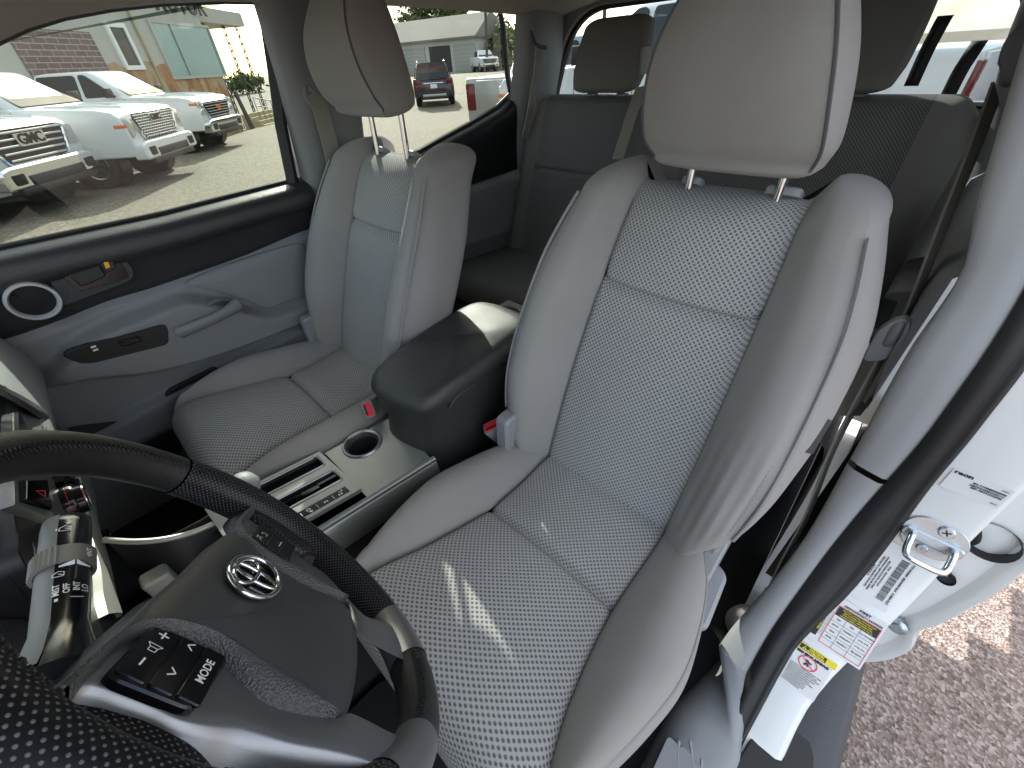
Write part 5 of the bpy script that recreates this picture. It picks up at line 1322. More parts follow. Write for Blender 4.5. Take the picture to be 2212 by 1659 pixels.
# window switch panel on the armrest
yA = -.652
sw = [dp(*p, yA) for p in ((405, 830), (440, 800), (700, 715), (1050, 618), (1085, 622), (1105, 660), (1107, 745), (1080, 765), (620, 880), (540, 886), (480, 870))]
swp = flatp('switch_panel', rpoly(sw, .006, 4), -.665, yA+.003, M['black'], pd, inset=.003)
flatp('window_switch', rpoly([dp(*p, yA) for p in ((760, 735), (905, 695), (920, 730), (795, 768))], .002, 3), yA+.003, yA+.010, M['black'], swp, inset=.003)
flatp('switch_well', rpoly([dp(*p, yA) for p in ((762, 736), (830, 715), (842, 752), (795, 766))], .001, 2), yA+.0032, yA+.0045, M['ink'], swp, inset=.0003)
lks = flatp('lock_switch', rpoly([dp(*p, yA) for p in ((588, 765), (625, 755), (655, 800), (612, 812))], .001, 2), yA+.003, yA+.0055, M['ink'], swp, inset=.0006)
for (px, py) in ((610, 773), (625, 793)):
    c_ = dp(px, py, yA+.006); flatp('lock_mark', rpoly([(c_[0]-.005, c_[1]-.0022), (c_[0]+.005, c_[1]-.0022), (c_[0]+.005, c_[1]+.0022), (c_[0]-.005, c_[1]+.0022)], .0012, 2), yA+.0056, yA+.0060, M['white'], lks, inset=.0001)
# pull cup and grab handle
pc = [dp(*p, -.66) for p in ((1150, 650), (1200, 560), (1440, 460), (1520, 470), (1610, 550), (1632, 600), (1600, 660), (1280, 752), (1210, 735))]
pcr = rpoly(pc, .015, 4); n = len(pcr); cx = sum(p[0] for p in pcr)/n; cz_ = sum(p[1] for p in pcr)/n
R_ = []
for s_, y_ in ((1.06, -.674), (1.03, -.655), (1.0, -.650), (.97, -.653), (.93, -.675), (.85, -.692), (.5, -.698), (.05, -.698)):
    R_.append([V((cx+(p[0]-cx)*s_, y_, cz_+(p[1]-cz_)*s_)) for p in pcr])
mb = MB(); mb.grid(R_, cu=True); mb.poly(R_[-1]); pcup = mb.build('pull_cup', M['trim'], pd, sharp=60)
hp_ = [dp(*p, -.640) for p in ((1180, 690), (1250, 650), (1380, 590), (1480, 545), (1560, 505))]
mb = MB(); mb.tube([V((p[0], -.652+.016*sin(pi*k/4), p[1])) for k, p in enumerate(hp_)], [.021, .019, .017, .018, .022], 14, sq=.75); mb.build('grab_handle', M['trim'], pd)
# map pocket and speaker at the bottom
pk = [dp(*p, -.685) for p in ((1075, 1085), (1120, 1050), (1420, 900), (1500, 1000), (1300, 1170), (1160, 1170), (1100, 1130))]
flatp('map_pocket', rpoly(pk, .015, 4), -.705, -.686, M['ink'], pd)
spk = [dp(*p, -.69) for p in ((420, 1300), (1140, 1210), (1200, 1330), (1180, 1480), (600, 1600), (400, 1500))]
M['spk'] = dots('door_speaker_mesh', (.05, .055, .065), (.01, .01, .012), .004, .25, .08, bumpd=.0005, rough=.6)
mb = MB(); pts = rpoly(spk, .02, 4); mb.add([V((p[0], -.690, p[1])) for p in pts], [tuple(range(len(pts)))], [p for p in pts]); mb.build('speaker_grille', M['spk'], pd, solid=.004)
# glass and frame; body-coloured outer door skin
gpts = [V((x, -.733, tab(BELT, x)+.004)) for x in (.98, .63, .35, -.0)]+[V((-.030, -.730, 1.50)), V((-.062, -.722, 1.755)), V((.0, -.722, 1.757))]+[V((p.x, -.724, p.z+.005)) for p in reversed(A)]
mb = MB(); mb.poly(gpts); gd_ = mb.build('window_glass', M['glass_door'], pd, smooth_=False)
mb = MB(); pfr = [V((.010, -.728, 1.362)), V((-.012, -.726, 1.50)), V((-.040, -.722, 1.62)), V((-.072, -.715, 1.775))]
mb.tube(pfr, .013, 8, sq=1.3); mb.build('window_channel', M['rubber'], pd)
slab('outer_skin', [(-.05, -.80, .5), (1.15, -.80, .5), (1.15, -.80, 1.34), (-.05, -.80, 1.34)], .02, M['paint'], par=pd, axis=V((0, 1, 0)))
# white sliver of door frame between glass channel and pillar trim
mb = MB(); mb.tube([V((p.x-.022, p.y-.02, p.z)) for p in pfr], .016, 8, sq=1.2); mb.build('door_frame', M['paint'], pd)

# ================================================================== rear passenger door
rp_ = thing('rear_passenger_door', 'dark rear door panel behind the front passenger headrest', 'door', (-.6, -.76, .7), 'doors on the far side')
def rdp(u, v, yy=-.72): p = at(u, v, 'y', yy); return V((p.x, yy, p.z))
bl = [(-.24, 1.345), (-.45, 1.37), (-.56, 1.395), (-.70, 1.425), (-.85, 1.462), (-.93, 1.50)]
bl = sorted(bl)
rows = []
for x in xs_(-.93, -.22, 30):
    zb = tab(bl, x); rows.append([V((x, p.x, p.y)) for p in cr([(-.738, zb+.003, 0), (-.722, zb+.002, 0), (-.695, zb-.012, 0), (-.688, zb-.05, 0), (-.70, zb-.16, 0), (-.708, 1.225+.04*(x+.6)*-1, 0)], 14)])
mb = MB(); mb.grid(rows); mb.build('upper_panel', M['black'], rp_, sharp=60)
rows = []
for x in xs_(-.95, -.20, 40):
    z1_ = 1.228-.04*(x+.6); r_ = []
    for k in range(40):
        z = lerp(z1_, .66, k/39); y = -.716+.020*smooth((z1_-.012-z)/.012)*smooth((z-.99-.05*(x+.6))/.02)+.010*smooth((1.04-z)/.03)
        r_.append(V((x, y, z)))
    rows.append(r_)
mb = MB(); mb.grid(rows); mb.build('lower_panel', M['trim'], rp_, sharp=80)
gz_ = [V((-.24, -.735, 1.352))]+[V((x, -.735, z+.004)) for x, z in reversed(bl)]+[V((-.925, -.735, 1.60)), V((-.90, -.73, 1.762)), V((-.28, -.73, 1.765))]
mb = MB(); mb.poly(gz_); mb.build('window_glass', M['glass_rear'], rp_, smooth_=False)
mb = MB(); mb.tube([V((x, -.73, z+.003)) for x, z in bl[::-1]]+[V((-.918, -.73, 1.56)), V((-.905, -.73, 1.70)), V((-.885, -.727, 1.768)), V((-.28, -.727, 1.772))], .011, 8); mb.build('window_seal', M['rubber'], rp_)
slab('outer_skin', [(-1.0, -.80, .5), (-.20, -.80, .5), (-.20, -.80, 1.34), (-1.0, -.80, 1.40)], .02, M['paint'], par=rp_, axis=V((0, 1, 0)))

# ================================================================== rear bench
rbn = thing('rear_bench', 'shade-darkened grey cloth rear bench with mesh panels across the back of the cab', 'bench seat', (-.9, 0, .65))
def rx_(z): return lerp(-.80, -.985, (z-.95)/.53)
def bench_back(y0, y1, seams):
    # one backrest section with a knitted centre between two bolsters
    rows = []; 
    def P_(y, h, z, a):
        c_, sn = cos(a*pi/2), sin(a*pi/2); yc_ = (y0+y1)/2; hw = (y1-y0)/2
        k = max(0, (abs(y-yc_)/hw-.82)/.18); edge = .030*k*k; ztp = 1.462-.055*k**2.2
        zz = lerp(.95, ztp, z); return V((rx_(zz)+(h-edge)*c_+(-.03)*(1-c_), y, zz+.035*sn))
    RW = [(k/60, 0) for k in range(61)]+[(1, (k+1)/8) for k in range(8)]
    def dpth(y, t):
        u = (y-seams[0])/(seams[1]-seams[0]); h = .03
        if 0 < u < 1: h += .012*(1-(2*u-1)**2)-.008*exp(-(min(u, 1-u)/.02)**2)-.010*exp(-((t-.62)/.009)**2)*(u > 0)
        else: h += .012
        return h
    for nm, a_, b_, mt in (('back_bolster', y0, seams[0], M['bench']), ('back_insert', seams[0], seams[1], M['knit_shaded']), ('back_bolster', seams[1], y1, M['bench'])):
        mb = MB(); mb.grid([[P_(lerp(a_, b_, j/20), dpth(lerp(a_, b_, j/20), t), t, a) for j in range(21)] for t, a in RW]); mb.build(nm, mt, rbn, sharp=80)
bench_back(-.655, -.088, (-.56, -.185)); bench_back(-.080, .655, (.03, .56))
# bench cushion
def bench_cush(y0, y1):
    rows = []
    for k in range(50):
        t = k/49; r_ = []
        for j in range(30):
            y = lerp(y0, y1, j/29); e = min(j, 29-j)/29
            if t < .75: x = lerp(-.84, -.44, t/.75); z = .955+.018*smooth(t/.75)+.012*smooth(e/.15)
            else: a = (t-.75)/.25*pi*.62; x = -.44+.055*sin(a); z = .973+.012*smooth(e/.15)-.07*(1-cos(a))
            r_.append(V((x, y, z)))
        rows.append(r_)
    mb = MB(); mb.grid(rows); mb.build('bench_cushion', M['knit_shaded'], rbn, sharp=80)
bench_cush(-.66, -.03); bench_cush(-.02, .66)
mb = MB(); mb.box((-.62, 0, .78), (.30, 1.3, .24)); mb.build('bench_base', M['carpet'], rbn)
def rear_hr(yc, wid, hgt, zb, label_parts=True):
    rows, side = [], [[], []]
    for i in range(-5, 26):
        t = max(0, min(20, i))/20; a = -i/5 if i < 0 else ((i-20)/5 if i > 20 else 0); c_, sn = cos(a*pi/2), sin(a*pi/2)
        z = zb+.02+(hgt-.05)*t+(-.02 if i < 0 else .03)*sn; x0 = rx_(z)+.02; wv = wid/2*ctab([(0, .93), (.2, 1), (.7, 1), (1, .93)], t)
        def P_(s_, h): return V((x0+.005+(h-.005)*c_, yc+(s_ if abs(s_) < wv*.6 else (s_/abs(s_))*(wv*.6+(abs(s_)-wv*.6)*c_)), z))
        rows.append([P_(-wv+2*wv*j/18, .052-.014*abs(-1+j/9)**3) for j in range(19)])
        for k, d in enumerate((-1, 1)): side[k].append([P_(d*(wv+dx_), h) for dx_, h in ((0, .038), (.008, .028), (.010, .0), (.004, -.03), (-.03, -.042), (-wv*.9, -.045))])
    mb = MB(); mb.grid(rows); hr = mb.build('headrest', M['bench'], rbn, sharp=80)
    for k in (0, 1):
        mb = MB(); mb.grid(side[k]); mb.build('side_cover', M['bench'], hr, sharp=80)
    for d in (-1, 1):
        y_ = yc+d*wid*.26; mb = MB(); mb.tube([V((rx_(1.46)-.008, y_, 1.46)), V((rx_(1.55)+.012, y_, zb+.07))], .0065, 12); mb.build('headrest_post', M['chrome'], hr)
        mb = MB(); mb.prism(rpoly([(-.02, -.014), (.02, -.014), (.02, .014), (-.02, .014)], .011, 4), (rx_(1.49)-.004, y_, 1.490), (0, 1, 0), (1, 0, 0), 0, .012, ez=(0, 0, 1), inset=.003); mb.build('post_guide', M['trim_l'], rbn, sharp=30)
    return hr
h1 = rear_hr(-.325, .235, .20, 1.503); h2 = rear_hr(.335, .27, .25, 1.500)
mb = MB(); mb.box((rx_(1.6)+.03, -.325+.128, 1.585), (.05, .012, .07)); mb.build('release_tab', M['cloth2'], h1, bevel=.004)
# top-tether straps that stand up behind the bench
for (pa, pb, w_) in (((2072, 158), (2112, 95), .028), ((1998, 118), (2040, 38), .028)):
    stp = thing('tether_strap', 'black tether strap standing up '+('nearer the left pillar' if w_ and pa[0] > 2050 else 'right beside the shade-darkened rear headrest')+' before the back window', 'strap', tuple(at(*pa, 'x', -1.06)), 'tether straps')
    a = at(*pa, 'x', -1.06); b_ = at(*pb, 'x', -1.06); d = (b_-a).normalized(); sd = V((0, 1, 0)); mb = MB()
    mb.grid([[p+sd*-.014, p+sd*.014] for p in cr([a-V((0, 0, .06)), a, a.lerp(b_, .5)+V((.006, 0, 0)), b_, b_+V((-.02, 0, .004))], 12)]); mb.build('webbing', M['rubber'], stp, solid=.002)

# ================================================================== belts and buckles
def ribbon(mb, path, w_, wd, th=.0016):
    P = [V(p) for p in path]; n = len(P)
    W_ = [V(w).normalized() for w in (wd if isinstance(wd, list) else [wd]*n)]
    rows = []
    for i in range(n):
        t = (P[min(n-1, i+1)]-P[max(0, i-1)]).normalized(); sd = (W_[i]-t*W_[i].dot(t)).normalized(); nn_ = t.cross(sd)
        rows.append([P[i]-sd*w_/2+nn_*th, P[i]+sd*w_/2+nn_*th, P[i]+sd*w_/2-nn_*th, P[i]-sd*w_/2-nn_*th])
    mb.grid(rows, cu=True); return mb
def d3(u, v, D):
    'the point on a sight line at depth D metres in front of the eye'
    r = ray(u, v); return CAM+r*(D/r.dot(DIR))
# driver belt: from the pillar loop down to the sill anchor, tongue parked on it
db = thing('driver_seat_belt', 'tan belt webbing with grey plastic tongue hanging between the near seat and the pillar', 'seat belt', (-.25, .68, .9))
def behind(u, v, y): return at(u, v, 'x', y)
pts = [((2150, 200), -.46), ((2095, 345), -.40), ((2040, 480), -.36), ((1960, 680), -.31), ((1890, 800), -.28), ((1800, 970), -.24), ((1745, 1110), -.20), ((1690, 1215), -.15), ((1655, 1290), -.10)]
P = [at(*q_, 'x', x) for q_, x in pts]
path = cr(P, 60); wds = []
for k in range(60):
    t_ = (path[min(59, k+1)]-path[max(0, k-1)]).normalized(); vd_ = (path[k]-CAM).normalized(); sd2 = t_.cross(vd_).normalized(); ph = radians(lerp(13, 7, smooth(k/45)))
    wds.append(vd_*cos(ph)+sd2*sin(ph))
mb = MB(); ribbon(mb, path, .046, wds); mb.build('webbing', M['belt'], db)
# chrome/grey tongue, placed about the webbing
tc_ = at(1918, 728, 'x', -.275)
ex_ = (at(1950, 690, 'x', -.275)-at(1885, 770, 'x', -.275)).normalized()
def tpt(u, v, X=-.262): return at(u, v, 'x', X)
def qr(x, y): return ((3024+x/2.1944)/1.8228, (1000+y/2.1944)/1.8228)
mb = MB(); ol = [(1200, 540), (1238, 570), (1230, 640), (1190, 720), (1100, 840), (1000, 900), (860, 912), (832, 880), (880, 780), (930, 690), (990, 620), (1100, 555)]
pt = [tpt(*qr(*p)) for p in ol]; c3 = sum(pt, V())/len(pt)
nx = (pt[3]-pt[0]).cross(pt[8]-pt[0]).normalized()
if nx.dot(CAM-c3) < 0: nx = -nx
R_ = []
for s_, l in ((.92, -.012), (1, -.006), (1.0, .004), (.95, .009), (.80, .010)): R_.append([c3+(p-c3)*s_+nx*l for p in cr(pt, 36, True)])
mb.grid(R_, cu=True); mb.poly(R_[-1]); mb.poly(R_[0][::-1]); tgn = mb.build('tongue', M['trim_l'], db, sharp=50)
mb = MB(); ol = [(1090, 590), (1190, 560), (1180, 660), (1100, 760), (1000, 770), (1020, 700)]; pt2 = [tpt(*qr(*p))+nx*.0105 for p in ol]; pt3 = cr(pt2, 24, True); mb.add([p for p in pt3], [tuple(range(24))]); mb.build('grip_recess', M['trim'], tgn, solid=.001)
if nx.dot(CAM-c3) < 0: pass
mb = MB(); ol = [(880, 765), (850, 840), (655, 975), (612, 980), (608, 965), (655, 905), (780, 820)]; pt = [tpt(*qr(*p)) for p in ol]
mb.add([p+nx*.0012 for p in pt]+[p-nx*.0012 for p in pt], [tuple(range(7)), tuple(range(7, 14))[::-1]]+[(i, 7+i, 7+(i+1) % 7, (i+1) % 7) for i in range(7)]); mb.build('latch_plate', M['chrome'], tgn, smooth_=False)
a = at(1660, 1282, 'x', -.105); b_ = at(1648, 1320, 'x', -.075); mb = MB(); mb.tube([a+V((0, 0, .012)), b_], .014, 12, sq=.6); mb.build('paper_sleeve', M['paper'], db)
# boot where the webbing enters the sill
bt = at(1618, 1345, 'x', -.055); mb = MB(); mb.lathe([(.004, .034), (.018, .033), (.027, .026), (.033, .008), (.036, -.02), (.036, -.06)], bt, (.35, .05, .9), 26); mb.build('anchor_cover', M['pillar'], db, sharp=50)
mb = MB(); mb.prism(rpoly([(-.018, -.007), (.018, -.007), (.018, .007), (-.018, .007)], .005, 4), bt+V((.010, .004, .031)), (.6, .2, 0), (-.2, .6, 0), 0, .004); mb.build('anchor_slot', M['ink'], db, smooth_=False)
# guide loop at the top right of the picture, on the pillar trim
gp_ = at(2185, 95, 'x', -.40); mb = MB()
g2 = thing('belt_guide', 'grey plastic belt height guide on the near pillar at the top right corner', 'belt guide', tuple(gp_))
def qtr(x, y): return ((3024+x/2.1944)/1.8228, (0+y/2.1944)/1.8228)
ol = [(2212, 210), (2130, 260), (2040, 380), (1985, 550), (2010, 600), (2000, 740), (2110, 720), (2300, 620), (2300, 180)]
pt = cr([at(*qtr(*p), 'x', -.42) for p in ol], 40, True); c3 = sum(pt, V())/40; nx_ = V((1, -.1, .1)).normalized()
R_ = [[c3+(p-c3)*s_+nx_*l for p in pt] for s_, l in ((1, -.05), (1, .006), (.95, .016), (.8, .020))]; mb.grid(R_, cu=True); mb.poly(R_[-1]); mb.build('cover', M['trim'], g2, sharp=50)
# passenger belt behind the far seat
pb_ = thing('passenger_seat_belt', 'pale belt webbing running down the far pillar behind the front passenger seat', 'seat belt', (-.1, -.66, 1.5))
def qq(x, y): return (603.5+x/3.0243, y/3.0243)
P = [at(*qq(210, 610), 'y', -.645), at(*qq(260, 690), 'y', -.640), at(*qq(300, 830), 'y', -.632), at(*qq(345, 1000), 'y', -.625), at(*qq(380, 1200), 'y', -.62)]
mb = MB(); ribbon(mb, cr(P, 30), .046, V((1, .1, 0))); mb.build('webbing', M['belt'], pb_)
c3 = at(*qq(195, 620), 'y', -.650); mb = MB(); lp_ = [at(*qq(*p), 'y', -.650) for p in ((165, 570), (190, 560), (225, 600), (300, 640), (235, 690), (195, 670), (170, 620))]; mb.tube(cr(lp_, 30, True), .008, 8, closed=True); mb.build('guide_loop', M['trim'], pb_)
# rear belt on the c-pillar and the belt lying down the bench back
r1 = thing('rear_seat_belt', 'pale belt hanging from the slot in the far rear pillar', 'seat belt', (-1.0, -.6, 1.6), 'rear belts')
def qh(x, y): return ((1900+x/2.6333)/1.8228, (y/2.6333)/1.8228)
P = [at(*qh(590, 480), 'y', -.585), at(*qh(575, 700), 'y', -.590), at(*qh(530, 960), 'y', -.60), at(*qh(480, 1250), 'y', -.61), at(*qh(440, 1420), 'y', -.62)]
mb = MB(); ribbon(mb, cr(P, 24), .040, V((1, .05, 0))); mb.build('webbing', M['belt'], r1)
mb = MB(); sl = [at(*qh(*p), 'y', -.588) for p in ((490, 320), (505, 330), (545, 440), (600, 470), (655, 470), (650, 520), (560, 500), (520, 440))]; mb.add([p for p in sl]+[p+V((0, .006, 0)) for p in sl], [tuple(range(8)), tuple(range(8, 16))]+[(i, 8+i, 8+(i+1) % 8, (i+1) % 8) for i in range(8)]); mb.build('slot', M['ink'], r1)
r2 = thing('centre_seat_belt', 'grey belt lying diagonally down the rear backrest beside the far headrest', 'seat belt', (-.95, -.15, 1.4), 'rear belts')
P = [at(*qh(x, y), 'x', X) for x, y, X in ((1650, 900, -.95), (1560, 1150, -.885), (1480, 1400, -.84), (1400, 1650, -.80))]
mb = MB(); ribbon(mb, cr(P, 20), .040, V((0, 1, .1))); mb.build('webbing', M['belt'], r2)

def buckle(nm, lab_, c, up, face, right, w_, d_, h_, root=None):
    t = thing(nm, lab_, 'buckle', tuple(c), 'belt buckles'); up = V(up).normalized(); face = V(face); face = (face-up*face.dot(up)).normalized(); rt = up.cross(face)
    mb = MB(); rr = rpoly([(-w_/2, -d_/2), (w_/2, -d_/2), (w_/2, d_/2), (-w_/2, d_/2)], .006, 4)
    R_ = []
    for k, s_, sd in ((-h_, .72, .8), (-h_*.6, .9, .9), (-.004, 1.0, 1.0), (0, .96, .96)): R_.append([c+rt*p[0]*s_+face*p[1]*sd+up*k for p in rr])
    mb.loft(R_); bd = mb.build('housing', M['trim_l'], t, sharp=40)
    mb = MB(); rr2 = inset_poly(rr, .003)
    mb.prism([(p[0], p[1]) for p in rr2], c, rt, face, -.001, .0022, ez=up, inset=.0008)
    mb.build('release_button', M['red'], t, sharp=30)
    mb = MB(); mb.prism(rpoly([(-w_*.32, -.0025), (w_*.32, -.0025), (w_*.32, .0025), (-w_*.32, .0025)], .001, 2), c+face*(-d_*.22), rt, face, .0020, .0027, ez=up); mb.build('slot', M['ink'], bd, smooth_=False)
    mb = MB(); ribbon(mb, [c-up*h_*.9, c-up*(h_+.10)], .03, rt, .004); mb.build('stalk', M['black'], t); return t
bc = V((.083, .128, .975)); buckle('belt_buckle', 'grey belt buckle with bright red button standing beside the near seat', bc, (.42, -.15, .9), (-.5, -.75, .2), None, .044, .028, .075)
bc = V((.243, -.118, .992)); buckle('belt_buckle', 'grey belt buckle with red edge leaning on the console beside the far seat', bc, (.5, .6, .45), (-.6, .6, .2), None, .040, .024, .06)
# hinge covers between cushion and backrest, inboard side
for (tt, yv_, dx_) in ((ds, DY-.205, 0), (ps, PY-.205, .074)):
    mb = MB(); mb.prism(rpoly([(-.028, -.045), (.028, -.045), (.024, .045), (-.022, .05)], .015, 4), (.075+dx_, yv_-.02, .985), (1, 0, .1), (0, 0, 1), 0, .03, ez=(0, 1, 0), inset=.006); mb.build('hinge_cover', M['trim_l'], tt, sharp=30)
# ================================================================== steering wheel
WC0 = V((.55806, .35765, 1.29064)); WNm = V((-.90619, -.00697, .42281)); WR_ = V((.00769, -.99997, 0)); WU = V((.42280, .00325, .90622))
_d = radians(41); EA = WR_*cos(_d)-WU*sin(_d); EB = WR_*sin(_d)+WU*cos(_d)
WC = WC0+EA*-.006+EB*-.0035
def WLr(a, b_, c=0): return WC0+EA*a+EB*b_+WNm*c
def WL(a, b_, c=0): return WC+EA*a+EB*b_+WNm*c
sw_ = thing('steering_wheel', 'black leather steering wheel with silver spokes and chrome emblem, turned to the right', 'steering wheel', tuple(WC))
M['leather'] = (lambda q: q.pbr(q.mix(q.noise(30, 4, .6), c4((.010, .010, .0105)), c4((.022, .021, .021))), q.m('ADD', .30, q.m('MULTIPLY', q.noise(60, 4, .6), .2)), 0, q.bump(q.noise(900, 3, .7), .0006, .8, q.bump(q.noise(160, 3, .6), .0012, .5)), .5))(N('wheel_leather'))
M['perf'] = dots('perforated_leather', (.011, .011, .012), (.12, .12, .125), .0044, .15, .05, bumpd=-.0004, rough=.34, stain=0)
M['hub'] = plain('hub_plastic', (.050, .052, .055), .5, grain=.5, gscale=1100, var=.06, gd=.0003, rvar=.1)
M['ridge'] = plain('grained_ridge', (.085, .086, .09), .42, grain=1, gscale=650, gd=.0008)
RW_ = .1807
def rimsec(th0, th1, n, rad, mt, nm, lift=0):
    rows = []
    for k in range(n+1):
        th = radians(lerp(th0, th1, k/n)); ra = rad(lerp(th0, th1, k/n)) if callable(rad) else rad
        cen = WLr(sin(th)*RW_, cos(th)*RW_); out = EA*sin(th)+EB*cos(th)
        rows.append([cen+out*cos(2*pi*j/28)*ra*1.0+WNm*sin(2*pi*j/28)*ra*1.12 for j in range(28)]+[cen+out*ra])
    mb = MB(); mb.grid(rows, voff=th0*.003); return mb.build(nm, mt, sw_, sharp=80)
gr_ = lambda t: .0168+.0022*exp(-((((t % 360)-75)/26)**2))
rimsec(-49, 49, 80, .0166, M['leather'], 'rim_leather')
rimsec(167, 202, 36, .0166, M['leather'], 'rim_leather')
rimsec(49.6, 146.5, 80, gr_, M['perf'], 'rim_grip'); rimsec(222, 310.4, 80, gr_, M['perf'], 'rim_grip')
rimsec(146, 167.5, 14, lambda t: .0174, M['silver'], 'spoke_cap'); rimsec(201.5, 222.5, 14, lambda t: .0174, M['silver'], 'spoke_cap')
# thread along the inner edge
rnd = random.Random(2)
for t0, t1_ in ((-49, 49), (52, 78), (102, 143), (168, 201), (224, 258), (282, 308)):
    n = int((t1_-t0)/1.55); mb = MB()
    for k in range(n):
        th = radians(lerp(t0, t1_, (k+.5)/n)); ra = .0172 if not callable(gr_) else (gr_(degrees_ := math.degrees(th))+.0003 if not (-49 <= math.degrees(th) <= 49 or 167 <= math.degrees(th) <= 202) else .0169)
        out = EA*sin(th)+EB*cos(th); tan_ = EA*cos(th)-EB*sin(th); cen = WLr(sin(th)*RW_, cos(th)*RW_)
        def sp3(ph, dt): return cen+out*cos(ph)*ra+WNm*sin(ph)*ra*1.12+tan_*dt
        p0 = radians(180-52); 
        mb.tube([sp3(p0-.10, -.0014), sp3(p0, .0), sp3(p0+.10, .0014)], .0006, 5)
        mb.tube([sp3(p0-.26, .0006), sp3(p0-.13, .0)], .0011, 5)
    mb.build('stitching', M['leather'], sw_)
# airbag cover
half = [(0, .046), (.05, .047), (.092, .044), (.100, .040), (.082, .030), (.073, .012), (.070, -.016), (.073, -.050), (.083, -.078), (.084, -.094), (.070, -.105), (.035, -.112), (0, -.114)]
outl = half+[(-a, b_) for a, b_ in half[-2:0:-1]]
ol = [(p.x, p.y) for p in cr([(a, b_, 0) for a, b_ in outl], 96, True)]
def ringed(ol, levels, centre, nm, mt, par):
    R_ = [[WL(centre[0]+(p[0]-centre[0])*s_, centre[1]+(p[1]-centre[1])*s_, c) for p in ol] for s_, c in levels]
    mb = MB(); mb.grid(R_, cu=True); mb.poly(R_[-1]); return mb.build(nm, mt, par, sharp=50)
padw = ringed(ol, ((.99, -.050), (1, -.018), (.995, -.008), (.975, -.001), (.93, .004), (.8, .008), (.6, .0105), (.3, .012), (.02, .0122)), (0, -.04), 'airbag_cover', M['hub'], sw_)
def tube_on(mb, pts, r_, closed=False, n=40, seg=8): mb.tube([WL(*p) for p in pts] if not closed else [WL(*p) for p in pts], r_, seg, closed=closed); return mb
# grained ridges that sweep down both sides of the cover
for d in (-1, 1):
    hi = [(d*a, b_) for a, b_ in ((.150, .046), (.110, .0445), (.092, .041), (.076, .029), (.068, .009), (.065, -.022), (.069, -.055), (.082, -.086))]
    lo_ = [(d*a, b_) for a, b_ in ((.152, .036), (.117, .039), (.103, .039), (.089, .031), (.081, .016), (.077, -.008), (.094, -.044), (.082, -.093))]
    h_ = cr([(a, b_, 0) for a, b_ in hi], 40); l_ = cr([(a, b_, 0) for a, b_ in lo_], 40)
    rows = [[WL(lerp(p.x, q_.x, t), lerp(p.y, q_.y, t), c) for t, c in ((0, -.004), (.0, .004), (.22, .0105), (.5, .0115), (.8, .008), (1, .0), (1.03, -.02))] for p, q_ in zip(h_, l_)]
    mb = MB(); mb.grid(rows); mb.build('cover_ridge', M['ridge'], padw, sharp=60)
# silver spoke bezels: inner face, ridge, outer bevel
for d in (-1, 1):
    inner = [(.1445, .0425), (.120, .0435), (.104, .041), (.090, .033), (.081, .019), (.077, -.008), (.084, -.026), (.093, -.044), (.091, -.066), (.081, -.092), (.070, -.104), (.070, -.134), (.068, -.152), (.066, -.166)]
    ridge = [(.1455, .0405), (.139, .0405), (.134, .036), (.132, .018), (.131, .007), (.131, -.006), (.125, -.022), (.118, -.037), (.116, -.063), (.110, -.090), (.107, -.110), (.106, -.126), (.106, -.142)]
    outer = [(.147, .038), (.142, .028), (.1405, .016), (.139, .006), (.139, -.008), (.139, -.024), (.136, -.044), (.131, -.062), (.128, -.080), (.124, -.098), (.121, -.112), (.119, -.124), (.118, -.134)]
    if d > 0:
        inner[-4:] = [(.036, -.108), (.030, -.130), (.032, -.152), (.036, -.172)]
        ridge[-4:] = [(.070, -.108), (.074, -.130), (.080, -.150), (.084, -.162)]
        outer[-6:] = [(.126, -.060), (.110, -.084), (.092, -.102), (.094, -.122), (.100, -.142), (.104, -.152)]
    I_, R2, O_ = [cr([(a*d, b_, 0) for a, b_ in L_], 44) for L_ in (inner, ridge, outer)]
    rows = []
    for k, (i_, r_, o_) in enumerate(zip(I_, R2, O_)):
        t = k/43; cz = lerp(.004, .010, smooth((t-.35)/.6)); dp_ = .016+.012*smooth((t-.3)/.3)
        pr_ = []
        for j in range(7): u = j/6; pr_.append(WL(lerp(i_.x, r_.x, u), lerp(i_.y, r_.y, u), cz-.003*(1-u)**3))
        for u, dc in ((.15, -.0008), (.35, -.004), (.6, -.009), (.85, -.013), (1, -.016)): pr_.append(WL(lerp(r_.x, o_.x, u), lerp(r_.y, o_.y, u), cz+dc*dp_/.016))
        pr_.append(WL(o_.x*.99, o_.y*.99, cz-.016-.012)); rows.append(pr_)
    mb = MB(); mb.grid(rows); mb.build('spoke_bezel', M['silver'], sw_, sharp=45)
    # leather-wrapped thumb web between bezel and rim
    wb = [(.146, .036), (.150, .044), (.166, .054), (.174, .040), (.176, .010), (.172, -.022), (.165, -.050), (.150, -.040), (.142, -.024), (.140, -.006), (.140, .008), (.142, .020), (.144, .030)]
    wl_ = [(p.x, p.y) for p in cr([(a*d, b_, 0) for a, b_ in wb], 60, True)]
    R_ = [[WL(p[0]+(.158*d-p[0])*(1-s_), p[1]+(.004-p[1])*(1-s_), c) for p in wl_] for s_, c in ((1, -.026), (1.02, -.012), (1.0, -.002), (.94, .003), (.8, .006), (.4, .007), (.05, .007))]
    mb = MB(); mb.grid(R_, cu=True); mb.poly(R_[-1])
    for i in range(len(mb.v)): q_ = mb.v[i]-WC; mb.uv[i] = (q_.dot(EA), q_.dot(EB))
    mb.build('thumb_grip', M['perf'], sw_, sharp=70)
    # black underside of the spoke
    mb = MB(); mb.prism([(a*d, b_) for a, b_ in ((.02, -.10), (.13, -.02), (.15, -.0), (.15, .03), (.02, .03))], WC, EA, EB, -.05, -.012); mb.build('spoke_core', M['black'], sw_, bevel=.004)
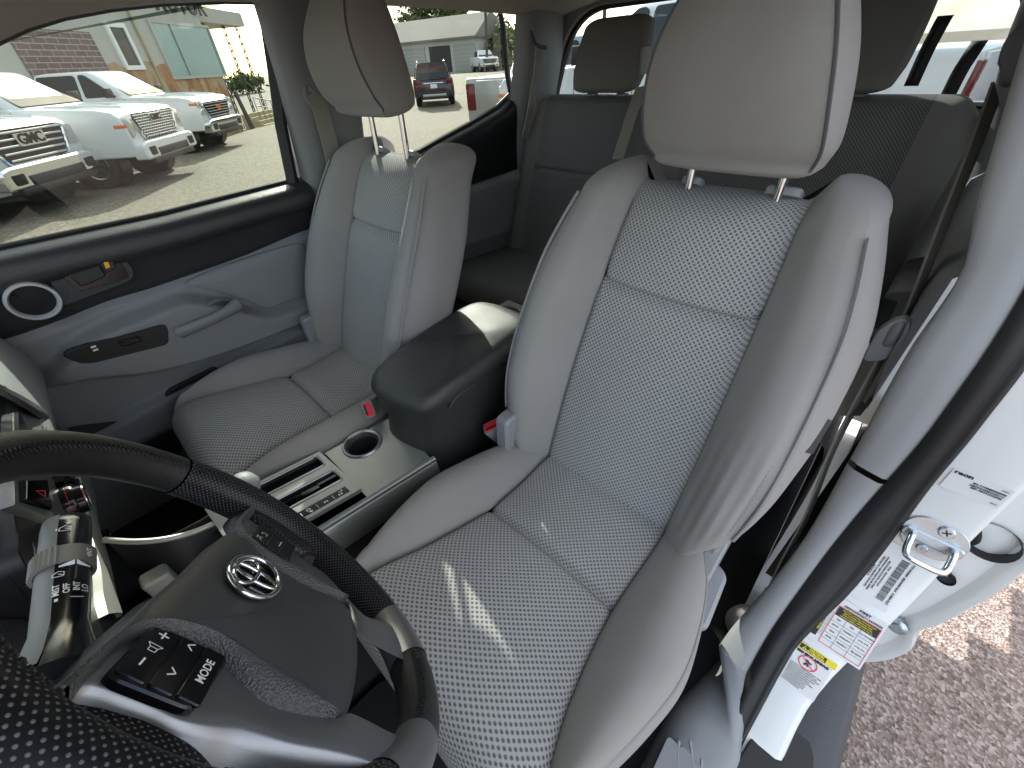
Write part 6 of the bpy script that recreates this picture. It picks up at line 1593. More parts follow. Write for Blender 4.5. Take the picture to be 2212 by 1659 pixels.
# switch panels
SHX = (0, 0)
def wprism(nm, pts, c0, c1, mt, par, inset=.001, o=(0, 0), sharp=30):
    pts = [(p[0]+SHX[0], p[1]+SHX[1]) for p in pts]
    if sum(pts[i][0]*pts[(i+1) % len(pts)][1]-pts[(i+1) % len(pts)][0]*pts[i][1] for i in range(len(pts))) < 0: pts = pts[::-1]
    mb = MB(); mb.prism(pts, WC, EA, EB, c0, c1, ez=WNm, inset=inset); return mb.build(nm, mt, par, sharp=sharp)
for d in (-1, 1):
    SHX = (.011, .0065) if d < 0 else (-.014, -.002)
    sp0 = [(-.1435, .0275), (-.105, .0275), (-.097, .018), (-.094, -.016), (-.097, -.0195), (-.138, -.0165), (-.1415, -.012), (-.1445, .022)]
    pn = wprism('switch_panel', rpoly([(a*-d if d > 0 else a, b_) for a, b_ in sp0], .003, 3), -.004, .0085, M['gloss'] if d < 0 else M['black'], sw_)
    def fl(a): return -a if d > 0 else a
    for (x0, x1, y0, y1) in ((-.1415, -.1015, .0105, .0255), (-.1405, -.099, -.0035, .0095), (-.139, -.0965, -.0175, -.0045)):
        wprism('button', rpoly([(fl(x0), y0), (fl(x1), y0), (fl(x1), y1), (fl(x0), y1)], .002, 3), .0083, .0098, M['gloss'] if d < 0 else M['black'], pn, .0006)
    if d < 0:
        mb = MB(); z_ = .0099
        def bar(ax, ay, bx, by, w=.0009):
            v = V((bx-ax, by-ay)).normalized(); n_ = V((-v.y, v.x))*w/2; ax, bx = ax+SHX[0], bx+SHX[0]; ay, by = ay+SHX[1], by+SHX[1]; mb.add([WL(ax+n_.x, ay+n_.y, z_), WL(bx+n_.x, by+n_.y, z_), WL(bx-n_.x, by-n_.y, z_), WL(ax-n_.x, ay-n_.y, z_)], [(0, 1, 2, 3)])
        bar(-.1325, .0185, -.1265, .0185, .0011); bar(-.109, .0185, -.103, .0185, .0011); bar(-.106, .0155, -.106, .0215, .0011)
        for a_, b__ in (((-.1205, .0165), (-.1205, .0205)), ((-.1205, .0205), (-.1175, .0205)), ((-.1205, .0165), (-.1175, .0165)), ((-.1175, .0205), (-.1150, .0225)), ((-.1175, .0165), (-.1150, .0145)), ((-.1150, .0145), (-.1150, .0225)), ((-.1175, .0165), (-.1175, .0205))): bar(*a_, *b__, .0005)
        bar(-.1065, .0015, -.1035, .0050); bar(-.1035, .0050, -.1005, .0015)
        bar(-.1300, .0050, -.1270, .0015); bar(-.1270, .0015, -.1240, .0050)
        text_on(mb, 'MODE', WL(-.1045, -.0045, z_), EA, EB, .0068, bold=.00012, stretch=1.0, lift=0)
        mb.build('print', M['white'], pn, smooth_=False)
    else:
        mb = MB(); z_ = .0102
        for (p_, q_) in (((.102, .016), (.106, .019)), ((.106, .019), (.110, .016)), ((.103, .021), (.109, .021)), ((.116, .014), (.121, .014)), ((.121, .014), (.121, .019)), ((.116, .019), (.121, .019)), ((.112, -.002), (.125, -.002)), ((.118, .001), (.119, .0012))):
            p_ = (p_[0]+SHX[0], p_[1]+SHX[1]); q_ = (q_[0]+SHX[0], q_[1]+SHX[1]); v = V((q_[0]-p_[0], q_[1]-p_[1])).normalized(); n_ = V((-v.y, v.x))*.0004; mb.add([WL(p_[0]+n_.x, p_[1]+n_.y, z_), WL(q_[0]+n_.x, q_[1]+n_.y, z_), WL(q_[0]-n_.x, q_[1]-n_.y, z_), WL(p_[0]-n_.x, p_[1]-n_.y, z_)], [(0, 1, 2, 3)])
        mb.build('print', M['white'], pn, smooth_=False)
# emblem: three interlaced ellipses
def ell(cx, cy, ra, rb, n=48, c=.0150, dc=0): return [(cx+ra*cos(2*pi*k/n), cy+rb*sin(2*pi*k/n), c-dc*abs(sin(2*pi*k/n))) for k in range(n)]
ECY = .001; ECX = .007
mb = MB()
for cx, cy, ra, rb, tr in ((ECX, ECY, .0305, .0210, .0022), (ECX, ECY, .0082, .0200, .0017), (ECX, ECY+.0078, .0210, .0092, .0017)):
    mb.tube([WL(*p) for p in ell(cx, cy, ra, rb)], tr, 10, closed=True, sq=1)
em = mb.build('emblem', M['chrome'], padw)
mb = MB(); pts = [WL(a, b_, .0128) for a, b_, c in ell(ECX, ECY, .0295, .020)]; mb.poly(pts); mb.build('emblem_base', M['gloss'], em, smooth_=False)
mb = MB(); text_on(mb, 'SRS', WL(.008, -.0530, .0106), EA, EB, .0085, bold=.0004, ext=.0006); text_on(mb, 'AIRBAG', WL(.008, -.0625, .0102), EA, EB, .0085, bold=.0004, ext=.0006)
mb.prism([(-.006, -.0580), (.022, -.0580), (.022, -.0575), (-.006, -.0575)], WC, EA, EB, .009, .0108)
fr_ = [(.004, -.078), (.014, -.078), (.014, -.071), (.004, -.071)]
for i in range(4):
    a, b_ = fr_[i], fr_[(i+1) % 4]; mb.tube([WL(*a, .0085), WL(*b_, .0085)], .0005, 5)
mb.build('embossed_lettering', M['ridge'], padw, smooth_=False)

# ================================================================== steering column with its wiper stalk
clm = thing('steering_column', 'black steering column cover with the wiper stalk beside the wheel', 'steering column', (.66, .35, 1.26))
axc = -WNm
mb = MB(); rings = []
for k, (dd, ra, rb) in enumerate(((.03, .052, .045), (.045, .062, .054), (.08, .068, .060), (.16, .072, .066), (.30, .07, .07))):
    cen = WC+axc*dd-V((0, 0, .004)); rings.append([cen+WR_*ra*cos(2*pi*j/28)+WU*rb*sin(2*pi*j/28) for j in range(28)])
mb.loft(rings); mb.build('column_cover', M['black'], clm, sharp=50)
S0 = at(128, 1400, 'x', .668); S1 = at(146, 1122, 'x', .652); sd_ = (S1-S0).normalized()
S00 = S0-sd_*.05
face = (CAM-S1); face = (face-sd_*face.dot(sd_)).normalized(); sdn = sd_.cross(face)
def stalk_ring(t, ra, rb, n=28):
    c_ = S0+(S1-S0)*t; return [c_+sdn*ra*cos(2*pi*j/n)+face*rb*sin(2*pi*j/n) for j in range(n)]
lenS = (S1-S0).length
mb = MB(); mb.loft([stalk_ring(t, ra, rb) for t, ra, rb in ((-.22, .030, .028), (-.12, .024, .022), (0, .0195, .017), (.10, .0165, .014), (.3, .0168, .013), (.6, .0172, .0125), (.9, .0172, .012), (.97, .0165, .011), (1.0, .0135, .008), (1.005, .006, .004))]); stl = mb.build('wiper_stalk', M['gloss'], clm, sharp=60)
M['greyplast'] = plain('stalk_grey', (.17, .165, .15), .45, var=.05)
mb = MB(); rows = []
for t, ra, rb in ((-.20, .0300, .028), (-.10, .0235, .0215), (0, .0199, .0174), (.10, .0169, .0144), (.3, .0172, .0134), (.6, .0176, .0129), (.9, .0176, .0124), (.97, .0168, .0113)):
    r_ = stalk_ring(t, ra, rb, 56); rows.append(r_[17:31])
mb.grid(rows); mb.build('grey_flank', M['greyplast'], stl, sharp=60)
mb = MB(); rows = []
for k in range(4):
    t = lerp(.50, .64, k/3)
    c_ = S0+(S1-S0)*t; rows.append([c_+sdn*(.0205+.0012*(j % 2)*(1 if 20 < j < 45 else 0))*cos(2*pi*j/72)+face*(.0155+.0012*(j % 2)*(1 if 20 < j < 45 else 0))*sin(2*pi*j/72) for j in range(72)])
rows = [[(S0+(S1-S0)*.50)+(p-(S0+(S1-S0)*.50))*.86 for p in rows[0]]]+rows+[[(S0+(S1-S0)*.64)+(p-(S0+(S1-S0)*.64))*.86 for p in rows[-1]]]
mb.grid(rows, cu=True); mb.build('ribbed_collar', M['greyplast'], stl, sharp=25)
def ss(x, t, off=.0006):
    'print on the face of the stalk: x across (metres), t along'
    c_ = S0+(S1-S0)*t; ra, rb = .0174, .0131
    if .49 < t < .65: ra, rb = .0212, .0162
    xx = max(-ra*.96, min(ra*.96, x)); return c_+sdn*xx+face*(rb*sqrt(max(.02, 1-(xx/ra)**2))+off)
mb = MB()
def st_text(txt, x, t, size, bold=.0002):
    vs, fs = text_mesh(txt, size, bold, 'CENTER', 0); mb.add([ss(x+ -b_*-1 if False else x-b_*SX, t+a/lenS) for a, b_, c in vs], fs)
SX = 1 if sdn.dot(RGT) < 0 else -1
XR = 1 if sdn.dot(RGT) > 0 else -1      # +: towards picture right
def sbar(x0, t0, x1, t1_, w=.0009):
    a, b_ = V((x0, t0*lenS)), V((x1, t1_*lenS)); v = (b_-a).normalized(); n_ = V((-v.y, v.x))*w/2; mb.add([ss((p.x)*XR, p.y/lenS) for p in (a+n_, b_+n_, b_-n_, a-n_)], [(0, 1, 2, 3)])
for txt, x, t in (('MIST', -.0040, .30), ('OFF', .0020, .30), ('INT', .0078, .31), ('LO', .0128, .30)):
    vs, fs = text_mesh(txt, .0062, .00015, 'CENTER', 0); mb.add([ss((x-b_*.9)*XR, t+a/lenS) for a, b_, c in vs], fs)
vs, fs = text_mesh('INT', .0060, .0002, 'CENTER', 0); mb.add([ss((.0150-b_*.8)*XR, .565+a/lenS) for a, b_, c in vs], fs)
sbar(-.0035, .475, .006, .485, .0020); sbar(.0072, .487, .0160, .483, .0020); sbar(-.0035, .24, -.0035, .22, .002); sbar(.004, .235, .012, .235, .0008); sbar(.0145, .52, .0145, .54, .0008)
for (cx_, ct, r0) in ((-.0035, .415, .0032), (-.0015, .80, .0036)):
    for a0, a1 in (((-r0, -r0*.6), (r0, -r0*.8)), ((r0, -r0*.8), (r0*1.1, r0*.6)), ((r0*1.1, r0*.6), (0, r0*1.1)), ((0, r0*1.1), (-r0, r0*.4)), ((-r0, r0*.4), (-r0, -r0*.6)), ((0, r0*.2), (r0*1.2, -r0*.6))):
        sbar(cx_+a0[0], ct+a0[1]/lenS, cx_+a1[0], ct+a1[1]/lenS, .0006)
sbar(-.0068, .795, -.0068, .815, .0008); sbar(-.0005, .85, .003, .865, .0018)
mb.build('print', M['white'], stl, smooth_=False)
# ================================================================== dashboard
dash = thing('dashboard', 'grey and black dashboard with silver banded centre stack at the left edge of the photo', 'dashboard', (.85, 0, 1.1))
prof = [(1.40, 1.22), (1.10, 1.285), (.86, 1.290), (.765, 1.275), (.725, 1.235), (.712, 1.19), (.706, 1.15), (.712, 1.115), (.735, 1.085), (.80, 1.055), (.95, 1.0), (1.1, .90)]
def dash_rows(y0, y1, n, dx=lambda y: 0):
    P_ = cr([(a, b_, 0) for a, b_ in prof], 60); return [[V((p.x+dx(lerp(y0, y1, k/n)), lerp(y0, y1, k/n), p.y)) for p in P_] for k in range(n+1)]
edge = lambda y: .05*smooth((abs(y+.47)-.17)/.06)
R_ = dash_rows(-.70, -.205, 30, edge)
split = 30
mb = MB(); mb.grid([r_[:20] for r_ in R_]); dt = mb.build('top_pad', M['ridge'], dash, sharp=60)
mb = MB(); mb.grid([r_[19:] for r_ in R_]); mb.build('lower_panel', M['trim_l'], dash, sharp=60)
R_ = dash_rows(.17, .70, 20); mb = MB(); mb.grid(R_); mb.build('driver_panel', M['board'], dash, sharp=60)
# centre stack: face leans away towards its foot
def C(y, s_, off=0):
    'y across, s up the face'
    top = V((.690, y, 1.235)); bot = V((.775, y, .885)); d = (top-bot); n_ = V((-d.z, 0, d.x)).normalized(); return bot+d*s_+n_*off
CN = V((-.35, 0, -.085)).normalized(); CD = (V((.690, 0, 1.235))-V((.775, 0, .885))).normalized(); CB = V((.775, 0, .885))
def cst(u, v): n_ = V((-CD.z, 0, CD.x)); t = (CB-CAM).dot(n_)/ray(u, v).dot(n_); p = CAM+ray(u, v)*t; return (p.y, (p-CB).dot(CD))
CNn = V((-CD.z, 0, CD.x)).normalized()
if CNn.x > 0: CNn = -CNn
def cpr(nm, pts, c0, c1, mt, par, inset=.001, sharp=30):
    mb = MB(); ey = V((0, 1, 0)); 
    if sum(pts[i][0]*pts[(i+1) % len(pts)][1]-pts[(i+1) % len(pts)][0]*pts[i][1] for i in range(len(pts))) > 0: pts = pts[::-1]
    mb.prism(pts, CB, ey, CD, c0, c1, ez=CNn, inset=inset); return mb.build(nm, mt, par, sharp=sharp)
stk = cpr('centre_stack', rpoly([(.155, -.02), (-.150, -.02), (-.205, .30), (-.235, .41), (.165, .41)], .02, 4), -.16, -.006, M['black'], dash)
# sunlit side cheek, satin
def sh(x, y): return (x/6, 960+y/6)
ch_o = [cst(*p) for p in (sh(1130, 430), sh(1190, 560), sh(1245, 700), sh(1225, 820), sh(1280, 1150), sh(1370, 1420), (250, 1290), (262, 1330))]
ch_i = [cst(*p) for p in (sh(1000, 420), sh(1040, 560), sh(1060, 700), sh(1110, 900), sh(1150, 1200), sh(1260, 1640), (215, 1290), (225, 1330))]
M['cheek'] = plain('satin_beige', (.50, .50, .46), .42, metal=.35, var=.05)
ci, co = cr([(a, b_, 0) for a, b_ in ch_i], 30), cr([(a, b_, 0) for a, b_ in ch_o], 30)
rows = [[CB+V((0, 1, 0))*lerp(a.x, b_.x, u)+CD*lerp(a.y, b_.y, u)+CNn*c for u, c in ((0, -.006), (0.02, .004), (.3, .007), (.7, .007), (1, .001), (1.02, -.05))] for a, b_ in zip(ci, co)]
up_a, up_b = cst(0, 826), cst(158, 931)
mb = MB(); mb.grid(rows); mb.build('side_cheek', M['cheek'], stk, sharp=50)
b1 = [cst(*p) for p in ((-30, 822), (0, 838), (60, 868), (110, 900), (150, 934))]; b2 = [cst(*p) for p in ((-30, 842), (0, 853), (60, 886), (105, 918), (135, 945))]
ci, co = cr([(a, b_, 0) for a, b_ in b1], 24), cr([(a, b_, 0) for a, b_ in b2], 24)
rows = [[CB+V((0, 1, 0))*lerp(a.x, b_.x, u)+CD*lerp(a.y, b_.y, u)+CNn*c for u, c in ((-.15, -.03), (0, .002), (.2, .006), (.8, .006), (1, .0))] for a, b_ in zip(ci, co)]
mb = MB(); mb.grid(rows); mb.build('silver_band', M['silver'], stk, sharp=50)
# radio stripes peeking above the wheel rim
for x0, x1, y0, y1, mt in ((75, 122, 832, 1010, 'silver'), (325, 345, 940, 1010, 'silver'), (360, 375, 955, 1010, 'silver')):
    pts = [cst(x0/4, 685.8+y0/4), cst(x1/4, 685.8+y0/4), cst(x1/4, 685.8+y1/4+8), cst(x0/4, 685.8+y1/4+8)]; cpr('radio_trim', pts, -.006, .004, M[mt], stk, .0008)
pts = [cst(x/4, 685.8+y/4) for x, y in ((165, 920), (192, 925), (192, 972), (165, 970))]; cpr('display_digits', pts, -.006, -.004, M['white'], stk, .0002)
# hazard button block and climate dial
hz_ = [cst(*sh(*p)) for p in ((100, 450), (160, 450), (160, 760), (600, 880), (655, 960), (620, 990), (110, 810))]
cpr('button_frame', hz_, -.006, .004, M['silver'], stk, .001)
hb2 = [cst(*sh(*p)) for p in ((235, 480), (520, 470), (590, 870), (240, 760))]; hzb = cpr('hazard_button', hb2, -.006, .006, M['gloss'], stk, .002)
for k in range(2):
    tri = [cst(*sh(*p)) for p in ((345, 628), (485, 630), (487, 715))]; s_ = 1 if k == 0 else .66; cx = sum(p[0] for p in tri)/3; cy = sum(p[1] for p in tri)/3
    cpr('red_triangle', [(cx+(p[0]-cx)*s_, cy+(p[1]-cy)*s_) for p in tri], .006, .0064+.0004*k, M['red'] if k == 0 else M['gloss'], hzb, .0001)
dc = cst(*sh(905, 755)); dR = .030
mb = MB(); cc0 = CB+V((0, 1, 0))*dc[0]+CD*dc[1]
mb.lathe([(dR, -.006), (dR, .006), (dR*.93, .010), (dR*.80, .010), (dR*.78, .018), (dR*.70, .020), (.0005, .020)], cc0, CNn, 40); dl = mb.build('climate_dial', M['gloss'], stk, sharp=35)
mb = MB(); mb.tube([cc0+CNn*.0195+V((0, 1, 0))*dR*.76*cos(2*pi*k/40)+CD*dR*.76*sin(2*pi*k/40) for k in range(40)], .0012, 8, closed=True); mb.build('dial_ring', M['chrome'], dl)
def arcseg(mb, a0, a1, r0, r1, n=6):
    mb.grid([[cc0+CNn*.0022+V((0, 1, 0))*r_*cos(lerp(a0, a1, k/n))+CD*r_*sin(lerp(a0, a1, k/n)) for r_ in (r0, r1)] for k in range(n+1)])
mb = MB()
for k in range(8): a0 = radians(-20-k*14); arcseg(mb, a0, a0-radians(11), dR*1.10, dR*1.22)
mb.build('blue_scale', M['cyan'], dl, smooth_=False)
mb = MB()
for k in range(5): a0 = radians(18+k*13); arcseg(mb, a0, a0+radians(11), dR*1.10, dR*1.22)
mb.build('red_scale', M['red'], dl, smooth_=False)
for (px, py) in ((775, 430), (950, 555), (1350, 1200)):
    p = cst(*sh(px, py)); mb = MB(); mb.lathe([(.016, -.006), (.016, .006), (.013, .010), (.0005, .010)], CB+V((0, 1, 0))*p[0]+CD*p[1], CNn, 24); kn = mb.build('small_knob', M['gloss'], stk, sharp=35)
    mb = MB(); mb.lathe([(.0035, .0102), (.0005, .0108)], CB+V((0, 1, 0))*(p[0]+.004)+CD*(p[1]+.004), CNn, 10); mb.build('print', M['white'], kn)
# ignition surround ring on the driver side
mb = MB(); cI = at(2, 1166, 'x', .700); ringp = [cI+V((0, 1, 0))*.034*cos(2*pi*k/40)+V((.1, 0, 1))*.030*sin(2*pi*k/40) for k in range(40)]; mb.tube(ringp, .0045, 10, closed=True); ig = mb.build('ignition_ring', M['chrome'], dash)
mb = MB(); mb.lathe([(.032, 0), (.025, .015), (.0005, .016)], cI+V((.004, 0, 0)), (1, 0, -.1), 28); mb.build('lock_face', M['ink'], ig)
# lower knee panel
mb = MB(); mb.grid([[V((lerp(.70, .80, j/6)-.01*sin(pi*j/6), lerp(.165, -.02, k/6) if True else 0, lerp(1.27, .93, j/6))) for j in range(7)] for k in range(7)]); mb.build('knee_panel', M['board'], dash, sharp=60)

# ================================================================== centre console
con = thing('centre_console', 'satin silver console panel with cup holder, shift gate and black armrest box between the seats', 'console', (.2, 0, .65))
ZC = .95
def k_(u, v, z=ZC): p = at(u, v, 'z', z); return (p.x, p.y)
def cprism(nm, pts, z0, z1, mt, par=con, inset=.002, sharp=30):
    if sum(pts[i][0]*pts[(i+1) % len(pts)][1]-pts[(i+1) % len(pts)][0]*pts[i][1] for i in range(len(pts))) < 0: pts = pts[::-1]
    mb = MB(); mb.prism(pts, (0, 0, 0), (1, 0, 0), (0, 1, 0), z0, z1, ez=(0, 0, 1), inset=inset); return mb.build(nm, mt, par, sharp=sharp)
# top plate with real openings for cup, slot, gate: built from strips around them
cupc = k_(783, 958); cR = .0395
def yl(x): return -.100-.095*(x-.215)-.05*(x-.4)*(x > .4)      # passenger-side edge
def yr(x): return .078-.105*(x-.225)                            # driver-side edge
def plate_pt(x, t, z=ZC): return V((x, lerp(yl(x), yr(x), t), z))
# rear part of the plate: around the cup
n = 48; ringi = [(cupc[0]+cR*cos(2*pi*k/n), cupc[1]+cR*sin(2*pi*k/n)) for k in range(n)]
xb0, xb1 = .214, .368
corners = [(xb1, yl(xb1)), (xb1, yr(xb1)), (xb0+.008, yr(xb0)), (xb0-.008, yl(xb0))]
def ray_poly(c_, d_, poly):
    best = 1e9
    for i in range(len(poly)):
        a, b_ = poly[i], poly[(i+1) % len(poly)]; ex, ey = b_[0]-a[0], b_[1]-a[1]; den = d_[0]*ey-d_[1]*ex
        if abs(den) < 1e-12: continue
        t = ((a[0]-c_[0])*ey-(a[1]-c_[1])*ex)/den; s_ = ((a[0]-c_[0])*d_[1]-(a[1]-c_[1])*d_[0])/den
        if t > 0 and -.0001 <= s_ <= 1.0001: best = min(best, t)
    return (c_[0]+d_[0]*best, c_[1]+d_[1]*best)
angs = sorted([2*pi*k/n for k in range(n)]+[atan2(c_[1]-cupc[1], c_[0]-cupc[0]) % (2*pi) for c_ in corners])
I2 = [V((cupc[0]+cR*cos(a), cupc[1]+cR*sin(a), ZC)) for a in angs]; O2 = [V((*ray_poly(cupc, (cos(a), sin(a)), corners), ZC)) for a in angs]
mb = MB(); mb.grid([I2, O2], cu=True); mb.build('top_plate', M['silver_d'], con, smooth_=False, solid=.004)
mb = MB(); mb.lathe([(cR+.005, .0005), (cR+.003, .0035), (cR, .004), (cR-.004, .001), (cR-.006, -.012)], (cupc[0], cupc[1], ZC), (0, 0, 1), 44); cu_ = mb.build('cup_holder_ring', M['silver'], con, sharp=40)
mb = MB(); mb.lathe([(cR-.006, -.012), (cR-.008, -.075), (.001, -.076)], (cupc[0], cupc[1], ZC), (0, 0, 1), 44); mb.build('cup_well', M['ink'], cu_)
# side skirts of the plate
for fn, d in ((yr, 1), (yl, -1)):
    rows = []
    for k in range(20):
        x = lerp(.214 if d > 0 else .206, .66, k/19); zt_ = ZC-.010*smooth((x-.45)/.2); rows.append([V((x, fn(x)+d*o_, zt_+dz)) for o_, dz in ((-.002, 0), (.003, -.001), (.006, -.004), (.0065, -.010), (.004, -.014), (.0065, -.017), (.010, -.035), (.013, -.075), (.010, -.085))])
    mb = MB(); mb.grid(rows); mb.build('side_rail', M['silver_d'], con, sharp=40)
    rows = []
    for k in range(16):
        x = lerp(-.25, 1.0, k/15); rows.append([V((x, fn(min(.7, max(.2, x)))+d*o_, z)) for o_, z in ((.008, .868), (.012, .80), (.02, .66), (.03, .60))])
    mb = MB(); mb.grid(rows); mb.build('console_flank', M['black'], con, sharp=60)
# forward plate: raised shifter bezel with slot, gate and indicator window
bx0, bx1 = .370, .60
bez = [k_(690, 975, .957), k_(780, 1055, .957)]
ZB = .957
A0 = V((bez[0][0], bez[0][1])); A1 = V((bez[1][0], bez[1][1])); ax_ = V((1, -.14)).normalized()
ayv = (A1-A0); wid_ = ayv.length; ay_ = ayv.normalized()
def B(s_, t, z=ZB): p = A0+ax_*s_+ay_*(t*wid_); return (p.x, p.y)
def holes_plate(nm, holes, S, T, z, mt, par):
    'grid plate with rectangular holes (s0,s1,t0,t1)'
    ss_ = sorted(set([0, S]+[h for q_ in holes for h in q_[:2]])); ts = sorted(set([0, 1]+[h for q_ in holes for h in q_[2:4]]))
    mb = MB(); vid = {}
    def vi(i, j):
        if (i, j) not in vid: vid[(i, j)] = len(mb.v); p = B(ss_[i], ts[j]); mb.v.append(V((p[0], p[1], z))); mb.uv.append((0, 0))
        return vid[(i, j)]
    for i in range(len(ss_)-1):
        for j in range(len(ts)-1):
            sm, tm = (ss_[i]+ss_[i+1])/2, (ts[j]+ts[j+1])/2
            if any(h[0] < sm < h[1] and h[2] < tm < h[3] for h in holes): continue
            mb.f.append((vi(i, j), vi(i+1, j), vi(i+1, j+1), vi(i, j+1))); mb.m.append(0)
    return mb.build(nm, mt, par, smooth_=False, solid=.010, weld=False)
def inB(u, v): p = V(k_(u, v, ZB))-A0; return (p.dot(ax_), p.dot(ay_)/wid_)
slot = (.012, .17, .07, .30); gate = (.010, .20, .47, .70); ind = (.018, .19, .83, .95)
bp_ = holes_plate('shifter_bezel', [slot, gate, ind], .225, 1, ZB, M['silver_d'], con)
def well(nm, h, depth, mt, par):
    q_ = [B(h[0], h[2]), B(h[1], h[2]), B(h[1], h[3]), B(h[0], h[3])]; mb = MB()
    top = [V((*p, ZB-.001)) for p in q_]; bot = [V((*p, ZB-depth)) for p in q_]; mb.add(top+bot, [(4, 5, 6, 7)]+[(i, (i+1) % 4, 4+(i+1) % 4, 4+i) for i in range(4)]); return mb.build(nm, mt, par, smooth_=False)
well('coin_slot', slot, .022, M['black'], bp_); well('gate_well', gate, .03, M['ink'], bp_)
def rimb(nm, h, mt, par, r_=.0022):
    q_ = rpoly([B(h[0], h[2]), B(h[1], h[2]), B(h[1], h[3]), B(h[0], h[3])], .008, 4); mb = MB(); mb.tube([V((*p, ZB+.0005)) for p in q_], r_, 8, closed=True); return mb.build(nm, mt, par)
rimb('slot_rim', slot, M['silver'], bp_); rimb('gate_rim', gate, M['silver'], bp_)
# staggered black gate pieces inside the well
mb = MB()
for k, (s0, s1, t0, t1_) in enumerate(((.012, .05, .48, .53), (.05, .085, .48, .57), (.085, .12, .48, .54), (.12, .198, .48, .60), (.03, .075, .64, .69), (.09, .13, .62, .69), (.14, .198, .66, .69))):
    q_ = [B(s0, t0), B(s1, t0), B(s1, t1_), B(s0, t1_)]; mb.prism(q_, (0, 0, ZB-.028), (1, 0, 0), (0, 1, 0), 0, .022, ez=(0, 0, 1), inset=.003)
mb.build('gate_step', M['gloss'], bp_, sharp=30)
q_ = [B(ind[0], ind[2]), B(ind[1], ind[2]), B(ind[1], ind[3]), B(ind[0], ind[3])]; iw = cprism('gear_indicator', q_, ZB-.006, ZB-.001, M['gloss'], bp_, .0005)
mb = MB(); exi = V((-ay_.x, -ay_.y, 0)); exi = V((ax_.x, ax_.y, 0)); 
def itx(mb, t_, s_, tt, size): p = B(s_, tt); text_on(mb, t_, (p[0], p[1], ZB-.0004), (-ay_.x, -ay_.y, 0), (ax_.x, ax_.y, 0), size, bold=.0003)
for t_, s_, tt in (('L', .030, .86), ('2', .034, .91), ('3', .062, .90), ('4', .092, .92), ('D', .094, .87), ('R', .150, .90), ('P', .175, .90)): itx(mb, t_, s_, tt, .0105)
for s_ in (.047, .078, .108): 
    q_ = [B(s_, .86), B(s_+.001, .86), B(s_+.001, .93), B(s_, .93)]; mb.add([V((*p, ZB-.0005)) for p in q_], [(0, 1, 2, 3)])
mb.build('gear_letters', M['white'], iw, smooth_=False)
mb = MB(); itx(mb, 'N', .122, .90, .0105); mb.build('neutral_letter', M['green'], iw, smooth_=False)
# shift lever
lv0 = V((*B(.185, .58), ZB-.01)); lv1 = at(527, 1047, 'z', 1.055)
mb = MB(); mb.tube([lv0, lv0.lerp(lv1, .6)], .007, 12); lev = mb.build('shift_lever', M['chrome'], con)
mb = MB(); d = (lv1-lv0).normalized(); mb.lathe([(.012, -.05), (.020, -.035), (.024, -.012), (.024, .004), (.018, .014), (.008, .019), (.0005, .020)], lv1, d, 28); mb.build('shift_knob', M['trim_l'], lev)
# storage tray in front of the shifter
rim = [(225, 1166), (280, 1170), (332, 1168), (380, 1160), (422, 1148), (455, 1134), (478, 1126), (492, 1134), (503, 1165)]
zt_ = [1.0, .995, .985, .972, .958, .950, .945, .945, .945]
P_ = [at(*p, 'z', z) for p, z in zip(rim, zt_)]
mb = MB(); mb.tube(cr(P_, 50), .0052, 10); mb.build('tray_rim', M['cheek'], con)
mb = MB(); Pc = cr(P_, 30); mb.grid([[p+V((0, 0, -.003)), p+V((.0, .012, -.05)), V((p.x+.02, p.y+.03, .80))] for p in Pc]); mb.build('tray_wall', M['black'], con)
P2 = [at(*p, 'z', .93) for p in ((345, 1205), (380, 1190), (420, 1172), (452, 1156), (475, 1150), (490, 1162), (496, 1175))]
mb = MB(); mb.tube(cr(P2, 40), .004, 10); mb.build('inner_rim', M['black'], con)
mb = MB(); c_ = at(333, 1246, 'z', .93); mb.prism(rpoly([(-.022, -.018), (.020, -.018), (.020, .018), (-.022, .018)], .008, 3), c_, (1, -.1, 0), (0, 1, 0), -.06, .006, ez=(0, 0, 1), inset=.004); mb.build('lit_edge_block', M['cheek'], con, sharp=40)  # beige block added in place of a lit piece of console edge
slab('tray_floor', [(.58, -.13, .86), (.95, -.13, .86), (.95, .06, .86), (.58, .06, .86)], .01, M['black'], par=con)
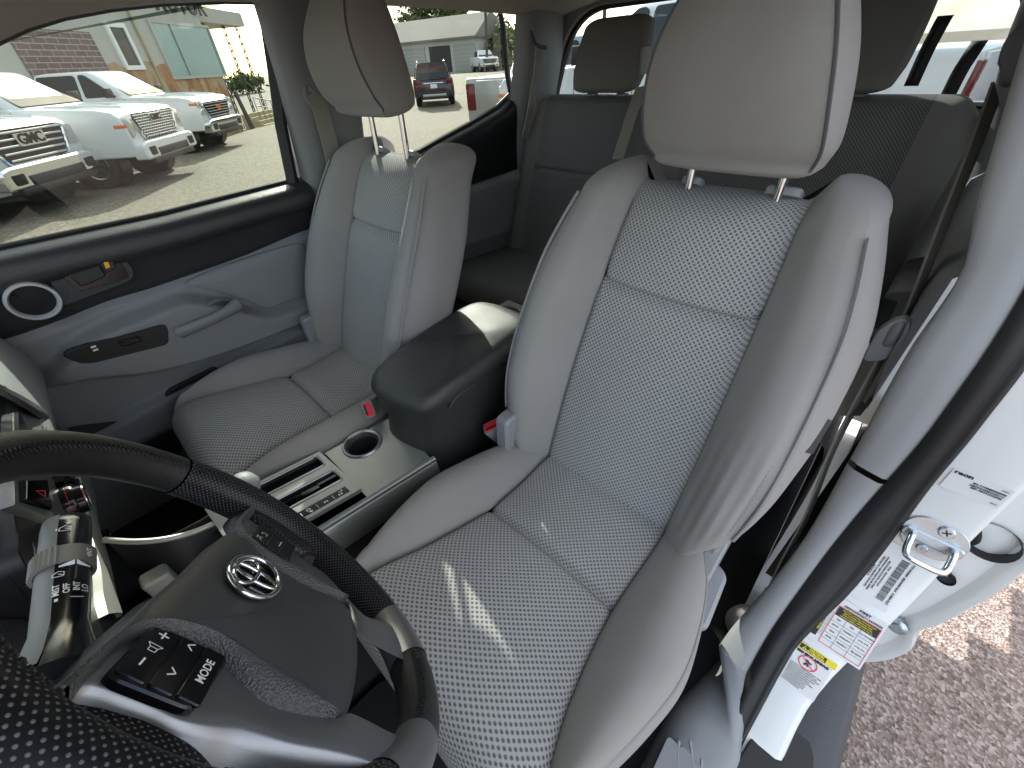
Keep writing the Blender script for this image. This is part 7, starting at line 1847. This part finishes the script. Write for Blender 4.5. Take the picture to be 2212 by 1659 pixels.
# armrest box
def BX(z, f_):
    # plan outline of the box at height z, f_ swells to the lid
    pts = [(.236, -.030), (.222, .045), (.200, .078), (.12, .088), (0, .082), (-.12, .070), (-.15, 0), (-.13, -.115), (0, -.128), (.12, -.112), (.195, -.100), (.226, -.075)]
    return [V((a, b_, z)) for a, b_ in pts]
rings = []
for z, sx_, sy_, ox in ((.60, 1.0, .98, .01), (.80, 1.0, .98, .008), (.93, 1.0, .99, .004), (1.0, .985, .985, -.006), (1.045, .99, 1.0, -.006), (1.062, 1.0, 1.015, -.002), (1.070, 1.0, 1.02, 0)):
    rings.append([V((p.x*sx_+ox, p.y*sy_, z)) for p in cr(BX(z, 0), 72, True)])
mb = MB(); mb.grid(rings, cu=True); bx = mb.build('armrest_box', M['lid'], con, sharp=70)
lr = []
for z, s_ in ((1.071, 1.0), (1.070, 1.035), (1.078, 1.045), (1.092, 1.04), (1.104, 1.0), (1.112, .93), (1.117, .8), (1.120, .5), (1.121, .05)):
    lr.append([V(((p.x-.04)*s_+.04, (p.y+.018)*s_-.018, z+.010*smooth((.10-p.x)/.25)-.010*smooth((p.x-.13)/.10)*(1 if z > 1.08 else 0)*s_)) for p in cr(BX(z, 0), 72, True)])
mb = MB(); mb.grid(lr, cu=True); mb.poly(lr[-1]); ld_ = mb.build('armrest_lid', M['lid'], con, sharp=70)
# latch tab on the flank of the lid
def scp(x, y): return ((1400+x/2.1944)/1.8228, (1100+y/2.1944)/1.8228)
lt = [at(*scp(*p), 'y', .094) for p in ((805, 1125), (830, 1065), (900, 985), (1030, 900), (1042, 905), (1035, 980), (1000, 1010), (900, 1075))]
mb = MB(); mb.prism(rpoly([(p.x, p.z) for p in lt], .004, 3), (0, .088, 0), (1, 0, 0), (0, 0, 1), 0, .0075, ez=(0, 1, 0), inset=.0015); mb.build('lid_latch', M['lid'], ld_, sharp=30)
# rear cup holder behind the armrest, pale ring catching the sun
mb = MB(); c_ = at(1090, 690, 'z', 1.0); mb.tube([c_+V((.045*cos(2*pi*k/40)-.03, .045*sin(2*pi*k/40)-.02, 0)) for k in range(40)], .005, 8, closed=True); mb.build('rear_cup_ring', M['trim_l'], con)
mb = MB(); mb.box((c_.x-.04, c_.y+.0, c_.z-.012), (.14, .18, .012)); mb.build('rear_cup_tray', M['trim_l'], con, bevel=.005)
